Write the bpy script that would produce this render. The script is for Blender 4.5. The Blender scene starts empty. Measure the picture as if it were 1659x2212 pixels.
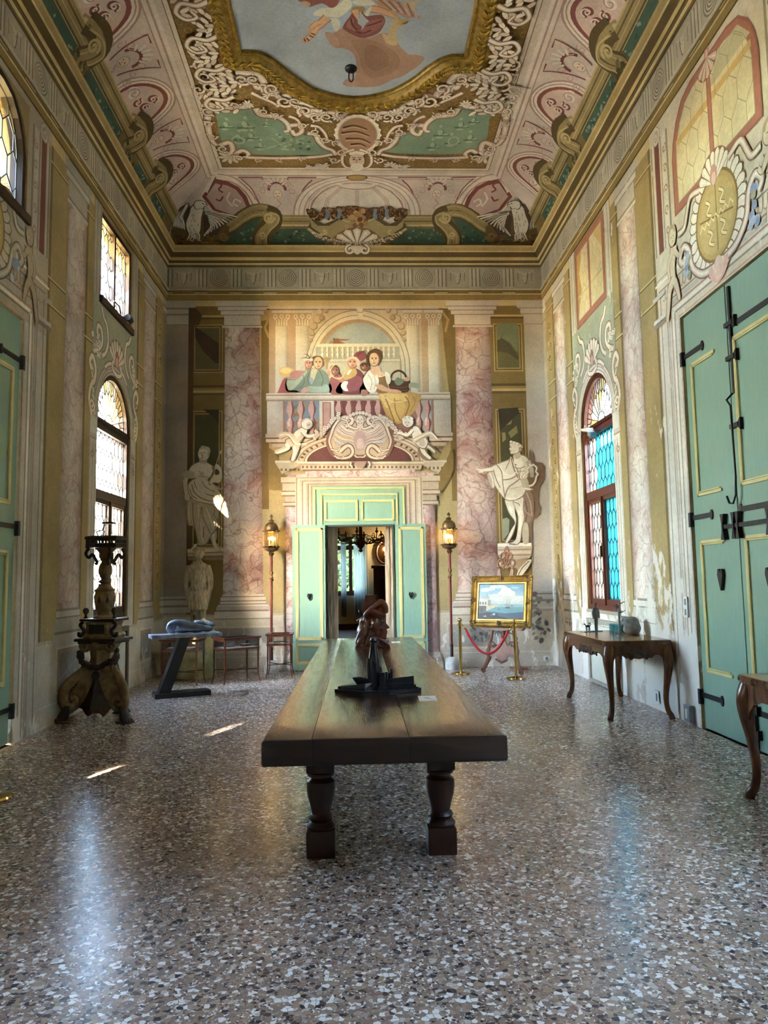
import bpy, bmesh, math, random
from mathutils import Vector, Matrix
from mathutils.geometry import tessellate_polygon, delaunay_2d_cdt
random.seed(11)
PI = math.pi
sc = bpy.context.scene
COL = sc.collection

# ------------------------------------------------------------------ camera
FPX, YAW, PITCH, ROLL, CAMH = 1580.0, .036, .0926, -.0155, 1.65
IW, IH = 1659.0, 2212.0
_w = Vector((math.sin(YAW)*math.cos(PITCH), math.cos(YAW)*math.cos(PITCH), math.sin(PITCH)))
_r0 = Vector((math.cos(YAW), -math.sin(YAW), 0)); _u0 = _r0.cross(_w)
_r = _r0*math.cos(ROLL) + _u0*math.sin(ROLL)
_u = _u0*math.cos(ROLL) - _r0*math.sin(ROLL)
EYE = Vector((0, 0, CAMH))
cd = bpy.data.cameras.new('camera'); cam = bpy.data.objects.new('camera', cd); COL.objects.link(cam)
cd.sensor_fit = 'VERTICAL'; cd.sensor_height = 36.0; cd.lens = FPX/IH*36.0
cd.clip_start = .05; cd.clip_end = 300
M = Matrix.Identity(4)
for i, v in enumerate((_r, _u, -_w)):
    for j in range(3): M[j][i] = v[j]
M.translation = EYE
cam.matrix_world = M
sc.camera = cam

# ------------------------------------------------------------------ sky, sun, exposure
SUN = Vector((.42, 1.0, -.40)).normalized()
wd = bpy.data.worlds.new('sky'); sc.world = wd; wd.use_nodes = True
nt = wd.node_tree; bg = nt.nodes['Background']
sky = nt.nodes.new('ShaderNodeTexSky'); sky.sky_type = 'NISHITA'; sky.sun_disc = False
sky.sun_elevation = math.asin(-SUN.z); sky.sun_rotation = math.atan2(-SUN.x, -SUN.y)
sky.air_density = 1.0; sky.dust_density = .9; sky.ozone_density = 1.0
nt.links.new(sky.outputs[0], bg.inputs[0]); bg.inputs[1].default_value = 1.0
sd = bpy.data.lights.new('sun', 'SUN'); sd.energy = 14.0; sd.angle = math.radians(.7); sd.color = (1, .93, .8)
so = bpy.data.objects.new('sun', sd); COL.objects.link(so)
so.rotation_euler = SUN.to_track_quat('-Z', 'Y').to_euler(); so.location = (-12, -14, 14)
vs = sc.view_settings
vs.view_transform = 'Standard'; vs.look = 'None'; vs.gamma = 1.0; vs.use_curve_mapping = False
vs.exposure = 4.8
sc.cycles.use_denoising = True
sc.cycles.max_bounces = 7; sc.cycles.diffuse_bounces = 5; sc.cycles.glossy_bounces = 3
sc.cycles.use_adaptive_sampling = True; sc.cycles.adaptive_threshold = .03
sc.cycles.transparent_max_bounces = 10; sc.cycles.caustics_reflective = False; sc.cycles.caustics_refractive = False
sc.cycles.sample_clamp_indirect = 8.0

# ------------------------------------------------------------------ room size (metres)
XL, XR, D, Y0 = -3.646, 3.687, 13.85, -.6
ZC, ZCOR, ZTOP, WT = 9.05, 8.12, 9.6, .3
COVE_A, COVE_B = 1.12, ZC - ZCOR
BAYS = (3.0, 11.0)             # centres of the window bays; the doors stand at Y = 7

def ray(x, y):
    return _r*((x-IW/2)/FPX) - _u*((y-IH/2)/FPX) + _w
def on_floor(x, y, z=0.0):
    d = ray(x, y); return EYE + d*((z-CAMH)/d.z)
def on_back(x, y, Y=D):
    d = ray(x, y); return EYE + d*(Y/d.y)

# ------------------------------------------------------------------ colours and materials
def lin(c):
    if isinstance(c, str): c = tuple(int(c[i:i+2], 16) for i in (0, 2, 4))
    o = []
    for v in c[:3]:
        v = v/255.0
        o.append(v/12.92 if v <= .04045 else ((v+.055)/1.055)**2.4)
    return tuple(o) + (1.0,)
def mixc(a, b, t):
    return tuple(a[i]*(1-t)+b[i]*t for i in range(3))
MATS = {}
def N(nt, typ, **kw):
    n = nt.nodes.new(typ)
    for k, v in kw.items():
        if k.startswith('in_'):
            n.inputs[k[3:].replace('_', ' ')].default_value = v
        else: setattr(n, k, v)
    return n
def mat(name, col=(200,200,200), rough=.6, metal=0.0, noise=.12, scale=8.0, bump=0.0, bscale=60.0, spec=.5, col2=None, stretch=None, coat=0.0, emit=None, rvar=0.0):
    """plain procedural material: base colour mottled by noise, optional bump"""
    if name in MATS: return MATS[name]
    m = bpy.data.materials.new(name); m.use_nodes = True; MATS[name] = m
    nt = m.node_tree; b = nt.nodes['Principled BSDF']; L = nt.links.new
    b.inputs['Roughness'].default_value = rough; b.inputs['Metallic'].default_value = metal
    b.inputs['Specular IOR Level'].default_value = spec; b.inputs['Coat Weight'].default_value = coat
    tc = N(nt, 'ShaderNodeTexCoord')
    src = tc.outputs['Object']
    if stretch:
        mp = N(nt, 'ShaderNodeMapping'); mp.inputs['Scale'].default_value = stretch; L(src, mp.inputs[0]); src = mp.outputs[0]
    nz = N(nt, 'ShaderNodeTexNoise', in_Scale=scale, in_Detail=6.0, in_Roughness=.6); L(src, nz.inputs['Vector'])
    mx = N(nt, 'ShaderNodeMix', data_type='RGBA')
    c = lin(col); c2 = lin(col2) if col2 else tuple(v*(1-noise*2.2) for v in c[:3]) + (1,)
    mx.inputs[6].default_value = c; mx.inputs[7].default_value = c2
    rp = N(nt, 'ShaderNodeMapRange'); rp.inputs[1].default_value = .35; rp.inputs[2].default_value = .68
    L(nz.outputs[0], rp.inputs[0]); L(rp.outputs[0], mx.inputs[0]); L(mx.outputs[2], b.inputs['Base Color'])
    if rvar:
        rr = N(nt, 'ShaderNodeMapRange'); rr.inputs[1].default_value = .35; rr.inputs[2].default_value = .68; rr.inputs[3].default_value = rough*(1-rvar); rr.inputs[4].default_value = rough*(1+rvar)
        L(nz.outputs[0], rr.inputs[0]); L(rr.outputs[0], b.inputs['Roughness'])
    if bump:
        n2 = N(nt, 'ShaderNodeTexNoise', in_Scale=bscale, in_Detail=4.0); L(src, n2.inputs['Vector'])
        bp = N(nt, 'ShaderNodeBump', in_Strength=bump, in_Distance=.01); L(n2.outputs[0], bp.inputs['Height']); L(bp.outputs[0], b.inputs['Normal'])
    if emit:
        b.inputs['Emission Color'].default_value = lin(emit[0]); b.inputs['Emission Strength'].default_value = emit[1]
    return m

def fresco_mat(name, marble=0.0, wear=1.0, gloss=.8):
    """painted plaster: the painter's colours come from the mesh, the plaster adds mottling, grain, cracks and, low on the wall, flaked patches"""
    m = bpy.data.materials.new(name); m.use_nodes = True; MATS[name] = m
    nt = m.node_tree; b = nt.nodes['Principled BSDF']; L = nt.links.new
    b.inputs['Roughness'].default_value = gloss; b.inputs['Specular IOR Level'].default_value = .25
    at = N(nt, 'ShaderNodeAttribute', attribute_name='paint')
    hs = N(nt, 'ShaderNodeHueSaturation', in_Saturation=.84, in_Value=1.0); L(at.outputs['Color'], hs.inputs['Color'])
    tc = N(nt, 'ShaderNodeNewGeometry'); pos = tc.outputs['Position']
    base = hs.outputs['Color']
    if marble:
        wn = N(nt, 'ShaderNodeTexNoise', in_Scale=1.6, in_Detail=3.0); L(pos, wn.inputs['Vector'])
        sb = N(nt, 'ShaderNodeVectorMath', operation='SCALE'); sb.inputs['Scale'].default_value = .9
        L(wn.outputs['Color'], sb.inputs[0])
        ad = N(nt, 'ShaderNodeVectorMath', operation='ADD'); L(pos, ad.inputs[0]); L(sb.outputs[0], ad.inputs[1])
        v = N(nt, 'ShaderNodeTexVoronoi', feature='DISTANCE_TO_EDGE', in_Scale=3.6); L(ad.outputs[0], v.inputs['Vector'])
        vm = N(nt, 'ShaderNodeMapRange'); vm.inputs[1].default_value = 0; vm.inputs[2].default_value = .05; vm.inputs[3].default_value = 1; vm.inputs[4].default_value = 0
        L(v.outputs['Distance'], vm.inputs[0])
        v2 = N(nt, 'ShaderNodeTexVoronoi', feature='DISTANCE_TO_EDGE', in_Scale=9.0); L(ad.outputs[0], v2.inputs['Vector'])
        vm2 = N(nt, 'ShaderNodeMapRange'); vm2.inputs[1].default_value = 0; vm2.inputs[2].default_value = .045; vm2.inputs[3].default_value = .55; vm2.inputs[4].default_value = 0
        L(v2.outputs['Distance'], vm2.inputs[0])
        big = N(nt, 'ShaderNodeTexNoise', in_Scale=2.2, in_Detail=5.0, in_Roughness=.65); L(ad.outputs[0], big.inputs['Vector'])
        bm_ = N(nt, 'ShaderNodeMapRange'); bm_.inputs[1].default_value = .46; bm_.inputs[2].default_value = .66; L(big.outputs[0], bm_.inputs[0])
        mm = N(nt, 'ShaderNodeMath', operation='MAXIMUM'); L(vm.outputs[0], mm.inputs[0]); L(vm2.outputs[0], mm.inputs[1])
        m1 = N(nt, 'ShaderNodeMix', data_type='RGBA', blend_type='MULTIPLY'); m1.inputs[7].default_value = lin(mixc((255,255,255), (205,160,158), marble))
        L(bm_.outputs[0], m1.inputs[0]); L(base, m1.inputs[6])
        m2 = N(nt, 'ShaderNodeMix', data_type='RGBA', blend_type='MULTIPLY'); m2.inputs[7].default_value = lin((150,104,100))
        mf = N(nt, 'ShaderNodeMath', operation='MULTIPLY'); mf.inputs[1].default_value = .8*marble; L(mm.outputs[0], mf.inputs[0])
        L(mf.outputs[0], m2.inputs[0]); L(m1.outputs[2], m2.inputs[6]); base = m2.outputs[2]
    n1 = N(nt, 'ShaderNodeTexNoise', in_Scale=1.3, in_Detail=7.0, in_Roughness=.62); L(pos, n1.inputs['Vector'])
    r1 = N(nt, 'ShaderNodeMapRange'); r1.inputs[1].default_value = .3; r1.inputs[2].default_value = .7; r1.inputs[3].default_value = .74; r1.inputs[4].default_value = 1.14; L(n1.outputs[0], r1.inputs[0])
    n2 = N(nt, 'ShaderNodeTexNoise', in_Scale=26.0, in_Detail=4.0); L(pos, n2.inputs['Vector'])
    r2 = N(nt, 'ShaderNodeMapRange'); r2.inputs[1].default_value = .3; r2.inputs[2].default_value = .7; r2.inputs[3].default_value = .9; r2.inputs[4].default_value = 1.07; L(n2.outputs[0], r2.inputs[0])
    ml = N(nt, 'ShaderNodeMath', operation='MULTIPLY'); L(r1.outputs[0], ml.inputs[0]); L(r2.outputs[0], ml.inputs[1])
    sc_ = N(nt, 'ShaderNodeVectorMath', operation='SCALE'); L(base, sc_.inputs[0]); L(ml.outputs[0], sc_.inputs['Scale'])
    out = sc_.outputs[0]
    if wear:
        sep = N(nt, 'ShaderNodeSeparateXYZ'); L(pos, sep.inputs[0])
        mp = N(nt, 'ShaderNodeMapping'); mp.inputs['Scale'].default_value = (1, 1, .45); L(pos, mp.inputs[0])
        n3 = N(nt, 'ShaderNodeTexNoise', in_Scale=3.4, in_Detail=9.0, in_Roughness=.68); L(mp.outputs[0], n3.inputs['Vector'])
        hz = N(nt, 'ShaderNodeMapRange'); hz.inputs[1].default_value = .3; hz.inputs[2].default_value = 2.3; hz.inputs[3].default_value = .60-.06*wear; hz.inputs[4].default_value = .98-.10*wear; L(sep.outputs[2], hz.inputs[0])
        df = N(nt, 'ShaderNodeMath', operation='SUBTRACT'); L(n3.outputs[0], df.inputs[0]); L(hz.outputs[0], df.inputs[1])
        rr = N(nt, 'ShaderNodeMapRange'); rr.inputs[1].default_value = -.01; rr.inputs[2].default_value = .03; L(df.outputs[0], rr.inputs[0])
        mw = N(nt, 'ShaderNodeMix', data_type='RGBA'); mw.inputs[7].default_value = lin((222,216,208)); L(rr.outputs[0], mw.inputs[0]); L(out, mw.inputs[6]); out = mw.outputs[2]
    L(out, b.inputs['Base Color'])
    bp = N(nt, 'ShaderNodeBump', in_Strength=.12, in_Distance=.01); L(n2.outputs[0], bp.inputs['Height']); L(bp.outputs[0], b.inputs['Normal'])
    return m
FRESCO = fresco_mat('fresco'); MARBLE = fresco_mat('fresco_marble', marble=.8); CEILP = fresco_mat('ceiling_fresco', wear=0)
MARBLE_W = fresco_mat('fresco_pale_marble', marble=.55, wear=2.6); FRESCO_R = fresco_mat('fresco_flaked', wear=3.5)
CORN = fresco_mat('painted_stucco', wear=0, gloss=.7)

# ------------------------------------------------------------------ object helpers
def link(o, parent=None):
    COL.objects.link(o)
    if parent is not None: o.parent = parent
    return o
def obj(name, bm, m, parent=None, smooth=False, loc=None, rot=None, autos=None):
    me = bpy.data.meshes.new(name)
    if isinstance(bm, bmesh.types.BMesh):
        bmesh.ops.recalc_face_normals(bm, faces=bm.faces); bm.to_mesh(me); bm.free()
    else: me = bm
    for x in (m if isinstance(m, (list, tuple)) else [m]): me.materials.append(x)
    if smooth:
        for p in me.polygons: p.use_smooth = True
        if autos:
            try: me.set_sharp_from_angle(angle=math.radians(autos))
            except Exception: pass
    o = bpy.data.objects.new(name, me); link(o, parent)
    if loc: o.location = loc
    if rot: o.rotation_euler = rot
    return o
def empty(name, loc=(0,0,0), rz=0.0, label=None, cat=None, group=None, kind=None):
    o = bpy.data.objects.new(name, None); o.empty_display_size = .1; link(o)
    o.location = loc; o.rotation_euler = (0, 0, rz); tag(o, label, cat, group, kind); return o
def tag(o, label=None, cat=None, group=None, kind=None):
    if label: o['label'] = label
    if cat: o['category'] = cat
    if group: o['group'] = group
    if kind: o['kind'] = kind
    return o
def structure(o, label=None):
    o['kind'] = 'structure'
    if label: o['label'] = label
    return o
def copy_tree(o, parent=None):
    c = o.copy(); COL.objects.link(c)
    if parent is not None: c.parent = parent
    for ch in list(o.children): copy_tree(ch, c)
    return c
def box(bm, c, s, rot=None, bev=0.0):
    m = Matrix.Translation(Vector(c))
    if rot is not None: m = m @ (rot if isinstance(rot, Matrix) else Matrix.Rotation(rot, 4, 'Z'))
    r = bmesh.ops.create_cube(bm, size=1.0, matrix=m @ Matrix.Diagonal((*s, 1)))
    if bev:
        ed = set(e for v in r['verts'] for e in v.link_edges)
        bmesh.ops.bevel(bm, geom=list(ed), offset=bev, segments=2, affect='EDGES', profile=.6)
def lathe(bm, prof, c=(0,0,0), n=24, axis='Z', sq=None):
    """revolve (radius, height) pairs; sq(h) -> True gives a square section"""
    rings = []
    for r, h in prof:
        ring = []
        for k in range(n):
            a = 2*PI*(k+.5)/n
            x, y = math.cos(a), math.sin(a)
            if sq and sq(h):
                q = max(abs(x), abs(y)); x, y = x/q, y/q
            p = (c[0]+x*r, c[1]+y*r, c[2]+h)
            if axis == 'Y': p = (c[0]+x*r, c[1]+h, c[2]+y*r)
            if axis == 'X': p = (c[0]+h, c[1]+x*r, c[2]+y*r)
            ring.append(bm.verts.new(p))
        rings.append(ring)
    for a, b in zip(rings[:-1], rings[1:]):
        for k in range(n):
            try: bm.faces.new((a[k], a[(k+1) % n], b[(k+1) % n], b[k]))
            except ValueError: pass
    for ring in (rings[0], rings[-1]):
        try: bm.faces.new(ring)
        except ValueError: pass
def tube(bm, pts, r, n=8, closed=False, flat=None):
    """sweep a round section along pts; r may be a list; flat=(a,b) gives an elliptic section"""
    pts = [Vector(p) for p in pts]; m = len(pts)
    rs = r if isinstance(r, (list, tuple)) else [r]*m
    rings = []; up = None
    for i, p in enumerate(pts):
        if closed: t = (pts[(i+1) % m] - pts[i-1])
        else: t = pts[min(i+1, m-1)] - pts[max(i-1, 0)]
        t = t.normalized() if t.length > 1e-9 else Vector((0,0,1))
        if up is None: up = t.orthogonal().normalized() if flat is None else (Vector((0,0,1)) if abs(t.z) < .9 else Vector((1,0,0)))
        s = t.cross(up)
        if s.length < 1e-6: s = t.orthogonal()
        s.normalize(); up = s.cross(t).normalized()
        ring = []
        for k in range(n):
            a = 2*PI*k/n
            fa, fb = flat or (1, 1)
            ring.append(bm.verts.new(p + s*math.cos(a)*rs[i]*fa + up*math.sin(a)*rs[i]*fb))
        rings.append(ring)
    rng = range(m) if closed else range(m-1)
    for i in rng:
        a, b = rings[i], rings[(i+1) % m]
        for k in range(n):
            try: bm.faces.new((a[k], a[(k+1) % n], b[(k+1) % n], b[k]))
            except ValueError: pass
    if not closed:
        for ring in (rings[0], rings[-1]):
            try: bm.faces.new(ring)
            except ValueError: pass
def prism(bm, pts, d0, d1, fn=None):
    """extrude a 2D outline; fn(u, v, d) -> 3D point (default x,z with depth along y)"""
    fn = fn or (lambda u, v, d: Vector((u, d, v)))
    a = [bm.verts.new(fn(u, v, d0)) for u, v in pts]; b = [bm.verts.new(fn(u, v, d1)) for u, v in pts]
    n = len(pts)
    tri = tessellate_polygon([[Vector((u, v, 0)) for u, v in pts]])
    for t in tri:
        for vs_ in (a, b):
            try: bm.faces.new([vs_[k] for k in t])
            except ValueError: pass
    for k in range(n):
        try: bm.faces.new((a[k], a[(k+1) % n], b[(k+1) % n], b[k]))
        except ValueError: pass
def ball(bm, c, r, sub=2, rot=None, scale=None):
    m = Matrix.Translation(Vector(c))
    if rot is not None: m = m @ rot
    s = scale or (1, 1, 1)
    bmesh.ops.create_icosphere(bm, subdivisions=sub, radius=1.0, matrix=m @ Matrix.Diagonal((r*s[0], r*s[1], r*s[2], 1)))
def fused(name, bm, m, parent=None, voxel=.01, smooth=6, loc=None, rot=None):
    """melt overlapping solids into one continuous carved surface"""
    o = obj(name, bm, m, parent)
    md = o.modifiers.new('r', 'REMESH'); md.mode = 'VOXEL'; md.voxel_size = voxel
    if smooth:
        ms = o.modifiers.new('s', 'SMOOTH'); ms.iterations = smooth; ms.factor = .5
    dg = bpy.context.evaluated_depsgraph_get()
    me = bpy.data.meshes.new_from_object(o.evaluated_get(dg))
    o.modifiers.clear(); old = o.data; o.data = me; bpy.data.meshes.remove(old)
    for p in me.polygons: p.use_smooth = True
    if loc: o.location = loc
    if rot: o.rotation_euler = rot
    return o
def arc(cx, cy, r, a0, a1, n=16, ry=None):
    ry = ry or r
    return [(cx+r*math.cos(a0+(a1-a0)*k/n), cy+ry*math.sin(a0+(a1-a0)*k/n)) for k in range(n+1)]
def spline(pts, n=8, closed=False):
    """Catmull-Rom through 2D or 3D points"""
    pts = [Vector(p) for p in pts]; m = len(pts); out = []
    for i in range(m if closed else m-1):
        p0 = pts[(i-1) % m] if (closed or i > 0) else pts[0]
        p1, p2 = pts[i], pts[(i+1) % m]
        p3 = pts[(i+2) % m] if (closed or i+2 < m) else pts[-1]
        for k in range(n):
            t = k/n
            out.append(.5*((2*p1) + (p2-p0)*t + (2*p0-5*p1+4*p2-p3)*t*t + (3*p1-p0-3*p2+p3)*t**3))
    if not closed: out.append(pts[-1])
    return [tuple(v) for v in out]
def curl(cx, cy, r, a0, turns, n=22, shrink=.18):
    """a spiral from radius r inwards"""
    return [(cx + r*(1-(1-shrink)*k/n)*math.cos(a0+turns*2*PI*k/n), cy + r*(1-(1-shrink)*k/n)*math.sin(a0+turns*2*PI*k/n)) for k in range(n+1)]

# ------------------------------------------------------------------ surfaces of the room: (s, t, lift) -> point
def S_back(s, t, d=0.0): return Vector((s, D-d, t))
def S_left(s, t, d=0.0): return Vector((XL+d, s, t))
def S_right(s, t, d=0.0): return Vector((XR-d, s, t))
def S_ceil(s, t, d=0.0): return Vector((s, t, ZC-d))
def _cv(t):      # t in 0..1 along the cove from cornice to ceiling -> (inset, height, normal inset, normal height)
    a = t*PI/2; return COVE_A*(1-math.cos(a)), ZCOR+COVE_B*math.sin(a), math.cos(a), -math.sin(a)
def C_back(s, t, d=0.0):
    i, z, ni, nz = _cv(t); return Vector((s, D-i-d*ni, z+nz*d))
def C_left(s, t, d=0.0):
    i, z, ni, nz = _cv(t); return Vector((XL+i+d*ni, s, z+nz*d))
def C_right(s, t, d=0.0):
    i, z, ni, nz = _cv(t); return Vector((XR-i-d*ni, s, z+nz*d))
# where a traced feature of the photograph lies on a surface, in that surface's own metres
def q_back(x, y):
    p = on_back(x, y); return (p.x, p.z)
def q_left(x, y):
    d = ray(x, y); p = EYE + d*(XL/d.x); return (p.y, p.z)
def q_right(x, y):
    d = ray(x, y); p = EYE + d*(XR/d.x); return (p.y, p.z)
def q_ceil(x, y):
    d = ray(x, y); p = EYE + d*((ZC-CAMH)/d.z); return (p.x, p.y)
def q_cove(x, y, which):
    d = ray(x, y); lo, hi = 0.0, 1.0
    def f(t):
        i, z, _, _ = _cv(t)
        k = {'b': (D-i)/d.y, 'l': (XL+i)/d.x if d.x else 1, 'r': (XR-i)/d.x if d.x else 1}[which]
        p = EYE + d*k; return p.z - z, p
    flo = f(0)[0]
    best = min((abs(f(k/200)[0]), k/200) for k in range(201))[1]
    p = f(best)[1]; return ((p.x if which == 'b' else p.y), best)

FACETS = 25
class Paint:
    """painted decoration lying on one surface of the room; every brush shape carries its own pigment"""
    def __init__(s, name, parent, surf, m=None, lift=.001, curved=False, tr=None, tone=1.0):
        s.name, s.parent, s.S, s.m, s.d, s.curved = name, parent, surf, m or FRESCO, lift, curved
        s.v, s.f, s.c = [], [], []; s.tr = tr; s.tone = tone
    def _pt(s, p):
        if s.tr: p = s.tr(*p)
        return p
    def poly(s, pts, col, cols=None, up=True):
        pts = [s._pt(tuple(p)[:2]) for p in pts]
        if len(pts) < 3: return s
        if up: s.d += .00004
        if s.curved: return s._curved(pts, col)
        b = len(s.v); s.v += [s.S(p[0], p[1], s.d) for p in pts]
        cs = [lin(c) for c in cols] if cols else [lin(col)]*len(pts)
        if len(pts) == 3: tris = [(0, 1, 2)]
        elif len(pts) == 4: tris = [(0, 1, 2, 3)]
        else: tris = tessellate_polygon([[Vector((p[0], p[1], 0)) for p in pts]])
        for t in tris:
            s.f.append([b+k for k in t]); s.c.append([cs[k] for k in t])
        return s
    def _curved(s, pts, col):
        """split at the cove's facets so every layer of paint follows the same planes"""
        c = lin(col); lo, hi = min(p[1] for p in pts), max(p[1] for p in pts)
        for k in range(max(0, int(lo*FACETS-1e-6)), min(FACETS-1, int(hi*FACETS))+1):
            q = list(pts)
            for lim, sg in ((k/FACETS, 1), ((k+1)/FACETS, -1)):
                src, q = q, []
                for m in range(len(src)):
                    u, v = src[m-1], src[m]; fu, fv = (u[1]-lim)*sg, (v[1]-lim)*sg
                    if (fu < 0) != (fv < 0): w = fu/(fu-fv); q.append((u[0]+(v[0]-u[0])*w, lim))
                    if fv >= 0: q.append(v)
                if len(q) < 3: break
            if len(q) < 3: continue
            b = len(s.v)
            A = [s.S(x, k/FACETS, s.d).lerp(s.S(x, (k+1)/FACETS, s.d), (t-k/FACETS)*FACETS) for x, t in q]
            s.v += A
            tris = [tuple(range(len(q)))] if len(q) <= 4 else tessellate_polygon([[Vector((x, t, 0)) for x, t in q]])
            for t in tris: s.f.append([b+m for m in t]); s.c.append([c]*len(t))
        return s
    def rect(s, x0, x1, y0, y1, col, cols=None): return s.poly([(x0, y0), (x1, y0), (x1, y1), (x0, y1)], col, cols)
    def hgrad(s, x0, x1, y0, y1, stops, top=None):
        """vertical bands blending sideways, as the painter modelled a shaft; top=(x0,x1) at the upper end"""
        s.d += .00004
        tx = top or (x0, x1)
        for (a, ca), (b, cb) in zip(stops[:-1], stops[1:]):
            s.poly([(x0+(x1-x0)*a, y0), (x0+(x1-x0)*b, y0), (tx[0]+(tx[1]-tx[0])*b, y1), (tx[0]+(tx[1]-tx[0])*a, y1)], ca, [ca, cb, cb, ca], up=False)
        return s
    def stroke(s, pts, w, col, w1=None, closed=False):
        """a brush line; w may taper to w1"""
        pts = [Vector(tuple(p)[:2]) for p in pts]
        if closed: pts.append(pts[0])
        n = len(pts)
        if n < 2: return s
        s.d += .00004
        prev = None
        for i, p in enumerate(pts):
            t = pts[min(i+1, n-1)] - pts[max(i-1, 0)]
            if t.length < 1e-9: continue
            t.normalize(); nn = Vector((-t.y, t.x)); ww = (w if w1 is None else w+(w1-w)*i/(n-1))/2
            cur = (tuple(p+nn*ww), tuple(p-nn*ww))
            if prev: s.poly([prev[0], prev[1], cur[1], cur[0]], col, up=False)
            prev = cur
        return s
    def blob(s, cx, cy, rx, ry=None, col=(255,255,255), n=18, a=0.0):
        ry = ry or rx; ca, sa = math.cos(a), math.sin(a)
        return s.poly([(cx+rx*math.cos(2*PI*k/n)*ca-ry*math.sin(2*PI*k/n)*sa, cy+rx*math.cos(2*PI*k/n)*sa+ry*math.sin(2*PI*k/n)*ca) for k in range(n)], col)
    def ring(s, cx, cy, r, w, col, n=22, ry=None): return s.stroke(arc(cx, cy, r, 0, 2*PI, n, ry), w, col)
    def scroll(s, pts, w, light, dark, mid=None, w1=None):
        """a rocaille line: dark edge, pale body, highlight"""
        s.stroke(pts, w*1.5, dark, (w1 or w)*1.5); s.stroke(pts, w, mid or light, w1)
        if mid: s.stroke(pts, w*.45, light, (w1 or w)*.45)
        return s
    def build(s):
        me = bpy.data.meshes.new(s.name); me.from_pydata(s.v, [], s.f); me.materials.append(s.m)
        at = me.color_attributes.new('paint', 'FLOAT_COLOR', 'CORNER')
        fl = []
        # polygons keep their order, corners follow the face lists
        for cs in s.c:
            for c in cs: fl.extend((c[0]*s.tone, c[1]*s.tone, c[2]*s.tone, 1.0))
        at.data.foreach_set('color', fl)
        o = bpy.data.objects.new(s.name, me); link(o, s.parent); return o
def paint_whole(me, col):
    at = me.color_attributes.new('paint', 'FLOAT_COLOR', 'CORNER')
    at.data.foreach_set('color', list(lin(col))*len(at.data))
def inside(p, poly):
    c = False; n = len(poly)
    for i in range(n):
        a, b = poly[i], poly[i-1]
        if (a[1] > p[1]) != (b[1] > p[1]) and p[0] < (b[0]-a[0])*(p[1]-a[1])/(b[1]-a[1])+a[0]: c = not c
    return c
def clip_convex(poly, win):
    """Sutherland-Hodgman, win counter-clockwise"""
    out = list(poly)
    for i in range(len(win)):
        a, b = win[i], win[(i+1) % len(win)]
        if not out: return []
        src, out = out, []
        f = lambda p: (b[0]-a[0])*(p[1]-a[1]) - (b[1]-a[1])*(p[0]-a[0])
        for k in range(len(src)):
            p, q = src[k-1], src[k]; fp, fq = f(p), f(q)
            if fq >= 0:
                if fp < 0: t = fp/(fp-fq); out.append((p[0]+(q[0]-p[0])*t, p[1]+(q[1]-p[1])*t))
                out.append(q)
            elif fp >= 0: t = fp/(fp-fq); out.append((p[0]+(q[0]-p[0])*t, p[1]+(q[1]-p[1])*t))
    return out
# ================================================================== the shell
def surf_grid(name, S, s0, s1, t0, t1, ns, nt_, col, m, parent=None):
    v = [S(s0+(s1-s0)*i/ns, t0+(t1-t0)*j/nt_) for j in range(nt_+1) for i in range(ns+1)]
    f = [(j*(ns+1)+i, j*(ns+1)+i+1, (j+1)*(ns+1)+i+1, (j+1)*(ns+1)+i) for j in range(nt_) for i in range(ns)]
    me = bpy.data.meshes.new(name); me.from_pydata(v, [], f); paint_whole(me, col)
    return obj(name, me, m, parent)
def wall(name, S, s0, s1, z0, z1, holes, col, thick=WT):
    """a thick wall with openings cut through it, reveals included"""
    loops = [[(s0, z0), (s1, z0), (s1, z1), (s0, z1)]] + holes
    vs_, ed = [], []
    for lp in loops:
        b = len(vs_); n = len(lp); vs_ += [Vector(p) for p in lp]; ed += [(b+i, b+(i+1) % n) for i in range(n)]
    r = delaunay_2d_cdt(vs_, ed, [], 0, 1e-5)
    V = r[0]; n = len(V); verts = [S(p.x, p.y, 0) for p in V] + [S(p.x, p.y, -thick) for p in V]
    faces = []
    for t in r[2]:
        c = (sum(V[k].x for k in t)/3, sum(V[k].y for k in t)/3)
        if any(inside(c, h) for h in holes): continue
        faces.append(tuple(t)); faces.append(tuple(k+n for k in reversed(t)))
    for lp in loops:
        b = len(verts); m_ = len(lp)
        verts += [S(p[0], p[1], 0) for p in lp] + [S(p[0], p[1], -thick) for p in lp]
        faces += [(b+i, b+(i+1) % m_, b+m_+(i+1) % m_, b+m_+i) for i in range(m_)]
    me = bpy.data.meshes.new(name); me.from_pydata(verts, [], faces); paint_whole(me, col)
    return structure(obj(name, me, FRESCO))

OCHRE, OCHRE_D, OCHRE_L = (166,144,92), (128,102,42), (204,178,112)
STONE, STONE_L, STONE_D = (186,178,164), (214,209,198), (138,126,112)
HALF, SILL, SPRING = .75, 1.14, 4.03
def arch_loop(c): return [(c-HALF, SILL), (c+HALF, SILL)] + arc(c, SPRING, HALF, 0, PI, 18)
def rect_loop(a, b, z0, z1): return [(a, z0), (b, z0), (b, z1), (a, z1)]
def bell_loop(c):   # the broad window over each great door, shoulders swept in
    return [(c-.92, 5.74), (c+.92, 5.74), (c+.92, 6.42), (c+.88, 6.60), (c+.78, 6.80), (c+.62, 6.96), (c+.4, 7.02), (c-.4, 7.02), (c-.62, 6.96), (c-.78, 6.80), (c-.88, 6.60), (c-.92, 6.42)]
DOOR_L, DOOR_R, DOOR_T = -.60, .68, 2.69
TR0, TR1, TRT = -.86, .92, 3.44
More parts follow.
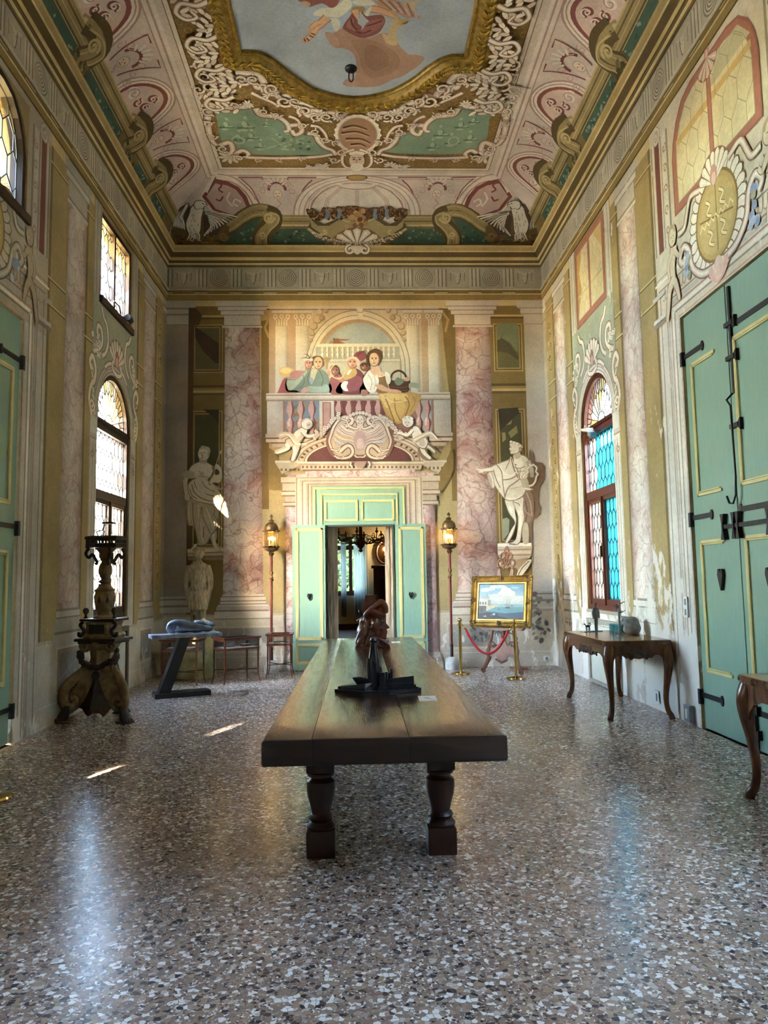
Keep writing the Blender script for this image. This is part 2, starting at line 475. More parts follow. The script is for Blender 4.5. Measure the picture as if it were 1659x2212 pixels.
wl = wall('wall_left', S_left, Y0-WT, D+WT, -.02, ZTOP, [arch_loop(c) for c in BAYS] + [rect_loop(c-.75, c+.68, 5.76, 7.04) for c in BAYS] + [bell_loop(7.0), rect_loop(6.05, 7.95, 0, 4.56)], OCHRE)
wr = wall('wall_right', S_right, Y0-WT, D+WT, -.02, ZTOP, [arch_loop(c) for c in BAYS] + [rect_loop(6.05, 7.95, 0, 4.56)], OCHRE)
wb = wall('wall_back', S_back, XL-WT, XR+WT, -.02, ZTOP, [rect_loop(DOOR_L, DOOR_R, 0, DOOR_T)], OCHRE)
def S_front(s, t, d=0.0): return Vector((s, Y0+d, t))
wf = wall('wall_front', S_front, XL-WT, XR+WT, -.02, ZTOP, [], STONE)

# floor: polished terrazzo, chips of white, grey, tan, rose and black stone
def terrazzo():
    m = bpy.data.materials.new('terrazzo'); m.use_nodes = True
    nt = m.node_tree; b = nt.nodes['Principled BSDF']; L = nt.links.new
    pos = N(nt, 'ShaderNodeNewGeometry').outputs['Position']
    wn = N(nt, 'ShaderNodeTexNoise', in_Scale=30.0, in_Detail=2.0); L(pos, wn.inputs['Vector'])
    sb = N(nt, 'ShaderNodeVectorMath', operation='SCALE'); sb.inputs['Scale'].default_value = .018; L(wn.outputs['Color'], sb.inputs[0])
    ad = N(nt, 'ShaderNodeVectorMath', operation='ADD'); L(pos, ad.inputs[0]); L(sb.outputs[0], ad.inputs[1])
    def chips(scale, thr):
        v = N(nt, 'ShaderNodeTexVoronoi', voronoi_dimensions='2D', in_Scale=scale, in_Randomness=1.0); L(ad.outputs[0], v.inputs['Vector'])
        e = N(nt, 'ShaderNodeTexVoronoi', voronoi_dimensions='2D', feature='DISTANCE_TO_EDGE', in_Scale=scale); L(ad.outputs[0], e.inputs['Vector'])
        se = N(nt, 'ShaderNodeSeparateColor'); L(v.outputs['Color'], se.inputs[0])
        cr = N(nt, 'ShaderNodeValToRGB'); cr.color_ramp.interpolation = 'CONSTANT'
        el = cr.color_ramp.elements
        ramp = [(0, (88,76,70)), (.10, (150,128,112)), (.24, (142,122,108)), (.36, (172,152,136)), (.46, (236,232,226)), (.58, (166,142,116)), (.70, (132,116,108)), (.78, (196,182,170)), (.86, (64,58,60)), (.92, (146,112,98)), (.97, (244,242,238))]
        el[0].position = 0; el[0].color = lin(ramp[0][1]); el[1].position = ramp[1][0]; el[1].color = lin(ramp[1][1])
        for p, c in ramp[2:]:
            q = el.new(p); q.color = lin(c)
        L(se.outputs[0], cr.inputs[0])
        gt = N(nt, 'ShaderNodeMath', operation='GREATER_THAN'); gt.inputs[1].default_value = thr; L(e.outputs['Distance'], gt.inputs[0])
        g2 = N(nt, 'ShaderNodeMath', operation='GREATER_THAN'); g2.inputs[1].default_value = .35; L(se.outputs[1], g2.inputs[0])
        return cr.outputs[0], gt.outputs[0], g2.outputs[0]
    c1, e1, k1 = chips(44.0, .05); c2, e2, k2 = chips(100.0, .06)
    base = N(nt, 'ShaderNodeMix', data_type='RGBA'); base.inputs[6].default_value = lin((134,116,102)); L(e2, base.inputs[0]); L(c2, base.inputs[7])
    mu = N(nt, 'ShaderNodeMath', operation='MULTIPLY'); L(e1, mu.inputs[0]); L(k1, mu.inputs[1])
    top = N(nt, 'ShaderNodeMix', data_type='RGBA'); L(mu.outputs[0], top.inputs[0]); L(base.outputs[2], top.inputs[6]); L(c1, top.inputs[7])
    bn = N(nt, 'ShaderNodeTexNoise', in_Scale=.7, in_Detail=5.0); L(pos, bn.inputs['Vector'])
    br = N(nt, 'ShaderNodeMapRange'); br.inputs[1].default_value = .3; br.inputs[2].default_value = .7; br.inputs[3].default_value = .90; br.inputs[4].default_value = 1.05; L(bn.outputs[0], br.inputs[0])
    sc_ = N(nt, 'ShaderNodeVectorMath', operation='SCALE'); L(top.outputs[2], sc_.inputs[0]); L(br.outputs[0], sc_.inputs['Scale'])
    L(sc_.outputs[0], b.inputs['Base Color'])
    b.inputs['Roughness'].default_value = .235; b.inputs['Specular IOR Level'].default_value = .42
    return m
TERR = terrazzo()
bm = bmesh.new(); box(bm, ((XL+XR)/2, (Y0+D)/2, -.06), (XR-XL+.9, D-Y0+.9, .12)); structure(obj('floor', bm, TERR))

# vault: flat ceiling inside a cove that rises from the cornice
CLX0, CLX1, CLY1 = XL+COVE_A, XR-COVE_A, D-COVE_A
ceil_o = structure(surf_grid('ceiling', S_ceil, CLX0, CLX1, Y0+.2, CLY1, 4, 8, (150,112,36), CEILP))
def cove(name, S, s0, s1, cut0, cut1):
    """one side of the cove, mitred at the corners it shares with its neighbours"""
    n = FACETS; v = []; f = []
    for j in range(n+1):
        i = _cv(j/n)[0]
        v += [S(s0+(i if cut0 else 0), j/n), S(s1-(i if cut1 else 0), j/n)]
    for j in range(n): f.append((2*j, 2*j+1, 2*j+3, 2*j+2))
    me = bpy.data.meshes.new(name); me.from_pydata(v, [], f); paint_whole(me, (222,200,186))
    return structure(obj(name, me, CEILP))
cvb = cove('ceiling_cove_back', C_back, XL, XR, True, True)
cvl = cove('ceiling_cove_left', C_left, Y0, D, False, True)
cvr = cove('ceiling_cove_right', C_right, Y0, D, False, True)
bm = bmesh.new(); box(bm, ((XL+XR)/2, (Y0+D)/2, ZTOP+.1), (XR-XL+1, D-Y0+1, .2)); structure(obj('roof', bm, mat('roof_boards', (90,70,55))))
bm = bmesh.new(); box(bm, ((XL+XR)/2, Y0+.1, 8.6), (XR-XL, .2, 1.2)); structure(obj('ceiling_end', bm, mat('plaster_end', (190,175,150))))

# entablature: architrave, frieze ground and projecting cornice run along the left, back and right walls
def run_moulding(name, prof, m):
    """prof: (projection, z, colour of the face up to the next point)"""
    v, f, cs = [], [], []
    for p, z, c in prof:
        v += [(XL+p, Y0, z), (XL+p, D-p, z), (XR-p, D-p, z), (XR-p, Y0, z)]
    for j in range(len(prof)-1):
        for k in range(3):
            f.append((4*j+k, 4*j+k+1, 4*j+k+5, 4*j+k+4)); cs.append(prof[j][2])
    me = bpy.data.meshes.new(name); me.from_pydata(v, [], f)
    at = me.color_attributes.new('paint', 'FLOAT_COLOR', 'CORNER'); fl = []
    for c in cs: fl += list(lin(c))*4
    at.data.foreach_set('color', fl)
    return structure(obj(name, me, m))
G1, G2, G3, G4 = (196,166,92), (150,122,52), (112,88,34), (226,204,140)
arch_tr = run_moulding('trim_1', [(0, 7.10, G3), (.02, 7.10, (150,122,48)), (.022, 7.20, G4), (.03, 7.205, G4), (.03, 7.215, (128,104,40)), (.034, 7.285, (206,196,172)), (.05, 7.29, (206,196,172)), (.05, 7.31, (206,196,172)), (0, 7.315, STONE)], CORN)
fr_tr = run_moulding('trim_2', [(.006, 7.31, (176,164,140)), (.006, 7.80, (176,164,140))], CORN)
cor_tr = run_moulding('trim_3', [(0, 7.765, G3), (.025, 7.77, (120,96,40)), (.03, 7.80, G4), (.05, 7.805, G4), (.052, 7.825, G3), (.06, 7.865, G3), (.075, 7.87, (208,178,104)), (.085, 7.93, (120,94,36)), (.09, 7.94, (104,80,30)), (.15, 8.00, (120,94,36)), (.155, 8.005, (216,190,124)), (.17, 8.02, (176,146,76)), (.20, 8.075, (196,164,90)), (.21, 8.115, (150,120,50)), (.0, 8.125, G2)], CORN)

# ================================================================== glazing
def glass_mat(name, tint=(255,255,255), trans=.9, rough=.03):
    m = bpy.data.materials.new(name); m.use_nodes = True; nt = m.node_tree; L = nt.links.new
    for n in list(nt.nodes): nt.nodes.remove(n)
    o = N(nt, 'ShaderNodeOutputMaterial'); t = N(nt, 'ShaderNodeBsdfTransparent'); g = N(nt, 'ShaderNodeBsdfGlossy'); x = N(nt, 'ShaderNodeMixShader')
    c = lin(tint); t.inputs[0].default_value = (c[0]*trans, c[1]*trans, c[2]*trans, 1); g.inputs['Roughness'].default_value = rough
    lw = N(nt, 'ShaderNodeLayerWeight', in_Blend=.35); mr = N(nt, 'ShaderNodeMapRange'); mr.inputs[3].default_value = .03; mr.inputs[4].default_value = .5
    L(lw.outputs['Fresnel'], mr.inputs[0]); L(mr.outputs[0], x.inputs[0]); L(t.outputs[0], x.inputs[1]); L(g.outputs[0], x.inputs[2]); L(x.outputs[0], o.inputs[0])
    return m
GL = glass_mat('clear_glass'); GLY = glass_mat('amber_glass', (252,230,164)); GLC = glass_mat('cream_glass', (250,246,234))
def milky(name, c, fac):
    m = bpy.data.materials.new(name); m.use_nodes = True; nt = m.node_tree; L = nt.links.new
    for n in list(nt.nodes): nt.nodes.remove(n)
    o = N(nt, 'ShaderNodeOutputMaterial'); t = N(nt, 'ShaderNodeBsdfTransparent'); tr = N(nt, 'ShaderNodeBsdfTranslucent'); df = N(nt, 'ShaderNodeBsdfDiffuse')
    a = N(nt, 'ShaderNodeMixShader'); x = N(nt, 'ShaderNodeMixShader'); a.inputs[0].default_value = .35; x.inputs[0].default_value = fac
    for s_ in (t, tr, df): s_.inputs[0].default_value = lin(c)
    L(tr.outputs[0], a.inputs[1]); L(df.outputs[0], a.inputs[2]); L(t.outputs[0], x.inputs[1]); L(a.outputs[0], x.inputs[2]); L(x.outputs[0], o.inputs[0])
    return m
GLT = milky('turquoise_glass', (48,124,134), .75)
LEAD = mat('lead_came', (62,58,54), .5, .3)
WOOD_R = mat('red_brown_window_wood', (98,44,32), .35, noise=.2, scale=3, stretch=(14,14,2))
WOOD_K = mat('dark_window_wood', (58,38,28), .5, noise=.2, scale=3, stretch=(14,14,2))
def hexes(x0, x1, y0, y1, w, h):
    """elongated hexagon net"""
    out = []; k = h*.28; row = 0; y = y0-h
    while y < y1+h:
        x = x0-w + (w/2 if row % 2 else 0)
        while x < x1+w:
            out.append([(x, y+k), (x+w/2, y), (x+w, y+k), (x+w, y+h-k), (x+w/2, y+h), (x, y+h-k)]); x += w
        y += h-k; row += 1
    return out
def leaded(parent, S, outline, cells, pick, d=-.09, lead_w=.016):
    """each pane of a leaded light is its own piece; the cames form one net"""
    cb = bmesh.new(); seen = set()
    for c in cells:
        p = clip_convex(c, outline)
        if len(p) < 3: continue
        q = []
        for a in p:
            if not q or math.hypot(a[0]-q[-1][0], a[1]-q[-1][1]) > 1e-4: q.append(a)
        if len(q) > 2 and math.hypot(q[0][0]-q[-1][0], q[0][1]-q[-1][1]) < 1e-4: q.pop()
        if len(q) < 3: continue
        cx, cy = sum(a[0] for a in q)/len(q), sum(a[1] for a in q)/len(q)
        b = bmesh.new(); tl = random.uniform(-.0015, .0015)
        try: b.faces.new([b.verts.new(S(a[0], a[1], d+tl*((a[0]-cx)*40))) for a in q])
        except ValueError: b.free(); continue
        obj('pane', b, pick(cx, cy), parent)
        for i in range(len(q)):
            a, e = q[i-1], q[i]; key = tuple(sorted(((round(a[0], 3), round(a[1], 3)), (round(e[0], 3), round(e[1], 3)))))
            if key in seen or math.hypot(a[0]-e[0], a[1]-e[1]) < .004: continue
            seen.add(key); tube(cb, [S(*a, d), S(*e, d)], lead_w/2, 5)
    obj('lead_came', cb, LEAD, parent)
def bar(bm, S, x0, x1, y0, y1, d0, d1):
    p = [(x0, y0), (x1, y0), (x1, y1), (x0, y1)]; prism(bm, p, d0, d1, lambda u, v, d: S(u, v, d))
def frame_loop(bm, S, outer, inner, d0, d1):
    n = len(outer)
    A = [[bm.verts.new(S(*p, d)) for p in lp] for d in (d0, d1) for lp in (outer, inner)]
    for k in range(n):
        j = (k+1) % n
        for a, b in ((0, 1), (2, 3), (0, 2), (1, 3)):
            try: bm.faces.new((A[a][k], A[a][j], A[b][j], A[b][k]))
            except ValueError: pass
def arch_window(name, S, c, wood, pick, label):
    e = empty(name, S(c, SILL, -.1)); e['kind'] = 'structure'; e['label'] = label
    inv = e.matrix_world.inverted() if False else Matrix.Translation(-Vector(e.location))
    T = lambda s, t, d=0.0: S(s, t, d) - Vector(e.location)
    bm = bmesh.new(); fw = .075
    outer = [(c-HALF, SILL), (c+HALF, SILL)] + arc(c, SPRING, HALF, 0, PI, 24)
    inner = [(c-HALF+fw, SILL+fw), (c+HALF-fw, SILL+fw)] + arc(c, SPRING, HALF-fw, 0, PI, 24)
    frame_loop(bm, T, outer, inner, -.16, -.03)
    obj('frame', bm, wood, e)
    bm = bmesh.new(); bar(bm, T, c-HALF+.02, c+HALF-.02, 3.86, 4.03, -.15, -.02); bar(bm, T, c-HALF+.02, c+HALF-.02, 3.96, 3.985, -.02, .0); obj('transom', bm, wood, e)
    bm = bmesh.new(); bar(bm, T, c-HALF+.02, c+HALF-.02, 2.87, 3.0, -.15, -.03); obj('transom', bm, wood, e)
    for a, b in ((c-HALF+fw, c-.004), (c+.004, c+HALF-fw)):
        bm = bmesh.new(); o_ = rect_loop(a, b, SILL+fw, 2.87); i_ = rect_loop(a+.06, b-.06, SILL+fw+.09, 2.81)
        frame_loop(bm, T, o_, i_, -.14, -.045); obj('casement', bm, wood, e)
        leaded(e, T, i_, hexes(a, b, SILL, 2.9, .15, .30), lambda x, y: pick(x, y, a > c-.1))
    bm = bmesh.new(); bar(bm, T, c-.025, c+.025, SILL+fw, 2.87, -.045, -.025); obj('mullion', bm, wood, e)
    i_ = rect_loop(c-HALF+fw, c+HALF-fw, 3.0, 3.86); leaded(e, T, i_, hexes(c-HALF, c+HALF, 2.95, 3.9, .17, .32), lambda x, y: pick(x, y, True))
    R1 = HALF-fw; half = [(c-R1, 4.03), (c+R1, 4.03)] + arc(c, SPRING, R1, 0, PI, 18)[1:-1]
    cells = []
    for k in range(11):   # fan of rays round a small half rose
        a0, a1 = PI*k/11, PI*(k+1)/11
        am = (a0+a1)/2; ri, rm = .16, .47 + .06*(k % 2)
        P = lambda r, a: (c+r*math.cos(a), SPRING+r*math.sin(a))
        cells.append([P(ri, a0), P(.45, a0), P(.53, am), P(.45, a1), P(ri, a1)])
        cells.append([P(.45, a0), P(.8, a0), P(.8, am), P(.53, am)]); cells.append([P(.53, am), P(.8, am), P(.8, a1), P(.45, a1)])
    cells.append([(c+.16*math.cos(PI*k/10), SPRING+.16*math.sin(PI*k/10)) for k in range(11)])
    leaded(e, T, half, cells, lambda x, y: pick(x, y, None))
    bm = bmesh.new(); bar(bm, T, c+.03, c+.055, 1.95, 2.12, -.045, -.0); obj('latch', bm, LEAD, e)
    # stone sill
    bm = bmesh.new(); bar(bm, T, c-HALF, c+HALF, SILL-.05, SILL+.001, -.5, .02); obj('sill', bm, mat('sill_stone', (168,156,140), .7), e)
    return e
def tint_left(x, y, k):
    if k is None: return GLY if (y > 4.25 and random.random() < .75) else GLC
    return GLC if random.random() < .3 else GL
def tint_right(x, y, k):
    if k is None: return GLC if random.random() < .7 else GLY
    return GL
arch_window('window_1', S_left, 11.0, WOOD_K, tint_left, 'tall arched leaded window on the left wall, blown out by daylight')
arch_window('window_2', S_right, 11.0, WOOD_R, lambda x, y, k: (GLC if random.random() < .75 else GLY) if k is None else (GLT if x < 10.98 or (y > 3 and x < 11.3) else GL), 'tall arched red-brown window on the right wall with turquoise panes')
arch_window('window_3', S_left, 3.0, WOOD_K, tint_left, 'arched window on the left wall beside the viewer')
arch_window('window_4', S_right, 3.0, WOOD_R, tint_right, 'arched window on the right wall beside the viewer')
def square_window(name, S, loop, wood, label, cell=(.16, .32), mullion=True):
    c = sum(p[0] for p in loop)/len(loop); e = empty(name, S(c, 5.76, -.1)); e['kind'] = 'structure'; e['label'] = label
    T = lambda s, t, d=0.0: S(s, t, d) - Vector(e.location)
    cx, cy = c, 6.3
    x0, x1 = min(p[0] for p in loop), max(p[0] for p in loop); y0, y1 = min(p[1] for p in loop), max(p[1] for p in loop)
    cx = (x0+x1)/2; cy = (y0+y1)/2
    inner = [(cx+(p[0]-cx)*(1-.13/(x1-x0)), cy+(p[1]-cy)*(1-.13/(y1-y0))) for p in loop]
    bm = bmesh.new(); frame_loop(bm, T, loop, inner, -.16, -.02); obj('frame', bm, wood, e)
    if mullion: bm = bmesh.new(); bar(bm, T, cx-.035, cx+.035, y0+.03, y1-.03, -.15, -.03); obj('mullion', bm, wood, e)
    leaded(e, T, inner, hexes(x0, x1, y0, y1, *cell), lambda x, y: GLY if y > y0+.72*(y1-y0) else (GLC if y > y0+.5*(y1-y0) else GL))
    bm = bmesh.new(); bar(bm, T, x0-.03, x1+.03, y0-.10, y0, -.3, .05); obj('sill', bm, WOOD_K, e)
    return e
square_window('window_5', S_left, rect_loop(10.25, 11.68, 5.76, 7.04), WOOD_K, 'square upper leaded window with amber top panes above the left arched window')
square_window('window_6', S_left, bell_loop(7.0), WOOD_K, 'wide upper leaded window with swept shoulders above the left green door', (.26, .46))
square_window('window_7', S_left, rect_loop(2.25, 3.68, 5.76, 7.04), WOOD_K, 'square upper window on the left wall beside the viewer')
# ================================================================== green doors
GREEN = mat('sage_green_paint', (134,166,147), .42, noise=.05, scale=5, stretch=(10,10,1.2), bump=.05, bscale=30)
CREAM = mat('cream_paint', (214,200,138), .45, noise=.06)
IRON = mat('wrought_iron', (48,46,48), .5, .55, noise=.15, bump=.15, bscale=40)
BLACK = mat('black_gap', (12,12,12), .9)
def panel_frame(bm, S, x0, x1, y0, y1, d, w=.05, sides='lrtb', h=.018):
    """raised cream moulding round a panel: two rounded fillets"""
    def rail(ax, bx, ay, by):
        bar(bm, S, min(ax, bx), max(ax, bx), min(ay, by), max(ay, by), d, d+h)
    for off, ww in ((0, w*.62), (w*.72, w*.28)):
        if 'l' in sides: rail(x0+off, x0+off+ww, y0+off, y1-off)
        if 'r' in sides: rail(x1-off, x1-off-ww, y0+off, y1-off)
        if 't' in sides: rail(x0+off, x1-off, y1-off, y1-off-ww)
        if 'b' in sides: rail(x0+off, x1-off, y0+off, y0+off+ww)
def great_door(name, S, label, hardware):
    e = empty(name, S(7.0, 0, -.06)); e['kind'] = 'structure'; e['label'] = label
    T = lambda s, t, d=0.0: S(s, t, d) - Vector(e.location)
    for a, b, far in ((6.06, 6.99, False), (7.01, 7.94, True)):
        bm = bmesh.new(); bar(bm, T, a, b, .012, 4.55, -.10, -.03); lf = obj('door_leaf', bm, GREEN, e)
        for z0, z1 in ((.62, 2.02), (2.50, 3.98)):
            bm = bmesh.new()
            if far: panel_frame(bm, T, a+.26, b-.14, z0, z1, -.03, sides='rtb')
            else: panel_frame(bm, T, a+.12, b-.10, z0, z1, -.03)
            obj('panel_moulding', bm, CREAM, lf)
        if hardware or far:
            hx0, hx1 = (b-.42, b+.05) if far else (a-.05, b-.06)
            for z in (.36, 2.28, 4.10):
                bm = bmesh.new(); bar(bm, T, hx0, hx1, z-.026, z+.026, -.03, -.018)
                ex = hx0 if far else hx1
                prism(bm, [(ex+.045*math.cos(2*PI*k/10)*.6, z+.055*math.sin(2*PI*k/10)) for k in range(10)], -.03, -.016, lambda u, v, d: T(u, v, d))
                bar(bm, T, (hx1-.045 if far else hx0), (hx1 if far else hx0+.045), z-.10, z+.06, -.035, .012)
                obj('strap_hinge', bm, IRON, lf)
        if hardware:
            hx = a+.42 if not far else a+.36
            bm = bmesh.new()
            prism(bm, [(hx+p[0]*.055, 1.62+p[1]*.10) for p in ((0,-1.3), (.55,-.5), (1,.3), (.8,.85), (.35,.9), (0,.55), (-.35,.9), (-.8,.85), (-1,.3), (-.55,-.5))], -.03, .005, lambda u, v, d: T(u, v, d))
            obj('knocker', bm, IRON, lf)
    bm = bmesh.new(); bar(bm, T, 6.985, 7.015, .012, 4.55, -.12, -.055); obj('gap', bm, BLACK, e)
    if hardware:
        bm = bmesh.new()                      # long vertical bolt on the near leaf with a hook at its foot
        bar(bm, T, 6.89, 6.925, 3.42, 4.5, -.03, -.005); obj('bolt', bm, IRON, e)
        bm = bmesh.new(); tube(bm, [T(6.905, 3.42, 0.0), T(6.94, 3.36, .05), T(6.93, 3.30, .02), T(6.925, 2.6, .012), T(6.93, 2.42, .02), T(6.97, 2.34, .03), T(7.02, 2.35, .04), T(7.045, 2.42, .05)], .011, 8); obj('bolt_rod', bm, IRON, e)
        for z in (4.12, 3.78, 3.1):
            bm = bmesh.new(); bar(bm, T, 6.83, 6.985, z-.022, z+.022, -.03, .014)
            prism(bm, [(6.80, z-.06), (6.85, z-.02), (6.85, z+.02), (6.80, z+.06)], -.03, .006, lambda u, v, d: T(u, v, d)); obj('bolt_guide', bm, IRON, e)
        bm = bmesh.new(); bar(bm, T, 6.12, 7.27, 2.11, 2.15, -.02, .006); obj('lock_bar', bm, IRON, e)
        for x in (7.24, 7.03, 6.95, 6.42):
            bm = bmesh.new(); prism(bm, [(x-.034, 2.0), (x+.034, 2.0), (x+.012, 2.09), (x+.012, 2.17), (x+.034, 2.26), (x-.034, 2.26), (x-.012, 2.17), (x-.012, 2.09)], -.03, .018, lambda u, v, d: T(u, v, d)); obj('bar_keeper', bm, IRON, e)
        bm = bmesh.new(); bar(bm, T, 6.86, 6.93, .02, .52, -.03, .0); obj('foot_bolt', bm, IRON, e)
        for z in (.16, .38):
            bm = bmesh.new(); prism(bm, [(6.80, z-.045), (6.85, z-.015), (6.95, z-.02), (6.95, z+.02), (6.85, z+.015), (6.80, z+.045)], -.03, .014, lambda u, v, d: T(u, v, d)); obj('bolt_guide', bm, IRON, e)
    return e
great_door('door_1', S_right, 'tall double green door with iron straps and bolts on the right wall', True)
great_door('door_2', S_left, 'tall double green door in shadow on the left wall', False)

# doorway of the end wall: two leaves folded back against the wall, panelled board above
e = empty('door_3', (0, D, 0)); e['kind'] = 'structure'; e['label'] = 'double green door standing open in the end wall'
T = lambda s, t, d=0.0: S_back(s, t, d) - Vector((0, D, 0))
for a, b, hinge in ((-1.235, -.62, 1), (.70, 1.275, -1)):
    bm = bmesh.new(); bar(bm, T, a, b, .02, 2.70, .045, .09); lf = obj('door_leaf', bm, GREEN, e)
    for z0, z1 in ((.12, .50), (.56, 2.64)):
        bm = bmesh.new(); panel_frame(bm, T, a+.06, b-.05, z0, z1, .09, w=.055, h=.014); obj('panel_moulding', bm, CREAM, lf)
    kx = (a+b)/2 + .01*hinge
    bm = bmesh.new(); prism(bm, [(kx+p[0]*.045, 1.36+p[1]*.06) for p in ((0,-1.1), (.6,-.5), (1,.3), (.6,1), (0,.7), (-.6,1), (-1,.3), (-.6,-.5))], .09, .12, lambda u, v, d: T(u, v, d)); ball(bm, T(kx, 1.37, .125), .022, 2); obj('knocker', bm, IRON, lf)
    for z in (.45, 2.3):
        bm = bmesh.new(); x = b if hinge > 0 else a; tube(bm, [T(x, z-.06, .05), T(x, z+.06, .05)], .014, 8); obj('hinge', bm, IRON, lf)
bm = bmesh.new(); bar(bm, T, TR0, TR1, 2.70, TRT, .0, .03); tp = obj('overdoor_board', bm, GREEN, e)
bm = bmesh.new(); panel_frame(bm, T, TR0+.03, TR1-.03, 2.68, TRT-.03, .03, w=.03, sides='lrt'); obj('panel_moulding', bm, CREAM, tp)
bm = bmesh.new(); panel_frame(bm, T, TR0+.16, TR1-.16, 2.68, TRT-.15, .03, w=.03, sides='lrt'); obj('panel_moulding', bm, CREAM, tp)
for a, b in ((-.63, .0), (.06, .69)):
    bm = bmesh.new(); panel_frame(bm, T, a, b, 2.77, 3.17, .03, w=.04); obj('panel_moulding', bm, CREAM, tp)
bm = bmesh.new()
for x in (DOOR_L, DOOR_R-.03): bar(bm, T, x, x+.03, 0, 2.69, -.06, .03)
bar(bm, T, DOOR_L, DOOR_R, 2.665, 2.70, -.06, .03); obj('jamb', bm, mat('dark_green_jamb', (60,74,66), .6), e)
# ================================================================== frescoes of the end wall
# every shape below is flat paint on the plaster; outlines are given in photo pixels and carried onto the wall plane
def zt(x0, y0, k): return lambda x, y: q_back(x0+x/k, y0+y/k)
Z1, Z2 = zt(340, 630, 3.318), zt(760, 630, 3.318)
ZF, ZS = zt(580, 730, 4.74), zt(580, 870, 4.1475)
ZL, ZA = zt(380, 950, 8.508), zt(1020, 930, 6.703)
SHAFT = [(0, (212,196,186)), (.12, (232,220,210)), (.35, (228,214,206)), (.62, (214,196,188)), (.85, (182,156,148)), (1, (150,122,114))]
SHAFT_R = [(0, (198,172,162)), (.12, (220,198,188)), (.35, (216,192,182)), (.62, (202,176,166)), (.85, (176,148,140)), (1, (146,118,110))]
def band_lines(p, x0, x1, z0, z1, cols):
    n = len(cols)
    for k, c in enumerate(cols): p.rect(x0, x1, z1-(z1-z0)*(k+1)/n, z1-(z1-z0)*k/n, c)
# --- wall field between the orders
p = Paint('painted_field', wb, S_back, lift=.001)
x0, x1 = XL, XR
for x0, x1 in ((XL, DOOR_L), (DOOR_R, XR)):
    p.rect(x0, x1, 0, 1.02, (196,180,156)); p.rect(x0, x1, 1.02, 1.06, (176,158,132))
    p.rect(x0, x1, .26, .275, (214,204,188)); p.rect(x0, x1, 0, .26, (190,178,158))
x0, x1 = XL, XR
p.rect(x0, x1, 6.93, 7.1, (206,180,116)); p.rect(x0, x1, 6.90, 6.93, (112,90,40))
for sx in (-1, 1):       # ochre panels between corner pilaster and column
    a, b = (-3.22, -2.52) if sx < 0 else (2.63, 3.30)
    p.rect(a, b, 1.06, 6.98, (132,106,46))
    band_lines(p, a, b, 5.22, 5.42, [(96,74,30), (150,122,58), (188,160,92), (110,86,38)])
    band_lines(p, a, b, 6.72, 6.80, [(196,168,100), (104,80,34)])
    for z0, z1, fill in ((5.66, 6.62, (104,100,62)), (2.3, 4.92, (82,80,50))):
        a2, b2 = a+.06, b-.04
        p.rect(a2, b2, z0, z1, (176,148,82)); p.rect(a2+.025, b2-.025, z0+.025, z1-.025, (98,76,32)); p.rect(a2+.045, b2-.045, z0+.045, z1-.045, (158,130,70)); p.rect(a2+.075, b2-.075, z0+.075, z1-.075, fill)
p.poly([Z1(*q) for q in ((270,250),(440,370),(440,515),(420,515),(330,430),(270,330))], (82,62,48))
p.poly([Z1(*q) for q in ((330,845),(440,845),(440,950),(400,900))], (64,60,44))
p.poly([Z2(*q) for q in ((1040,230),(1190,225),(1190,440),(1130,360),(1070,330),(1040,360))], (118,128,100))
p.poly([Z2(*q) for q in ((1040,350),(1075,335),(1085,285),(1070,335),(1135,380),(1195,470),(1190,490),(1120,440),(1042,430))], (86,82,62))
for q, c in ((((1080,880),(1130,840),(1170,850),(1140,950),(1100,960)), (150,140,84)), (((1120,1010),(1180,960),(1190,1010),(1140,1050)), (140,132,78)), (((1075,1010),(1100,1010),(1105,1060),(1080,1080)), (146,136,80)), (((1050,840),(1190,830),(1200,870),(1060,1000)), (70,62,44))):
    p.poly([Z2(*w) for w in q], c)
p.poly([ZA(*q) for q in ((440,1280),(500,1260),(540,1290),(530,1480),(450,1590),(435,1400))], (150,158,132))
# shadow beside each order, painted in darker ochre (trompe-l'oeil, part of the mural)
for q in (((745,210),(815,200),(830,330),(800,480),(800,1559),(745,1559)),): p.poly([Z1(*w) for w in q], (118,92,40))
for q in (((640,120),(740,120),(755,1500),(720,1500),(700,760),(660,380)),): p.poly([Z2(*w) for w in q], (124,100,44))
p.stroke([Z1(770,150), Z1(800,180), Z1(770,260), Z1(800,330)], .05, (160,132,70)); p.stroke([Z2(650,150), Z2(690,200), Z2(670,290)], .05, (160,132,70))
p.build()

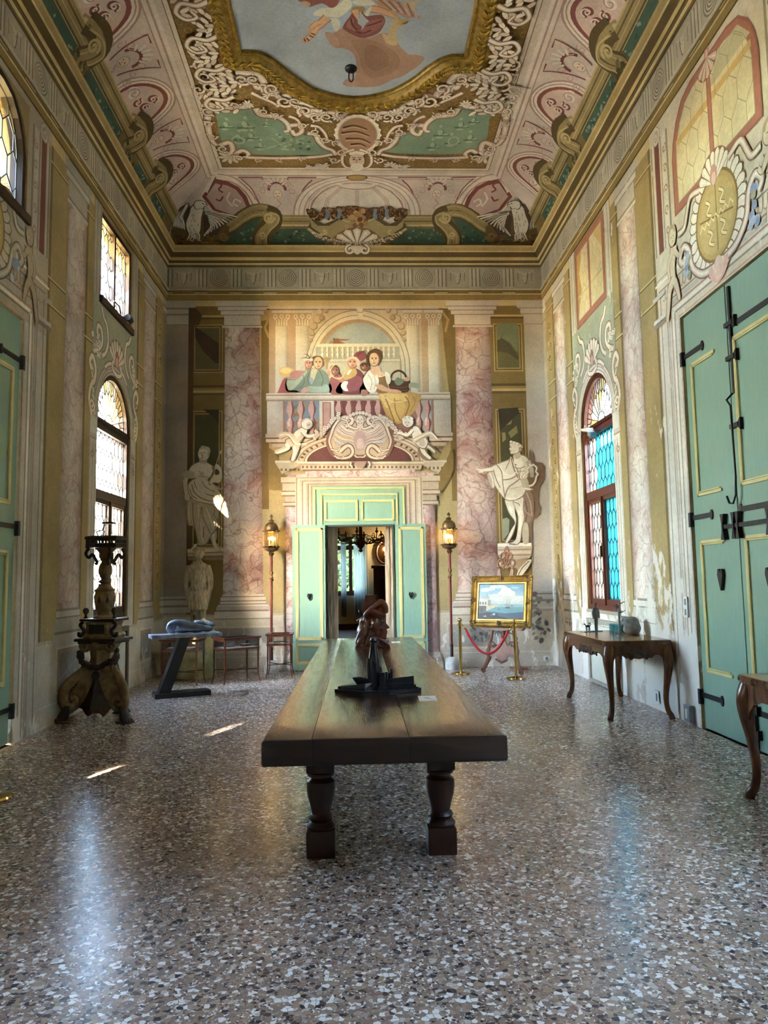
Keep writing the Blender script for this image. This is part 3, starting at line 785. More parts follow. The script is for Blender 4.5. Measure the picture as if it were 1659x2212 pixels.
# --- the two great marble columns and the corner pilasters
def col_back(tag_, cx, r0, r1, shaft, sh):
    p = Paint('painted_column', wb, S_back, MARBLE, lift=.006)
    p.hgrad(cx-r0, cx+r0, 1.42, 6.55, shaft, (cx+sh-r1, cx+sh+r1)); p.build()
    q = Paint('painted_capital', wb, S_back, lift=.008)
    st = [(t, mixc(c, (214,202,186), .75)) for t, c in shaft]; dk = [(t, mixc(c, (120,100,84), .7)) for t, c in shaft]
    c = cx+sh
    for z0, z1, w, s_ in ((6.98, 7.08, r1*1.55, st), (6.965, 6.98, r1*1.5, dk), (6.90, 6.965, r1*1.42, st), (6.885, 6.90, r1*1.36, dk), (6.81, 6.885, r1*1.26, st), (6.795, 6.81, r1*1.15, dk), (6.60, 6.795, r1*1.06, st), (6.585, 6.60, r1*1.14, dk), (6.55, 6.585, r1*1.16, st)):
        q.hgrad(c-w, c+w, z0, z1, s_)
    for z0, z1, w, s_ in ((1.39, 1.42, r0*1.04, st), (1.37, 1.39, r0*1.06, dk), (1.31, 1.37, r0*1.12, st), (1.29, 1.31, r0*1.12, dk), (1.25, 1.29, r0*1.14, st), (1.235, 1.25, r0*1.2, dk)):
        q.hgrad(cx-w, cx+w, z0, z1, s_)
    q.poly([(cx-r0*1.2, 1.235), (cx-r0*1.32, 1.19), (cx-r0*1.34, 1.15), (cx-r0*1.28, 1.11), (cx+r0*1.28, 1.11), (cx+r0*1.34, 1.15), (cx+r0*1.32, 1.19), (cx+r0*1.2, 1.235)], (186,168,152))
    q.stroke([(cx-r0*1.25, 1.215), (cx+r0*1.25, 1.215)], .02, (216,204,190)); q.stroke([(cx-r0*1.25, 1.12), (cx+r0*1.25, 1.12)], .03, (140,112,100))
    q.rect(cx-r0*1.42, cx+r0*1.42, .98, 1.105, (206,194,174)); q.rect(cx-r0*1.42, cx+r0*1.42, .96, .98, (150,134,112))
    # framed slab of grey marble in the pedestal below
    q.rect(cx-.62, cx+.62, .34, .84, (206,194,172)); q.rect(cx-.58, cx+.58, .38, .80, (166,150,126)); q.rect(cx-.50, cx+.50, .44, .75, (158,154,146))
    q.build()
col_back('l', -2.16, .375, .33, SHAFT, -.03); col_back('r', 2.26, .385, .335, SHAFT_R, .03)
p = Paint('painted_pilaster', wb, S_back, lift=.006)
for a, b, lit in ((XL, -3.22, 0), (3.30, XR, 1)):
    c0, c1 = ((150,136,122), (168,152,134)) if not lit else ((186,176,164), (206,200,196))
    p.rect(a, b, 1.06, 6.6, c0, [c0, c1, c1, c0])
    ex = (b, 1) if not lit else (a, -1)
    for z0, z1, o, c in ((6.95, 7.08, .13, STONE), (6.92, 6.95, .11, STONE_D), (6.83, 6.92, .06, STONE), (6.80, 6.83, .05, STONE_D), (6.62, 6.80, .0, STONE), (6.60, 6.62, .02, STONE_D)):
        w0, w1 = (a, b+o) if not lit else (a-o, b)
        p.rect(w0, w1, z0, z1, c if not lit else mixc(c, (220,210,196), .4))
    for z0, z1, o, c in ((1.36, 1.40, .02, STONE), (1.33, 1.36, .03, STONE_D), (1.24, 1.33, .06, STONE), (1.20, 1.24, .05, STONE_D), (1.10, 1.20, .08, STONE)):
        w0, w1 = (a, b+o) if not lit else (a-o, b)
        p.rect(w0, w1, z0, z1, c)
    if not lit: p.poly([(b, 6.95), (b+.13, 6.95), (b+.26, 6.80), (b+.2, 6.6), (b+.1, 6.6), (b+.1, 1.4), (b, 1.4)], (98,72,42))  # the pilaster's shadow, painted in brown ochre as part of the mural
# dark mould stains over the right pedestal
for k in range(46):
    x = random.gauss(3.28, .16); z = random.gauss(.95, .26)
    if 2.75 < x < XR-.03 and .45 < z < 1.35: p.blob(x, z, random.uniform(.02, .075), random.uniform(.015, .05), random.choice(((118,108,100), (98,90,86), (136,126,116))), 9, random.random()*3)
for k in range(40):
    x = random.uniform(2.05, 2.95); z = random.gauss(.62, .1); p.blob(x, z, random.uniform(.02, .07), random.uniform(.012, .04), random.choice(((124,118,110), (104,100,98), (140,132,120))), 9, random.random()*3)
p.build()

# --- painted gallery: loggia, balcony, people
p = Paint('painted_loggia', wb, S_back, tone=.76, lift=.008)
A, B = ZF(0, 0)[0], ZF(1659, 0)[0]
gx0, gx1 = q_back(583, 700)[0], q_back(948, 700)[0]; gz0, gz1 = q_back(770, 852)[1], q_back(770, 661)[1]
p.rect(gx0, gx1, gz0, gz1, (206,190,160))
p.rect(gx0, gx1, gz1-.06, gz1, (226,216,196)); p.rect(gx0, gx1, gz1-.08, gz1-.06, (150,116,90))
for a, b in ((581, 604), (622, 640), (911, 925), (945, 953)):
    c = (196,164,128); p.rect(q_back(a, 760)[0], q_back(b, 760)[0], gz0, gz1-.08, c)
for a, b in ((595, 622), (639, 668), (879, 906), (925, 951)):   # pilasters with leafy capitals
    xa, xb = q_back(a, 760)[0], q_back(b, 760)[0]
    p.hgrad(xa, xb, gz0, gz1-.40, [(0, (226,218,200)), (.7, (212,202,182)), (1, (176,158,134))])
    zt_ = gz1-.12
    p.poly([(xa, zt_-.28), (xb, zt_-.28), (xb+.05, zt_-.06), (xb+.06, zt_), (xa-.06, zt_), (xa-.05, zt_-.06)], (190,166,136))
    for k in range(5):
        xx = xa+(xb-xa)*(k+.5)/5; p.stroke([(xx, zt_-.27), (xx, zt_-.17), (xx+.03*(k-2), zt_-.12)], .03, (226,214,194), .015)
    for k in range(3):
        xx = xa+(xb-xa)*k/2; p.stroke(arc(xx, zt_-.09, .035, 0, 2*PI, 8), .018, (236,226,206))
    p.rect(xa-.07, xb+.07, zt_-.02, zt_+.03, (222,210,188))
# arch with sky
ac = q_back(773, 760); ar = (q_back(868, 760)[0]-q_back(680, 760)[0])/2; az = q_back(773, 792)[1]; at_ = q_back(773, 690)[1]; ry = at_-az
p.poly([(ac[0]-ar-.17, gz0)] + [(ac[0]-ar-.17, az)] + arc(ac[0], az, ar+.17, PI, 0, 24, ry+.19) + [(ac[0]+ar+.17, gz0)], (164,138,108))
p.poly([(ac[0]-ar-.15, gz0)] + [(ac[0]-ar-.15, az)] + arc(ac[0], az, ar+.15, PI, 0, 24, ry+.17) + [(ac[0]+ar+.15, gz0)], (218,208,186))
p.stroke([(ac[0]-ar-.07, gz0), (ac[0]-ar-.07, az)] + arc(ac[0], az, ar+.07, PI, 0, 24, ry+.08) + [(ac[0]+ar+.07, gz0)], .015, (160,136,108))
p.poly([(ac[0]-ar, gz0)] + arc(ac[0], az, ar, PI, 0, 24, ry) + [(ac[0]+ar, gz0)], (178,150,112))
p.poly([(ac[0]-ar+.05, gz0)] + arc(ac[0]+.03, az-.02, ar-.06, PI, 0, 24, ry-.05) + [(ac[0]+ar-.02, gz0)], (160,172,178))
for cx_, cz_, rx_, rz_, c in ((-.3, .28, .22, .14, (196,176,126)), (-.2, .1, .3, .12, (188,172,138)), (.3, .3, .3, .10, (146,160,168)), (.45, .1, .25, .1, (176,182,178)), (-.05, .38, .2, .07, (190,170,128))):
    p.blob(ac[0]+cx_, az+cz_, rx_, rz_, c)
p.poly([Z1(*q) for q in ((1425,125),(1480,120),(1470,185),(1440,175))], (228,216,194)); p.stroke([Z1(1430,130), Z1(1432,150), Z1(1470,150), Z1(1478,122)], .012, (140,110,84))
for sx, Zc in ((1, 0), (-1, 1)):      # spandrel figures
    for (u, v, r_, c) in ((1165,150,24,(214,196,166)), (1150,200,34,(206,186,154)), (1120,250,30,(200,178,146)), (1180,190,22,(186,160,128)), (1108,300,22,(196,174,142)), (1100,350,16,(190,166,134)), (1210,140,18,(196,172,138))):
        X, Zz = Z1(u, v); X = X if sx > 0 else 2*ac[0]-X
        p.blob(X, Zz, r_/3.318*.0091, None, mixc(c, (120,90,60), .45)); p.blob(X-.012, Zz+.012, r_/3.318*.0091*.8, None, c)
# far balustrade
zb0, zb1 = q_back(773, 776)[1], q_back(773, 746)[1]
p.rect(ac[0]-ar+.03, ac[0]+ar-.03, gz0, zb0, (206,196,170)); p.rect(ac[0]-ar+.03, ac[0]+ar-.03, zb0, zb1, (176,176,160))
p.rect(ac[0]-ar+.03, ac[0]+ar-.03, zb1-.03, zb1+.03, (222,212,188)); p.rect(ac[0]-ar+.03, ac[0]+ar-.03, zb0-.05, zb0, (218,208,184)); p.rect(ac[0]-ar+.03, ac[0]+ar-.03, zb0-.06, zb0-.05, (160,144,116))
def baluster(p, x, z0, z1, w, light, dark):
    h = z1-z0; pr = [(.35,0), (.5,.04), (.3,.1), (.62,.26), (.66,.36), (.3,.48), (.3,.54), (.62,.66), (.66,.76), (.3,.92), (.5,.95), (.5,1)]
    p.poly([(x-w*a, z0+h*b) for a, b in pr] + [(x+w*a, z0+h*b) for a, b in reversed(pr)], dark)
    p.poly([(x-w*a, z0+h*b) for a, b in pr] + [(x+w*a*.45, z0+h*b) for a, b in reversed(pr)], light)
    p.poly([(x-w*a*.75, z0+h*b) for a, b in pr[3:6]] + [(x-w*a*.1, z0+h*b) for a, b in reversed(pr[3:6])], mixc(light, (255,250,240), .5))
for k in range(15):
    x = ac[0]-ar+.16+k*(2*ar-.3)/14; baluster(p, x, zb0+.02, zb1-.03, .05, (226,216,192), (150,124,88) if k in (1,2,3,4,5) else (184,172,148))
# far figures with a bird on the rail
for q, c in ((((640,50),(680,10),(715,5),(740,40),(790,60),(620,62)), (140,92,62)), (((715,10),(760,12),(845,15),(790,30),(740,35)), (150,104,70)), (((655,15),(668,2),(682,8),(676,24)), (120,76,54)), (((615,58),(640,25),(668,30),(660,60)), (168,128,88))):
    p.poly([ZF(*w) for w in q], c)
p.build()

p = Paint('painted_balcony', wb, S_back, tone=.76, lift=.014)
def zr(x0, x1, y0, y1): a = ZF(x0, y1); b = ZF(x1, y0); return a[0], b[0], a[1], b[1]
bx0, bx1 = q_back(577, 900)[0], q_back(974, 900)[0]; bz0, bz1 = q_back(770, 944)[1], q_back(770, 851)[1]
p.rect(bx0, bx1, bz0, bz1, (176,120,108))
# openings behind the balusters: sky, foliage, robes
p.rect(q_back(617, 900)[0], q_back(690, 900)[0], bz0+.05, bz1-.1, (132,150,168)); p.rect(q_back(722, 900)[0], q_back(832, 900)[0], bz0+.05, bz1-.1, (134,66,62)); p.rect(q_back(905, 900)[0], q_back(932, 900)[0], bz0+.05, bz1-.1, (176,184,186))
for k in range(30):
    x = random.uniform(q_back(618, 900)[0], q_back(688, 900)[0]); z = random.uniform(bz0+.08, bz1-.14)
    p.blob(x, z, random.uniform(.03, .07), random.uniform(.03, .06), random.choice(((112,148,190), (164,172,168), (150,120,80), (172,140,96), (120,140,110))), 8)
for px in (627.5, 650.5, 674.5, 733, 755, 776.5, 797.5, 818, 905, 923):
    baluster(p, q_back(px, 900)[0], bz0+.03, bz1-.1, .115, (214,164,150), (142,76,68))
# pedestals
for a, b in ((577, 614), (935, 974)):
    xa, xb = q_back(a, 900)[0], q_back(b, 900)[0]; p.rect(xa, xb, bz0, bz1-.08, (208,196,180), [(214,204,188), (196,182,166), (196,182,166), (218,208,192)]); p.rect(xb-.02 if a < 700 else xa, xb if a < 700 else xa+.02, bz0, bz1-.08, (160,128,112))
xa, xb = q_back(690, 900)[0], q_back(722, 900)[0]
p.rect(xa, xb, bz0, bz1-.08, (222,208,184)); p.rect(xa+.06, xb-.06, bz0+.1, bz1-.16, (166,116,98)); p.rect(xa+.085, xb-.085, bz0+.12, bz1-.18, (206,150,136))
# rail
rx0, rx1 = q_back(575, 858)[0], q_back(972, 858)[0]
band_lines(p, rx0, rx1, q_back(770, 866)[1], q_back(770, 849)[1], [(226,214,190), (178,146,120), (232,222,200), (228,216,194), (206,190,164), (168,138,110)])
# lower cornice of the balcony
for k, (dx, z0, z1, c) in enumerate(((.03, 0, .07, (206,190,168)), (.05, -.03, 0, (140,104,86)), (.02, -.09, -.03, (226,214,192)), (-.05, -.12, -.09, (150,112,92)), (-.10, -.19, -.12, (206,188,162)), (-.2, -.26, -.19, (170,136,108)))):
    p.rect(bx0-dx, bx1+dx, bz0+z0, bz0+z1, c)
p.build()

# --- people at the balcony
def person(name, shapes):
    q = Paint(name, wb, S_back, tone=.88, lift=.022)
    for sh in shapes:
        k = sh[0]
        if k == 'p': q.poly([ZF(*w) for w in sh[1]], sh[2])
        elif k == 'P': q.poly([ZF(*w) for w in spline(sh[1], 5, True)], sh[2])
        elif k == 's': q.stroke([ZF(*w) for w in spline(sh[1], 5)], sh[2]*.00192, sh[3], (sh[4]*.00192 if len(sh) > 4 else None))
        elif k == 'o':
            x, z = ZF(sh[1], sh[2]); q.blob(x, z, sh[3]*.00192, sh[4]*.00192, sh[5], 16, sh[6] if len(sh) > 6 else 0)
    return q.build()
def face(x, y, w, h, skin, hair=None, a=0.0):
    d = mixc(skin, (60,30,20), .45); lt = mixc(skin, (255,226,190), .4)
    out = [('o', x, y, w, h, d, a), ('o', x-w*.1, y-h*.05, w*.88, h*.9, skin, a), ('o', x-w*.28, y+h*.1, w*.36, h*.4, lt, a)]
    out += [('o', x-w*.42, y-h*.12, w*.16, h*.07, (54,34,28)), ('o', x+w*.28, y-h*.12, w*.16, h*.07, (54,34,28)), ('s', [(x-w*.62, y-h*.26), (x-w*.2, y-h*.28)], 5, (70,44,34)), ('s', [(x+w*.1, y-h*.28), (x+w*.5, y-h*.25)], 5, (70,44,34)),
            ('s', [(x-w*.08, y-h*.1), (x-w*.14, y+h*.25), (x+w*.04, y+h*.28)], 6, d), ('s', [(x-w*.3, y+h*.5), (x, y+h*.46), (x+w*.2, y+h*.5)], 7, (140,62,52))]
    return out
SK = (206,150,112)
person('painted_musician', [('P', [(95,560),(150,430),(190,420),(200,520),(300,545),(300,565),(95,565)], (176,74,70)),
    ('P', [(112,340),(150,300),(230,310),(265,350),(215,400),(130,390)], (216,176,86)), ('P', [(120,345),(155,312),(215,318),(230,345),(180,370)], (236,204,120)), ('s', [(215,385),(300,350),(400,340)], 14, (206,160,80), 8),
    ('P', [(215,400),(250,345),(350,340),(330,400),(280,420)], (196,124,112))] + face(412, 270, 40, 58, (196,128,100)) + [('P', [(360,240),(400,205),(450,215),(450,240),(400,232)], (220,206,184)), ('s', [(425,215),(400,175),(360,170)], 12, (84,70,54), 3), ('s', [(420,215),(370,205),(330,215)], 10, (96,80,60), 3), ('s', [(430,210),(430,165)], 9, (84,70,54), 3)])
person('painted_gentleman', [('P', [(290,560),(180,540),(185,425),(270,430),(340,360),(420,320),(520,320),(590,360),(625,450),(630,562)], (132,150,132)),
    ('P', [(190,440),(280,435),(350,370),(400,345),(330,450),(250,530),(200,530)], (178,188,160)), ('P', [(440,330),(500,320),(480,400),(440,480),(420,470),(430,400)], (206,190,150)), ('P', [(420,420),(450,410),(455,450),(430,475)], (150,166,190)),
    ('P', [(400,500),(520,500),(600,480),(615,555),(420,556)], (164,182,164)), ('s', [(520,335),(560,420),(540,500)], 8, (96,116,100)), ('s', [(350,380),(370,450),(330,520)], 7, (104,122,104)), ('s', [(430,330),(400,430),(440,490)], 7, (96,114,98)), ('P', [(330,545),(370,510),(410,520),(405,552),(350,560)], (214,156,136)),
    ('P', [(440,250),(450,200),(500,185),(555,205),(570,260),(555,300),(530,220),(480,225),(460,290)], (104,84,64))] + face(512, 262, 50, 68, (206,160,112)))
person('painted_horn_player', [('P', [(625,565),(630,430),(660,400),(740,380),(760,565)], (160,82,78)), ('P', [(600,350),(625,335),(640,370),(615,390)], (200,134,100))] + face(685, 340, 42, 52, (150,92,72)) + [('P', [(630,320),(650,285),(700,285),(728,330),(700,305),(660,300)], (84,56,46)),
    ('s', arc(708, 345, 72, 0, 2*PI, 24), 12, (196,168,104)), ('s', arc(708, 345, 75, 0, 2*PI, 24), 4, (236,216,150)), ('P', [(560,215),(600,200),(640,215),(615,250),(605,320),(590,320),(585,250)], (170,140,76))])
person('painted_piper', [('P', [(700,565),(740,450),(800,400),(850,320),(930,330),(975,400),(985,565)], (128,60,66)), ('P', [(800,400),(860,390),(940,400),(960,470),(900,540),(760,556),(790,480)], (150,76,80)), ('P', [(770,430),(800,330),(840,310),(890,320),(905,370),(850,415)], (200,160,84)), ('P', [(800,380),(820,335),(850,330),(830,370)], (232,222,200)),
    ('P', [(690,410),(740,400),(780,430),(760,470),(720,440)], (196,120,88)), ('P', [(740,490),(780,445),(815,455),(800,500),(815,545),(770,540)], (240,236,228)), ('s', [(690,420),(740,420),(790,360),(830,305)], 9, (216,186,116))] + face(862, 258, 55, 60, (204,138,106)) + [('P', [(800,240),(830,205),(890,200),(930,240),(930,290),(905,290),(895,230),(850,215)], (216,190,170)),
    ('P', [(870,190),(900,150),(960,140),(1000,175),(985,220),(940,240),(905,200)], (140,60,72))] + [('s', [(910,190),(930+20*k,150-6*k),(940+22*k,130+8*k)], 8, (120,44,60), 3) for k in range(4)])
person('painted_servant', [('P', [(935,565),(960,420),(1010,340),(1060,330),(1040,565)], (124,64,64))] + face(990, 300, 52, 46, (134,76,54)) + [('P', [(935,290),(960,258),(1020,262),(1045,290),(990,276)], (90,50,40)), ('P', [(945,560),(960,530),(1010,545),(1015,580),(990,598),(955,592)], (176,116,96))])
person('painted_lady', [('P', [(1125,555),(1250,560),(1420,555),(1540,575),(1560,610),(1530,680),(1470,780),(1390,860),(1320,880),(1240,840),(1190,760),(1150,650)], (196,150,56)),
    ('P', [(1140,570),(1300,575),(1420,580),(1400,640),(1300,640),(1220,720),(1180,680)], (222,182,88)), ('P', [(1250,700),(1330,650),(1400,680),(1380,780),(1320,860),(1270,800)], (214,170,72)), ('s', [(1190,600),(1230,700),(1290,860)], 12, (150,106,30)), ('s', [(1290,620),(1300,740),(1350,850)], 10, (156,112,34)), ('s', [(1400,600),(1440,680),(1400,800)], 12, (150,104,28)), ('s', [(1480,600),(1500,660),(1450,760)], 9, (168,124,40)), ('s', [(1160,590),(1280,660),(1420,640)], 8, (236,204,120)),
    ('P', [(1110,560),(1090,420),(1120,390),(1195,385),(1215,470),(1230,556)], (146,108,52)), ('P', [(980,400),(1040,330),(1100,370),(1130,450),(1090,555),(1020,550),(970,450)], (236,228,210)), ('s', [(1020,380),(1060,450),(1040,540)], 8, (190,176,152)), ('s', [(1080,390),(1100,460),(1080,530)], 7, (196,182,158)), ('P', [(1195,350),(1240,380),(1250,450),(1220,480),(1200,420)], (230,222,202)),
    ('P', [(1085,300),(1130,295),(1150,340),(1195,380),(1130,405),(1060,370),(1040,330)], (220,176,134)), ('P', [(1095,490),(1150,480),(1230,520),(1330,535),(1360,562),(1260,560),(1150,540)], (212,158,114)), ('s', [(1100,380),(1140,402),(1200,384)], 6, (244,238,224)),
    ('P', [(1000,220),(1020,150),(1090,112),(1150,135),(1165,190),(1150,250),(1120,290),(1130,200),(1070,160),(1040,180),(1030,250),(1045,290),(1010,270)], (96,66,40))] + face(1085, 226, 52, 74, (220,178,132)))
person('painted_basket', [('P', [(1225,470),(1240,435),(1330,445),(1440,440),(1445,480),(1425,555),(1270,556)], (86,54,36)), ('s', [(1250,500),(1340,515),(1435,500)], 6, (120,80,50)), ('s', [(1265,535),(1345,545),(1425,535)], 6, (116,78,48)), ('s', [(1248,445),(1270,370),(1330,338),(1390,370),(1420,440)], 20, (72,44,28)), ('s', [(1252,440),(1275,375),(1330,346)], 5, (140,98,62)),
    ('P', [(1290,450),(1320,405),(1350,420),(1390,430),(1370,470),(1320,490)], (120,134,110)), ('P', [(1395,410),(1430,405),(1440,440),(1400,445)], (210,150,110)), ('P', [(1440,470),(1500,460),(1550,490),(1540,520),(1470,510),(1440,520)], (156,164,144))])

# --- overdoor: segmental pediment, shell cartouche, cherubs
p = Paint('painted_pediment', wb, S_back, tone=.76, lift=.026)
def S4(*pts): return [ZS(*q) for q in pts]
p.poly(S4((0,400),(60,440),(150,640),(140,788),(60,788),(0,780)), (150,122,58)) ; p.poly(S4((1500,640),(1590,520),(1650,380),(1659,600),(1560,788),(1500,788)), (150,122,58))
cx_, cz_ = ZS(815, 560)
def sarc(r, rz, n=30): return [(cx_ + r*math.cos(PI-PI*k/n), ZS(815, 525)[1] + rz*math.sin(PI*k/n)) for k in range(n+1)]
for r, rz, c in ((1.335, .60, (150,112,88)), (1.31, .585, (228,216,192)), (1.26, .55, (150,110,86)), (1.24, .535, (222,206,180)), (1.17, .485, (160,122,98)), (1.15, .47, (206,186,158)), (1.06, .41, (160,120,96)), (1.04, .40, (232,218,194)), (1.0, .375, (120,66,64))):
    p.poly(sarc(r, rz), c)
for k in range(9):
    t = .10+.025*k*1.0
    for a in (PI*(.06+.045*k), PI*(.94-.045*k)):
        p.blob(cx_+1.11*math.cos(a), ZS(815, 525)[1]+.445*math.sin(a), .035, .022, (120,84,66), 6, a)
# entablature: cornice with dentils, marble frieze, architrave
def erect(y0, y1, a, b, c): p.poly(S4((a, y0), (b, y0), (b, y1), (a, y1)), c)
p.poly(S4((60,540),(270,540),(290,560),(120,640),(100,600)), (206,188,160)); p.poly(S4((1390,520),(1595,520),(1550,590),(1520,640),(1380,560)), (212,196,170))
erect(530, 546, 270, 1390, (234,224,204)); erect(546, 562, 280, 1380, (196,170,142)); erect(562, 600, 290, 1370, (214,196,168)); erect(600, 616, 310, 1350, (150,112,90))
erect(520, 540, 60, 275, (230,218,196)); erect(516, 535, 1390, 1595, (230,218,196))
for k in range(28): erect(568, 588, 300+38*k, 318+38*k, (140,102,82))
for k in range(5): erect(592, 612, 110+38*k, 128+38*k, (140,102,82)); erect(575, 598, 1400+36*k, 1416+36*k, (140,102,82))
erect(628, 648, 150, 330, (196,172,146)); erect(615, 640, 1320, 1510, (196,172,146))
erect(700, 712, 140, 1500, (226,212,190)); erect(712, 735, 150, 330, (206,188,164)); erect(712, 735, 1320, 1495, (206,188,164)); erect(735, 745, 150, 330, (150,116,96)); erect(735, 745, 1320, 1490, (150,116,96)); erect(745, 790, 165, 325, (216,200,178)); erect(745, 790, 1320, 1480, (212,196,174))
p.build()
p = Paint('painted_frieze', wb, S_back, MARBLE, lift=.030)
p.poly(S4((335,615),(1310,600),(1320,640),(1310,690),(340,705),(328,660)), (214,190,190)); p.poly(S4((170,650),(330,640),(330,706),(172,716)), (206,184,184)); p.poly(S4((1325,632),(1480,628),(1478,694),(1325,700)), (206,184,184))
# small marble columns flanking the doorway
for a, b in ((618, 657), (902, 941)):
    xa, xb = q_back(a, 1200)[0], q_back(b, 1200)[0]; p.hgrad(xa, xb, .30, 3.05, [(0, (176,150,150)), (.25, (214,194,192)), (.6, (190,166,164)), (1, (132,106,104))])
p.build()
p = Paint('painted_door_surround', wb, S_back, tone=.70, lift=.030)
for a, b in ((614, 660), (899, 945)):
    xa, xb = q_back(a, 1100)[0], q_back(b, 1100)[0]
    for z0, z1, o, c in ((3.05, 3.08, 0, (150,118,100)), (3.08, 3.13, .02, (216,198,176)), (3.13, 3.15, .0, (150,116,98)), (3.15, 3.25, -.02, (206,186,164)), (3.25, 3.28, .03, (160,124,104)), (3.28, 3.34, .05, (224,208,186)), (3.34, 3.36, .05, (150,116,96)), (3.36, 3.50, .03, (210,192,170)), (3.50, 3.52, .05, (160,124,104)), (3.52, 3.62, .06, (220,204,182)), (.0, .12, .04, (200,186,166)), (.12, .2, .02, (180,160,140)), (.2, .3, .0, (206,190,170))):
        p.rect(xa-o, xb+o, z0, z1, c)
# nested fillets round the green overdoor
for o, c in ((.32, (216,200,176)), (.30, (160,122,102)), (.285, (228,212,190)), (.23, (214,194,172)), (.19, (150,110,92)), (.175, (226,208,186)), (.11, (206,180,160)), (.08, (150,108,90)), (.065, (222,200,176)), (.02, (176,140,120))):
    p.poly([(TR0-o, 0), (TR0-o, TRT+o*.55), (TR1+o, TRT+o*.55), (TR1+o, 0), (TR1, 0), (TR1, TRT), (TR0, TRT), (TR0, 0)], c)
p.build()

def flower(p, x, z, r, lt=(238,230,212), dk=(150,104,84)):
    p.blob(x, z, r*1.12, None, dk, 10)
    for k in range(5): p.blob(x+r*.55*math.cos(k*1.257+x*9), z+r*.55*math.sin(k*1.257+x*9), r*.46, None, lt, 8)
    p.blob(x, z, r*.26, None, (196,160,130), 6)
p = Paint('painted_cartouche', wb, S_back, tone=.76, lift=.036)
W_, K_, M_ = (242,234,216), (120,74,58), (214,190,164)
# shell body
sh_c = ZS(820, 395)
p.poly([ZS(*q) for q in spline([(640,130),(580,190),(525,290),(520,390),(570,480),(660,515),(740,480),(820,500),(900,490),(980,520),(1070,480),(1120,390),(1110,280),(1050,190),(980,130),(900,110),(820,70),(740,110)], 5, True)], (150,104,86))
p.poly([ZS(*q) for q in spline([(640,150),(590,210),(545,300),(545,380),(590,460),(660,490),(740,460),(820,470),(900,460),(980,495),(1060,460),(1095,380),(1085,280),(1030,200),(970,150),(900,150),(820,110),(740,150)], 5, True)], M_)
p.poly([ZS(*q) for q in spline([(640,215),(590,290),(620,380),(740,390),(780,410),(820,420),(860,410),(930,360),(1040,350),(1050,280),(990,200),(900,230),(820,240),(730,230)], 5, True)], (226,214,206))
ribs = [((650,205),(700,250),(760,270),(805,340)), ((615,245),(680,290),(750,310),(800,360)), ((600,290),(670,330),(740,340),(800,380)), ((600,340),(660,370),(740,370),(800,395)), ((990,200),(940,250),(890,270),(840,340)), ((1025,240),(960,290),(900,310),(845,360)), ((1045,290),(980,325),(910,335),(845,380)), ((1020,350),(960,355),(900,365),(845,395))]
tn = [(240,226,196), (232,214,190), (238,224,168), (206,212,228), (238,222,200), (230,204,196), (226,214,206), (206,214,232)]
for r, c in zip(ribs, tn): p.stroke([ZS(*q) for q in spline(r, 6)], .085, (150,104,92), .03); p.stroke([ZS(*q) for q in spline(r, 6)], .066, c, .02)
p.poly([ZS(*q) for q in spline([(790,260),(850,260),(880,330),(860,410),(820,430),(780,410),(765,330)], 5, True)], (206,176,176)); p.poly([ZS(*q) for q in spline([(800,330),(840,330),(850,400),(820,420),(792,400)], 5, True)], (226,204,204))
# scrolls
for sx in (1, -1):
    f = lambda q: ZS(820+sx*(q[0]-820), q[1])
    for pts, w in (((( 690,215),(740,190),(750,150),(700,130),(640,150),(590,210),(560,290),(545,350),(570,420),(620,450)), .07), (((640,440),(700,390),(740,400),(755,450),(720,490),(650,500),(590,480)), .075), (((660,150),(700,165),(705,195),(680,200),(668,185)), .035), (((560,420),(620,430),(640,400),(600,395)), .035), (((600,480),(620,500),(660,495),(680,470)), .03), (((720,215),(770,235),(800,230),(790,180),(770,150)), .05), (((770,470),(790,490),(820,488)), .035)):
        p.scroll([f(q) for q in spline(pts, 6)], w, W_, K_, (222,204,178), w*.5)
# mask
x, z = ZS(820, 165); p.blob(x, z, .085, .12, K_); p.blob(x, z, .075, .11, (232,220,198)); 
for s_ in (-1, 1): p.blob(x+s_*.03, z+.02, .014, .008, (90,56,46), 8); p.stroke([(x+s_*.01, z-.05), (x+s_*.05, z-.045)], .012, (130,84,66))
p.stroke([(x, z+.01), (x-.006, z-.025)], .014, (176,140,116)); p.poly([(x-.05, z-.07), (x+.05, z-.07), (x+.03, z-.14), (x, z-.17), (x-.03, z-.14)], (226,212,190))
for k in range(9): flower(p, x+(k-4)*.062, z+.155-.006*(k-4)**2, .036)
for sx in (1, -1):   # garlands running down to the cherubs
    for k in range(26):
        t = k/25; X = 820+sx*(185+t*175)+random.uniform(-14, 14); Yy = 115+t*150+random.uniform(-16, 16)+40*t*t; a = ZS(X, Yy); flower(p, a[0], a[1], random.uniform(.026, .044))
    for k in range(8): a = ZS(820+sx*(380+random.uniform(-30, 30)), 260+k*10); flower(p, a[0], a[1], .03)
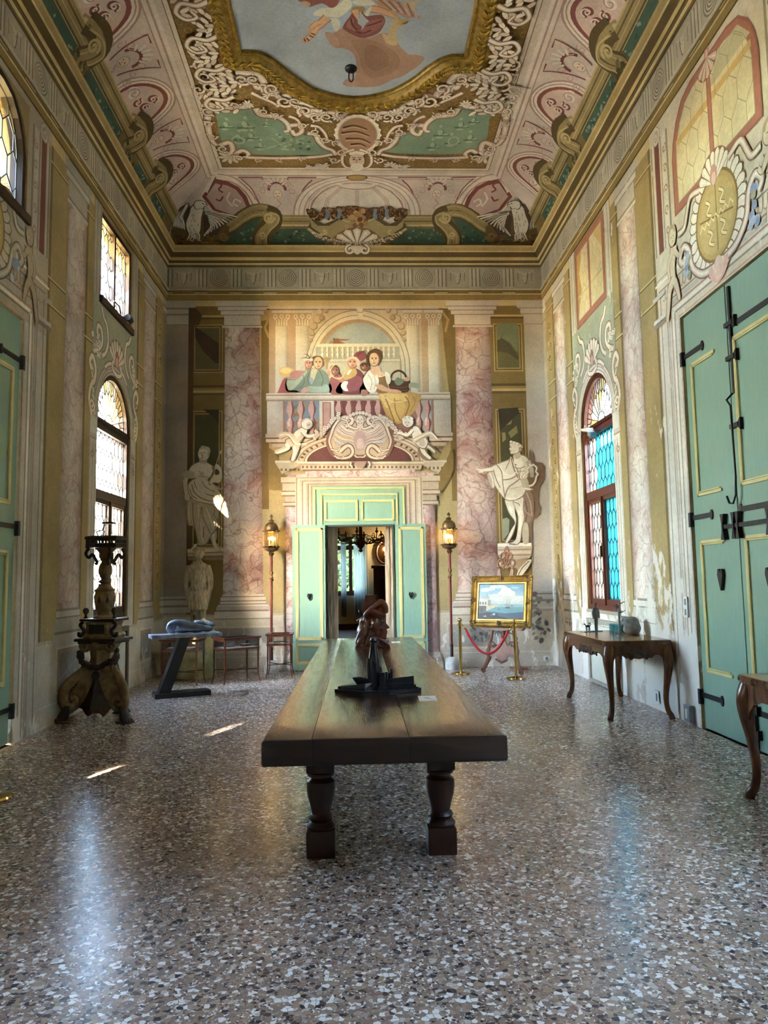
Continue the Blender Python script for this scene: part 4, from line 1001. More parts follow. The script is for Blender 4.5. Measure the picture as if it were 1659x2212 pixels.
# little pendant
p.poly(S4((760,530),(880,530),(870,560),(840,590),(800,590),(775,560)), (196,160,140)); p.scroll(S4((740,535),(730,560),(750,580)), .03, W_, K_, None); p.scroll(S4((895,530),(910,555),(900,575)), .03, W_, K_, None)
p.build()
def cherub(name, shapes):
    q = Paint(name, wb, S_back, tone=.84, lift=.050); k = .00220
    for sh in shapes:
        if sh[0] == 'P':
            pts = [ZS(*w) for w in spline(sh[1], 5, True)]; q.poly(pts, sh[2])
        elif sh[0] == 's': q.stroke([ZS(*w) for w in spline(sh[1], 5)], sh[2]*k, sh[3], (sh[4]*k if len(sh) > 4 else None))
        else: x, z = ZS(sh[1], sh[2]); q.blob(x, z, sh[3]*k, sh[4]*k, sh[5])
    q.build()
W1, W2, W3 = (244,240,226), (214,202,180), (150,122,100)
cherub('painted_cherub', [('P', [(215,400),(150,440),(60,470),(60,440),(140,400),(155,330),(230,330),(280,400),(270,450),(230,530),(200,530),(210,470)], W3), ('P', [(215,395),(150,425),(70,460),(65,430),(145,395),(165,335),(230,335),(275,400),(262,450),(228,522),(205,522),(216,460)], W2),
    ('s', [(160,370),(180,410),(120,440),(75,455)], 34, W1, 16), ('s', [(230,400),(240,450),(215,515)], 34, W1, 18), ('P', [(215,330),(230,270),(290,225),(340,225),(350,270),(310,330),(270,370),(230,380)], W3), ('P', [(220,325),(236,272),(292,232),(336,232),(344,268),(305,325),(268,360),(232,370)], W1), ('P', [(255,330),(300,280),(330,270),(310,320),(270,355)], W2),
    ('s', [(300,260),(350,310),(420,300),(470,290)], 36, W3, 24), ('s', [(300,256),(350,304),(420,296),(470,286)], 28, W1, 18), ('P', [(90,290),(150,265),(230,290),(290,370),(360,350),(330,390),(240,390),(190,320),(120,345)], W2), ('s', [(100,300),(180,290),(250,370),(340,368)], 12, W1), ('s', [(110,330),(180,310),(230,380)], 6, W3),
    ('o', 345, 195, 52, 52, W3), ('o', 345, 193, 47, 47, W1), ('o', 365, 205, 24, 30, W2), ('s', [(352,205),(372,203)], 7, W3), ('s', [(375,225),(388,222)], 6, W3)] + [('o', 312+14*math.cos(a)+20, 172+34*math.sin(a)*.6-4+10*(a/3), 16, 14, W1) for a in (2.2, 3.2, 4.0, 4.8, 5.6)] + [('s', [(305,180),(330,150),(360,150),(385,168)], 10, W2)])
cherub('painted_cherub', [('P', [(1345,400),(1340,460),(1400,520),(1480,515),(1430,470),(1420,410),(1480,440),(1500,470),(1505,440),(1480,400),(1400,360)], W3), ('s', [(1370,390),(1390,450),(1450,505)], 44, W1, 22), ('s', [(1390,380),(1440,410),(1490,450)], 38, W2, 18), ('s', [(1390,376),(1440,402),(1486,440)], 22, W1, 12),
    ('P', [(1280,270),(1290,215),(1340,215),(1380,280),(1430,350),(1400,420),(1340,400),(1290,340)], W3), ('P', [(1285,268),(1296,222),(1336,222),(1374,285),(1422,350),(1396,410),(1342,392),(1296,336)], W1), ('P', [(1340,300),(1390,330),(1400,390),(1350,380)], W2), ('s', [(1290,250),(1240,300),(1190,285),(1150,280)], 36, W3, 24), ('s', [(1290,246),(1240,294),(1190,280),(1150,276)], 28, W1, 18),
    ('P', [(1290,330),(1370,280),(1450,260),(1480,290),(1520,330),(1480,340),(1430,310),(1370,340),(1310,370)], W2), ('s', [(1300,340),(1380,300),(1450,275),(1510,330)], 12, W1), ('s', [(1320,355),(1390,315),(1440,300)], 5, W3),
    ('o', 1247, 178, 52, 52, W3), ('o', 1247, 176, 47, 47, W1), ('o', 1235, 188, 26, 28, (232,218,196)), ('s', [(1222,182),(1234,180)], 6, W3), ('s', [(1250,182),(1262,184)], 6, W3), ('s', [(1232,206),(1250,207)], 6, (170,120,104))] + [('o', 1247+36*math.cos(a), 160+26*math.sin(a), 16, 14, W2 if k % 2 else W1) for k, a in enumerate((3.4, 4.0, 4.6, 5.2, 5.8))])

# --- grisaille figures standing on brackets
def figure(name, Z, k, shapes, lift=.03):
    q = Paint(name, wb, S_back, lift=lift)
    for sh in shapes:
        if sh[0] == 'P': q.poly([Z(*w) for w in spline(sh[1], 5, True)], sh[2])
        elif sh[0] == 'p': q.poly([Z(*w) for w in sh[1]], sh[2])
        elif sh[0] == 's': q.stroke([Z(*w) for w in spline(sh[1], 5)], sh[2]*k, sh[3], (sh[4]*k if len(sh) > 4 else None))
        else: x, z = Z(sh[1], sh[2]); q.blob(x, z, sh[3]*k, sh[4]*k, sh[5], 20, sh[6] if len(sh) > 6 else 0)
    return q.build()
g1, g2, g3, g4 = (206,194,166), (176,162,134), (132,114,90), (226,216,190)
figure('painted_huntress', ZL, .00107, [
    ('p', [(215,2020),(880,1990),(885,2060),(860,2130),(870,2212),(230,2212),(215,2100)], (150,128,98)), ('p', [(215,2010),(880,1985),(885,2050),(215,2080)], g1), ('s', [(220,2120),(870,2100)], 40, (196,172,132)), ('s', [(225,2160),(870,2150)], 10, (120,88,60)),
    ('P', [(640,1760),(740,1640),(760,1800),(740,1880),(840,2010),(800,2060),(730,2030),(690,1960)], g2), ('s', [(690,1700),(705,1850),(740,1980),(790,2030)], 60, g1, 40),
    ('P', [(220,2050),(300,1990),(350,1920),(400,1930),(340,2020),(260,2080)], g1),
    ('P', [(215,1100),(270,1060),(320,1000),(850,1050),(840,1200),(790,1450),(760,1640),(650,1780),(560,1930),(400,1945),(390,1840),(330,1600),(230,1580),(205,1400),(205,1200)], g3),
    ('P', [(225,1110),(290,1080),(330,1020),(840,1060),(820,1200),(770,1450),(745,1620),(640,1760),(550,1910),(410,1925),(395,1830),(335,1590),(245,1570),(215,1400)], g2),
    ('P', [(230,820),(300,740),(420,700),(590,740),(750,850),(840,1000),(845,1150),(700,1200),(480,1160),(300,1090),(225,960)], g3), ('P', [(240,830),(310,752),(420,715),(580,750),(735,860),(825,1005),(830,1130),(690,1185),(490,1145),(310,1075),(240,955)], g1)] +
    [('s', q, w, c) for q, w, c in (([(340,760),(400,900),(560,1000),(820,1060)], 16, g3), ([(300,820),(340,960),(480,1080),(700,1150)], 18, g3), ([(480,760),(560,880),(720,960)], 14, g3), ([(260,900),(300,1020),(400,1090)], 14, g3), ([(360,780),(420,910),(570,1020)], 12, g4), ([(320,1090),(500,1140),(780,1150)], 14, g4),
        ([(480,1240),(500,1420),(600,1640),(640,1740)], 18, g3), ([(320,1150),(320,1400),(360,1640),(420,1900)], 18, g3), ([(420,1200),(440,1500),(500,1880)], 20, g1), ([(560,1250),(640,1450),(700,1640)], 24, g1), ([(250,1140),(240,1380),(280,1560)], 18, g1), ([(690,1360),(760,1480),(740,1620)], 12, g3), ([(470,1240),(440,1500),(460,1700)], 10, g3), ([(520,1600),(510,1800)], 16, (112,92,66)), ([(700,1200),(720,1320),(690,1360)], 14, g3), ([(300,1500),(240,1570)], 12, g3))] +
    [('P', [(245,580),(300,470),(430,410),(560,410),(690,490),(700,560),(610,720),(350,700)], g3), ('P', [(252,585),(308,480),(432,420),(556,420),(680,495),(688,560),(600,708),(360,690)], g1), ('P', [(340,600),(420,570),(500,600),(590,590),(600,690),(480,720),(360,690)], g2), ('o', 395, 630, 48, 50, g1), ('o', 575, 620, 52, 56, g1), ('s', [(330,690),(460,710),(600,730)], 14, g4),
    ('s', [(230,620),(180,740),(180,900),(210,1070)], 110, g3, 70), ('s', [(228,620),(182,740),(184,900),(214,1060)], 92, g1, 56), ('P', [(170,1010),(230,990),(265,1060),(240,1115),(180,1100)], g1), ('P', [(120,650),(200,570),(330,600),(340,690),(270,720),(190,690)], g2), ('s', [(200,660),(110,790)], 30, g2, 12),
    ('s', [(690,500),(720,620),(660,720),(620,800)], 60, g3, 40), ('P', [(720,470),(760,440),(840,500),(865,600),(860,740),(800,810),(700,800),(640,840),(605,800),(640,720),(700,620)], g3), ('P', [(728,478),(762,452),(830,508),(852,600),(845,735),(790,795),(705,785),(650,820),(620,795),(655,720),(712,620)], g1), ('P', [(735,540),(800,580),(790,640),(725,640)], (96,80,60)), ('s', [(750,440),(820,240)], 12, g1, 8), ('p', [(805,250),(842,180),(835,262)], g4), ('s', [(740,860),(820,910),(870,880)], 40, g2, 20),
    ('P', [(450,330),(570,330),(570,430),(500,440),(440,420)], g2), ('o', 520, 270, 106, 128, g3), ('o', 515, 268, 98, 120, g1), ('P', [(420,230),(450,150),(540,125),(620,150),(640,230),(590,300),(580,200),(500,170),(440,200)], g2), ('s', [(480,250),(500,330)], 16, g3), ('s', [(430,245),(470,240)], 12, g3), ('s', [(505,245),(555,240)], 12, g3), ('s', [(465,345),(510,342)], 14, (140,100,84)), ('s', [(470,115),(490,135),(520,110)], 10, g4)])
a1, a2, a3, a4 = (226,218,202), (196,184,164), (150,128,106), (242,236,224)
figure('painted_mural_shadow', ZA, .00136, [('P', [(830,280),(900,440),(1010,480),(1045,640),(1020,740),(960,830),(950,960),(985,1160),(960,1220),(860,1340),(860,1600),(820,1640),(780,1300),(800,700)], (134,104,82)), ('P', [(60,600),(100,620),(230,660),(300,760),(330,850),(300,860),(250,740),(120,650)], (150,110,100))], .022)  # shadow painted on the mural behind the lyre player
figure('painted_lyre_player', ZA, .00136, [
    ('p', [(360,1640),(850,1630),(860,1700),(850,1810),(820,1850),(600,1870),(400,1850),(365,1800)], (206,186,158)), ('s', [(365,1660),(850,1650)], 44, a4), ('s', [(370,1730),(850,1720)], 12, (160,126,96)), ('s', [(370,1770),(845,1760)], 30, (226,206,176)), ('s', [(380,1810),(840,1800)], 12, (150,110,84)), ('P', [(380,1880),(840,1870),(800,1960),(700,2090),(650,2110),(640,2000),(480,1990),(420,1960)], (186,152,110)), ('P', [(640,2110),(680,2000),(800,1880),(850,1880),(800,1990),(700,2110)], (232,220,196)), ('s', [(660,2100),(720,1990),(820,1890)], 14, (150,106,78)), ('P', [(380,1890),(440,1950),(430,1990),(390,1940)], (226,212,186)), ('s', [(600,1880),(560,1960)], 30, (226,212,186)),
    ('P', [(720,930),(800,860),(880,980),(890,1220),(860,1290),(770,1360),(720,1300),(740,1100)], (150,122,106)), ('s', [(780,900),(840,1060),(860,1240)], 20, (186,162,142)), ('s', [(760,1020),(790,1160),(770,1320)], 18, (116,88,74)), ('s', [(730,1100),(800,1210),(880,1230)], 14, (176,150,130)),
    ('P', [(720,1370),(800,1360),(810,1620),(730,1620)], a2),
    ('P', [(470,1000),(590,1020),(620,1200),(640,1300),(600,1480),(540,1590),(480,1630),(470,1600),(560,1440),(610,1330),(530,1210),(490,1110)], a3), ('P', [(478,1005),(585,1022),(615,1200),(628,1320),(590,1470),(530,1590),(480,1622),(560,1440),(618,1330),(540,1205),(498,1105)], a1),
    ('P', [(590,1020),(740,960),(740,1120),(755,1280),(720,1450),(700,1600),(640,1660),(530,1650),(545,1620),(620,1580),(645,1450),(650,1250),(610,1120)], a3), ('P', [(598,1025),(728,965),(728,1120),(742,1280),(706,1450),(688,1595),(630,1650),(542,1642),(620,1588),(655,1450),(662,1250),(620,1120)], a1), ('s', [(690,1080),(700,1250),(680,1440)], 30, a4), ('s', [(535,1090),(570,1200)], 26, a4), ('o', 690, 1190, 34, 40, a4), ('s', [(540,1640),(620,1650)], 12, a3),
    ('P', [(320,800),(470,1000),(600,1020),(740,950),(790,800),(700,700),(660,560),(560,380),(520,420),(360,480),(260,540),(300,700)], a3), ('P', [(330,800),(475,990),(598,1008),(728,940),(770,810),(690,710),(645,580),(565,395),(525,432),(365,492),(275,545),(312,700)], a1)] +
    [('s', q, w, c) for q, w, c in (([(350,500),(420,600),(440,780),(470,980)], 14, a3), ([(430,720),(560,700),(660,640)], 16, a3), ([(470,960),(520,830),(640,740),(680,700)], 16, a3), ([(560,400),(600,560),(660,690)], 18, a3), ([(300,560),(340,700),(400,830)], 14, a3), ([(470,700),(560,660),(640,600)], 14, a4), ([(500,980),(620,990),(720,930)], 18, a4), ([(400,520),(480,640),(560,650)], 14, a4), ([(520,850),(640,830),(740,800)], 14, a2), ([(480,560),(520,480),(540,420)], 12, a3), ([(600,1040),(660,1060),(690,1100)], 12, a3))] +
    [('P', [(215,660),(250,590),(300,600),(320,800),(290,840),(250,760)], a2), ('s', [(250,620),(290,720),(300,820)], 14, a4), ('s', [(300,560),(200,580),(120,590)], 70, a3, 44), ('s', [(300,556),(200,574),(130,584)], 56, a1, 34), ('s', [(150,575),(60,565)], 16, a4, 10), ('o', 120, 600, 34, 26, a1), ('s', [(110,620),(140,625)], 12, a3),
    ('P', [(580,380),(640,350),(760,365),(820,430),(830,540),(800,700),(690,720),(650,580)], a3), ('P', [(592,388),(642,360),(752,375),(808,436),(815,540),(788,690),(695,705),(660,580)], a1), ('P', [(600,420),(700,420),(740,520),(640,540)], a4), ('s', [(600,530),(680,550),(760,520)], 10, a3), ('s', [(640,600),(760,590)], 8, a3), ('s', [(690,560),(680,690)], 8, a3), ('s', [(800,440),(850,560),(860,680)], 70, a2, 56), ('o', 625, 500, 14, 12, a3),
    ('P', [(600,340),(680,320),(700,380),(640,420),(600,380)], a2), ('P', [(535,190),(620,165),(700,200),(715,260),(660,330),(600,345),(550,345),(540,300),(525,270),(540,240)], a3), ('P', [(543,196),(620,175),(690,206),(704,258),(652,322),(600,336),(556,336),(549,300),(535,270),(548,240)], a1), ('s', [(540,250),(565,240)], 10, a3), ('s', [(545,305),(570,300)], 8, a3)] + [('o', 560+150*t, 175+70*t*t+random.uniform(-8, 8), 24, 18, a2 if k % 2 else a4) for k, t in enumerate((0,.15,.3,.45,.6,.75,.9,1))] + [('o', 690, 250+k*18, 22, 16, a3 if k % 2 else a2) for k in range(4)] +
    [('s', [(780,570),(800,610),(740,660),(730,740),(790,800),(860,800),(910,740),(930,660),(960,635)], 34, a3), ('s', [(782,570),(800,610),(742,660),(732,740),(790,796),(858,796),(906,740),(926,660),(955,636)], 24, a4), ('s', [(780,570),(830,520),(880,500),(930,540),(920,600),(955,635)], 30, a3), ('s', [(780,570),(830,522),(880,504),(926,542),(916,600),(952,635)], 20, a4)] + [('s', [(800+22*k, 620), (770+22*k, 780)], 4, (120,96,78)) for k in range(5)] + [('o', 830, 500, 16, 16, a4), ('o', 880, 500, 16, 16, a4), ('P', [(700,720),(760,690),(800,720),(830,830),(880,850),(820,870),(740,850)], a2), ('s', [(740,840),(840,855)], 22, a4)])
# ================================================================== frescoes of the long walls (the two walls mirror each other)
def hex_lines(p, outline, w, h, col, lw):
    xs = [q[0] for q in outline]; ys = [q[1] for q in outline]
    for c in hexes(min(xs), max(xs), min(ys), max(ys), w, h):
        q = clip_convex(c, outline)
        if len(q) > 2: p.stroke(q, lw, col, closed=True)
def ccw(loop):
    a = sum(loop[i-1][0]*loop[i][1]-loop[i][0]*loop[i-1][1] for i in range(len(loop))); return loop if a > 0 else loop[::-1]
def shell(p, x, z, r, n=7, lt=(232,222,200), dk=(150,110,88), heart=(190,120,104), a0=.12*PI, a1=.88*PI):
    p.poly([(x, z)] + [(x+r*1.04*math.cos(a0+(a1-a0)*k/24), z+r*1.04*math.sin(a0+(a1-a0)*k/24)) for k in range(25)], dk)
    for k in range(n):
        a = a0+(a1-a0)*(k+.5)/n; da = (a1-a0)/n*.42
        p.poly([(x, z)] + [(x+r*(.92+.1*math.cos(t*PI/2))*math.cos(a+da*t), z+r*(.92+.1*math.cos(t*PI/2))*math.sin(a+da*t)) for t in (-1, -.5, 0, .5, 1)], lt)
        p.stroke([(x+r*.3*math.cos(a), z+r*.3*math.sin(a)), (x+r*.9*math.cos(a), z+r*.9*math.sin(a))], r*.05, mixc(lt, (255,250,240), .5))
    p.blob(x, z+r*.28, r*.22, r*.34, heart); p.blob(x, z+r*.18, r*.13, r*.2, mixc(heart, (255,240,220), .5))
def side_frescoes(S, par, right):
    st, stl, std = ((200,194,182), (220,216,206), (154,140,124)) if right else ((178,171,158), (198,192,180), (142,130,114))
    red = (170,104,80)
    FM = FRESCO_R if right else FRESCO
    p = Paint('painted_field', par, S, FM, lift=.001)
    # dado with joints and inset marble slabs
    for a, b in ((8.25, 10.25), (10.25, 11.75), (11.75, D), (Y0, 2.25), (2.25, 3.75), (3.75, 5.75)):
        top = 1.0 if not (a in (10.25, 2.25)) else SILL
        p.rect(a, b, 0, top, (200,190,172)); p.rect(a, b, top-.04, top, (186,168,142)); p.rect(a, b, .24, .25, (226,218,204)); p.rect(a, b, 0, .24, (200,188,168))
    for a, b in ((9.05, 9.85), (12.42, 13.12), (4.15, 4.95), (.9, 1.6)):
        p.rect(a, b, .34, .90, (214,204,184)); p.rect(a+.03, b-.03, .37, .87, (166,148,124)); p.rect(a+.08, b-.08, .42, .82, (148,144,140)); p.stroke([(a+.1, .5), ((a+b)/2, .62), (b-.12, .72)], .012, (178,174,170)); p.stroke([(a+.2, .8), ((a+b)/2-.05, .6), (b-.25, .44)], .01, (120,116,114))
    # ochre ground with darker bands
    for a, b in ((8.52, 9.05), (9.70, 9.98), (12.02, 12.40), (13.10, 13.62), (4.95, 5.48), (4.02, 4.30), (1.6, 1.98), (.38, .9)):
        p.rect(a, b, 1.0, 7.1, (170,147,88)); p.rect(a, a+.07, 1.0, 6.98, (128,107,58))
        for z in (5.30, 4.98): p.rect(a, b, z, z+.02, (214,190,124)); p.rect(a, b, z-.02, z, (120,94,44))
        p.rect(a, b, 6.74, 6.76, (214,190,124)); p.rect(a, b, 6.72, 6.74, (120,94,44)); p.rect(a, b, 6.95, 7.1, (210,186,124))
    # gilt trophies on the panel beside the corner
    for z0, z1 in ((5.5, 6.6), (1.5, 4.8)):
        n = int((z1-z0)/.2)
        for k in range(n):
            z = z0+.1+k*.2; y = 13.38+.05*math.sin(k*2.1)
            p.blob(y, z, .075, .07, (110,84,34), 10); p.stroke(curl(y, z, .07, k, 1.1, 10), .022, (206,176,104)); p.stroke([(y, z+.08), (y+.03, z+.17)], .025, (190,160,92))
        p.stroke([(13.38, z0), (13.38, z1)], .015, (206,178,110))
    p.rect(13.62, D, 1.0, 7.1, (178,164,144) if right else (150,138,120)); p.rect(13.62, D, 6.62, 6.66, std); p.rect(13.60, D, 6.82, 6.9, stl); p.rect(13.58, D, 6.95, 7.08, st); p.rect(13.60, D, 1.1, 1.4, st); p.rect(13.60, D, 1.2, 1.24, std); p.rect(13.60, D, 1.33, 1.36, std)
    p.build()
    # columns
    for c, r0, r1 in ((9.38, .34, .30), (12.74, .36, .31), (4.62, .34, .30), (1.26, .36, .31)):
        m = Paint('painted_column', par, S, MARBLE_W, lift=.004)
        sh = [(0, (190,174,164)), (.2, (224,212,202)), (.5, (234,226,216)), (.8, (218,204,194)), (1, (176,156,146))]
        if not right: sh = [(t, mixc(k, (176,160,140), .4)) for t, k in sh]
        m.hgrad(c-r0, c+r0, 1.36, 6.52, sh, (c-r1, c+r1)); m.build()
        q = Paint('painted_capital', par, S, FM, lift=.006)
        for z0, z1, w, k in ((6.95, 7.08, r1*1.5, st), (6.93, 6.95, r1*1.45, std), (6.85, 6.93, r1*1.3, stl), (6.83, 6.85, r1*1.2, std), (6.60, 6.83, r1*1.05, st), (6.57, 6.60, r1*1.12, std), (6.52, 6.57, r1*1.14, stl), (1.33, 1.36, r0*1.05, std), (1.26, 1.33, r0*1.1, stl), (1.24, 1.26, r0*1.1, std), (1.20, 1.24, r0*1.16, st)):
            q.rect(c-w, c+w, z0, z1, k)
        q.poly([(c-r0*1.16, 1.20), (c-r0*1.28, 1.15), (c-r0*1.28, 1.10), (c-r0*1.2, 1.06), (c+r0*1.2, 1.06), (c+r0*1.28, 1.10), (c+r0*1.28, 1.15), (c+r0*1.16, 1.20)], st); q.stroke([(c-r0*1.2, 1.07), (c+r0*1.2, 1.07)], .025, std)
        q.rect(c-r0*1.35, c+r0*1.35, .94, 1.05, stl); q.build()
    # window surrounds
    for wc in BAYS:
        q = Paint('painted_window_surround', par, S, FM, lift=.004)
        for sg in (-1, 1):
            X = lambda u: wc+sg*u
            q.rect(min(X(.75), X(1.02)), max(X(.75), X(1.02)), 1.0, 4.05, stl)
            for u, c in ((.80, std), (.845, st), (.90, std), (.985, (196,176,150))): q.rect(min(X(u), X(u+.018)), max(X(u), X(u+.018)), 1.02, 3.6, c)
            q.stroke(curl(X(.93), 3.45, .07, PI/2, sg*1.3, 16), .02, (150,118,92)); q.rect(min(X(.78), X(1.04)), max(X(.78), X(1.04)), 3.68, 3.74, st); q.rect(min(X(.78), X(1.04)), max(X(.78), X(1.04)), 3.66, 3.68, (176,130,104))
            q.rect(min(X(.72), X(1.0)), max(X(.72), X(1.0)), 3.98, 7.1, st); 
            for u, c in ((.76, std), (.80, stl), (.90, std), (.93, stl)): q.rect(min(X(u), X(u+.02)), max(X(u), X(u+.02)), 5.2, 7.08, c)
        # field over the arch
        q.poly(ccw([(wc-1.0, SPRING-.02), (wc-HALF, SPRING-.02)] + arc(wc, SPRING, HALF, PI, PI/2, 12) + [(wc, 5.72), (wc-1.0, 5.72)]), (168,172,146))
        q.poly(ccw([(wc+1.0, SPRING-.02), (wc+HALF, SPRING-.02)] + arc(wc, SPRING, HALF, 0, PI/2, 12) + [(wc, 5.72), (wc+1.0, 5.72)]), (168,172,146))
        q.stroke(arc(wc, SPRING, HALF+.075, 0, PI, 26), .15, stl); q.stroke(arc(wc, SPRING, HALF+.04, 0, PI, 26), .014, std); q.stroke(arc(wc, SPRING, HALF+.09, 0, PI, 26), .014, (176,140,112)); q.stroke(arc(wc, SPRING, HALF+.15, 0, PI, 26), .02, std)
        # rocaille: scroll brackets, garlands, a shell
        for sg in (-1, 1):
            X = lambda u: wc+sg*u
            L_, K_ = (234,226,206), (146,110,86)
            q.scroll([(X(u), z) for u, z in spline(((.98,3.98),(1.08,4.18),(1.02,4.38),(.90,4.48),(.86,4.66),(.98,4.80),(1.08,4.70),(1.02,4.60)), 6)], .085, L_, K_, (214,202,178))
            q.scroll([(X(u), z) for u, z in spline(((.92,4.9),(.74,4.98),(.62,5.12),(.66,5.28),(.80,5.30),(.82,5.18),(.74,5.16)), 6)], .075, L_, K_, (214,202,178))
            q.scroll([(X(u), z) for u, z in spline(((.60,4.92),(.46,5.02),(.38,5.2),(.44,5.42),(.58,5.5),(.66,5.62)), 6)], .07, L_, K_, (214,202,178))
            q.scroll([(X(u), z) for u, z in spline(((.5,4.78),(.34,4.88),(.2,4.92)), 6)], .06, L_, K_, (214,202,178))
            q.scroll(curl(X(.97), 4.12, .10, 0, sg*1.4, 18), .035, L_, K_, None)
            for k in range(14): flower(q, X(.70+.33*random.random()), 4.82+.34*random.random(), random.uniform(.03, .05), L_, K_)
            for k in range(7): q.stroke([(X(.86+.02*k), 4.0+.1*k), (X(.93+.02*k), 4.07+.1*k)], .03, L_)
        shell(q, wc, 4.93, .40, 7, (236,226,204) if right else (206,194,170), (150,112,90), (176,108,92))
        q.scroll(spline([(wc-.16, 4.98), (wc-.2, 4.86), (wc, 4.80), (wc+.2, 4.86), (wc+.16, 4.98)], 6), .06, (234,226,206), (146,110,86), None)
        q.build()
        if right:      # feigned upper window
            w = Paint('painted_window', par, S, lift=.008)
            a, b = wc-.75, wc+.68
            w.rect(a, b, 5.72, 7.06, (150,86,66)); w.rect(a+.02, b-.02, 5.74, 7.04, (172,104,80)); w.rect(a+.11, b-.11, 5.84, 6.94, (214,200,156)); w.poly([(b-.11, 5.9), (b-.11, 6.94), (b-.36, 6.94), (b-.22, 6.6), (b-.3, 6.3)], (196,152,62)); w.poly([(a+.11, 6.94), (a+.5, 6.94), (a+.11, 6.55)], (206,176,104)); w.rect(a+.11, b-.11, 6.2, 6.24, (196,184,146))
            hex_lines(w, rect_loop(a+.11, b-.11, 5.84, 6.94), .2, .36, (176,166,128), .009)
            w.rect((a+b)/2-.045, (a+b)/2+.045, 5.78, 7.0, (150,86,66)); w.rect((a+b)/2-.03, (a+b)/2+.03, 5.78, 7.0, (178,110,86)); w.build()
    # great door surround and its armorial overdoor
    q = Paint('painted_door_surround', par, S, FM, lift=.004)
    for a, b in ((7.95, 8.52), (5.48, 6.05)):
        q.rect(a, b, 0, 4.86, stl)
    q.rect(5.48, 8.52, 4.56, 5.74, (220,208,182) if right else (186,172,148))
    if right: q.rect(5.48, 8.52, 5.0, 7.1, (216,204,180))
    else:
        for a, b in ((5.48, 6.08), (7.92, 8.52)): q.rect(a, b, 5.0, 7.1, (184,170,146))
        q.rect(6.08, 7.92, 7.02, 7.1, (184,170,146))
    for sg in (-1, 1):
        X = lambda u: 7.0+sg*u
        for u, w, c in ((.955, .02, (206,164,140)), (1.06, .018, std), (1.09, .04, (240,232,216)), (1.15, .016, (176,124,98)), (1.2, .05, st), (1.26, .016, (168,116,90)), (1.42, .02, std), (1.50, .02, (196,176,150))):
            q.rect(min(X(u), X(u+w)), max(X(u), X(u+w)), 0, 4.56+(u-.95)*.95, c)
        # pilaster strips beside the feigned window
        for u, w, c in ((1.02, .04, std), (1.08, .10, stl), (1.20, .02, std), (1.26, .13, (126,66,56)), (1.41, .03, stl), (1.46, .03, std)):
            q.rect(min(X(u), X(u+w)), max(X(u), X(u+w)), 5.5, 6.9, c)
        for z in (5.7, 5.95, 6.2, 6.45, 6.7): q.stroke(curl(X(1.12), z, .06, z*5, 1.1, 10), .022, (170,140,108))
        q.scroll(curl(X(1.33), 6.95, .11, PI/2, sg*1.2, 14), .04, stl, std, None)
    for z, w, c in ((4.575, .02, (206,164,140)), (4.66, .018, std), (4.69, .04, (240,232,216)), (4.745, .016, (176,124,98)), (4.78, .05, st), (4.85, .016, (168,116,90)), (5.05, .02, std), (5.14, .03, (236,226,206)), (5.2, .012, std)):
        o = (z-4.56)*1.05; q.rect(6.05-o, 7.95+o, z, z+w, c)
    for k in range(34):   # guttae under the broken cornice
        y = 5.72+.078*k
        if abs(y-7.0) > .62: q.stroke([(y, 4.92), (y-.012, 5.04)], .014, (170,120,92)); q.stroke(arc(y+.03, 4.93, .025, PI, 2*PI, 6), .012, (176,128,100))
    q.build()
    w = Paint('painted_arms', par, S, lift=.010)
    if right:
        lp = bell_loop(7.0); w.poly(lp, (158,92,70)); w.poly([(7+(a-7)*.97, 6.38+(b-6.38)*.96) for a, b in lp], (176,106,82)); inn = [(7+(a-7)*.87, 6.38+(b-6.38)*.83) for a, b in lp]; w.poly(inn, (224,212,168)); w.poly([(6.2, 6.5), (7.8, 6.5), (7.8, 6.58), (6.2, 6.58)], (214,176,92)); w.poly([(6.2, 6.64), (7.0, 6.64), (6.8, 6.9), (6.4, 6.88)], (196,190,150))
        for a, b in zip(inn[:1], inn[1:2]): pass
        hex_lines(w, ccw(inn), .27, .46, (176,166,128), .011)
        w.rect(6.955, 7.045, 5.78, 7.0, (158,92,70)); w.rect(6.97, 7.03, 5.78, 7.0, (182,114,88))
        shell(w, 7.0, 7.0, .22, 5, (214,190,170), (150,92,72), (190,130,110), PI*1.1, PI*1.9)
    else:
        w.rect(6.0, 8.0, 5.55, 5.66, st)
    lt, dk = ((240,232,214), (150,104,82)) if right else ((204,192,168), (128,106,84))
    # feathered scrolls round an oval shield
    for k in range(30):
        a = 2*PI*k/30; w.blob(7.0+.50*math.cos(a), 5.28+.52*math.sin(a), .10, .075, dk, 9, a); w.blob(7.0+.50*math.cos(a), 5.28+.52*math.sin(a), .085, .06, lt, 9, a)
    w.blob(7.0, 5.28, .44, .46, (150,118,52), 28); w.blob(7.0, 5.28, .41, .43, (196,164,80), 28); w.blob(7.0, 5.28, .36, .38, (206,176,96), 28)
    w.stroke([(6.66, 5.2), (7.34, 5.36)], .02, (150,116,46)); w.stroke([(6.98, 5.64), (6.99, 4.92)], .02, (158,124,52))
    zz = [(6.66+.68*k/14, 5.28+(.03 if k % 2 else -.03)) for k in range(15)]; w.stroke(zz, .022, (240,222,160))
    for yy, z in ((7.14, 5.42), (6.86, 5.42), (7.12, 5.1), (6.86, 5.1)): w.scroll(spline([(yy-.05, z-.09), (yy+.04, z-.03), (yy-.03, z+.03), (yy+.05, z+.1)], 5), .03, (240,222,160), (140,108,42), None)
    shell(w, 7.0, 5.62, .34, 7, lt, dk, (206,150,130))
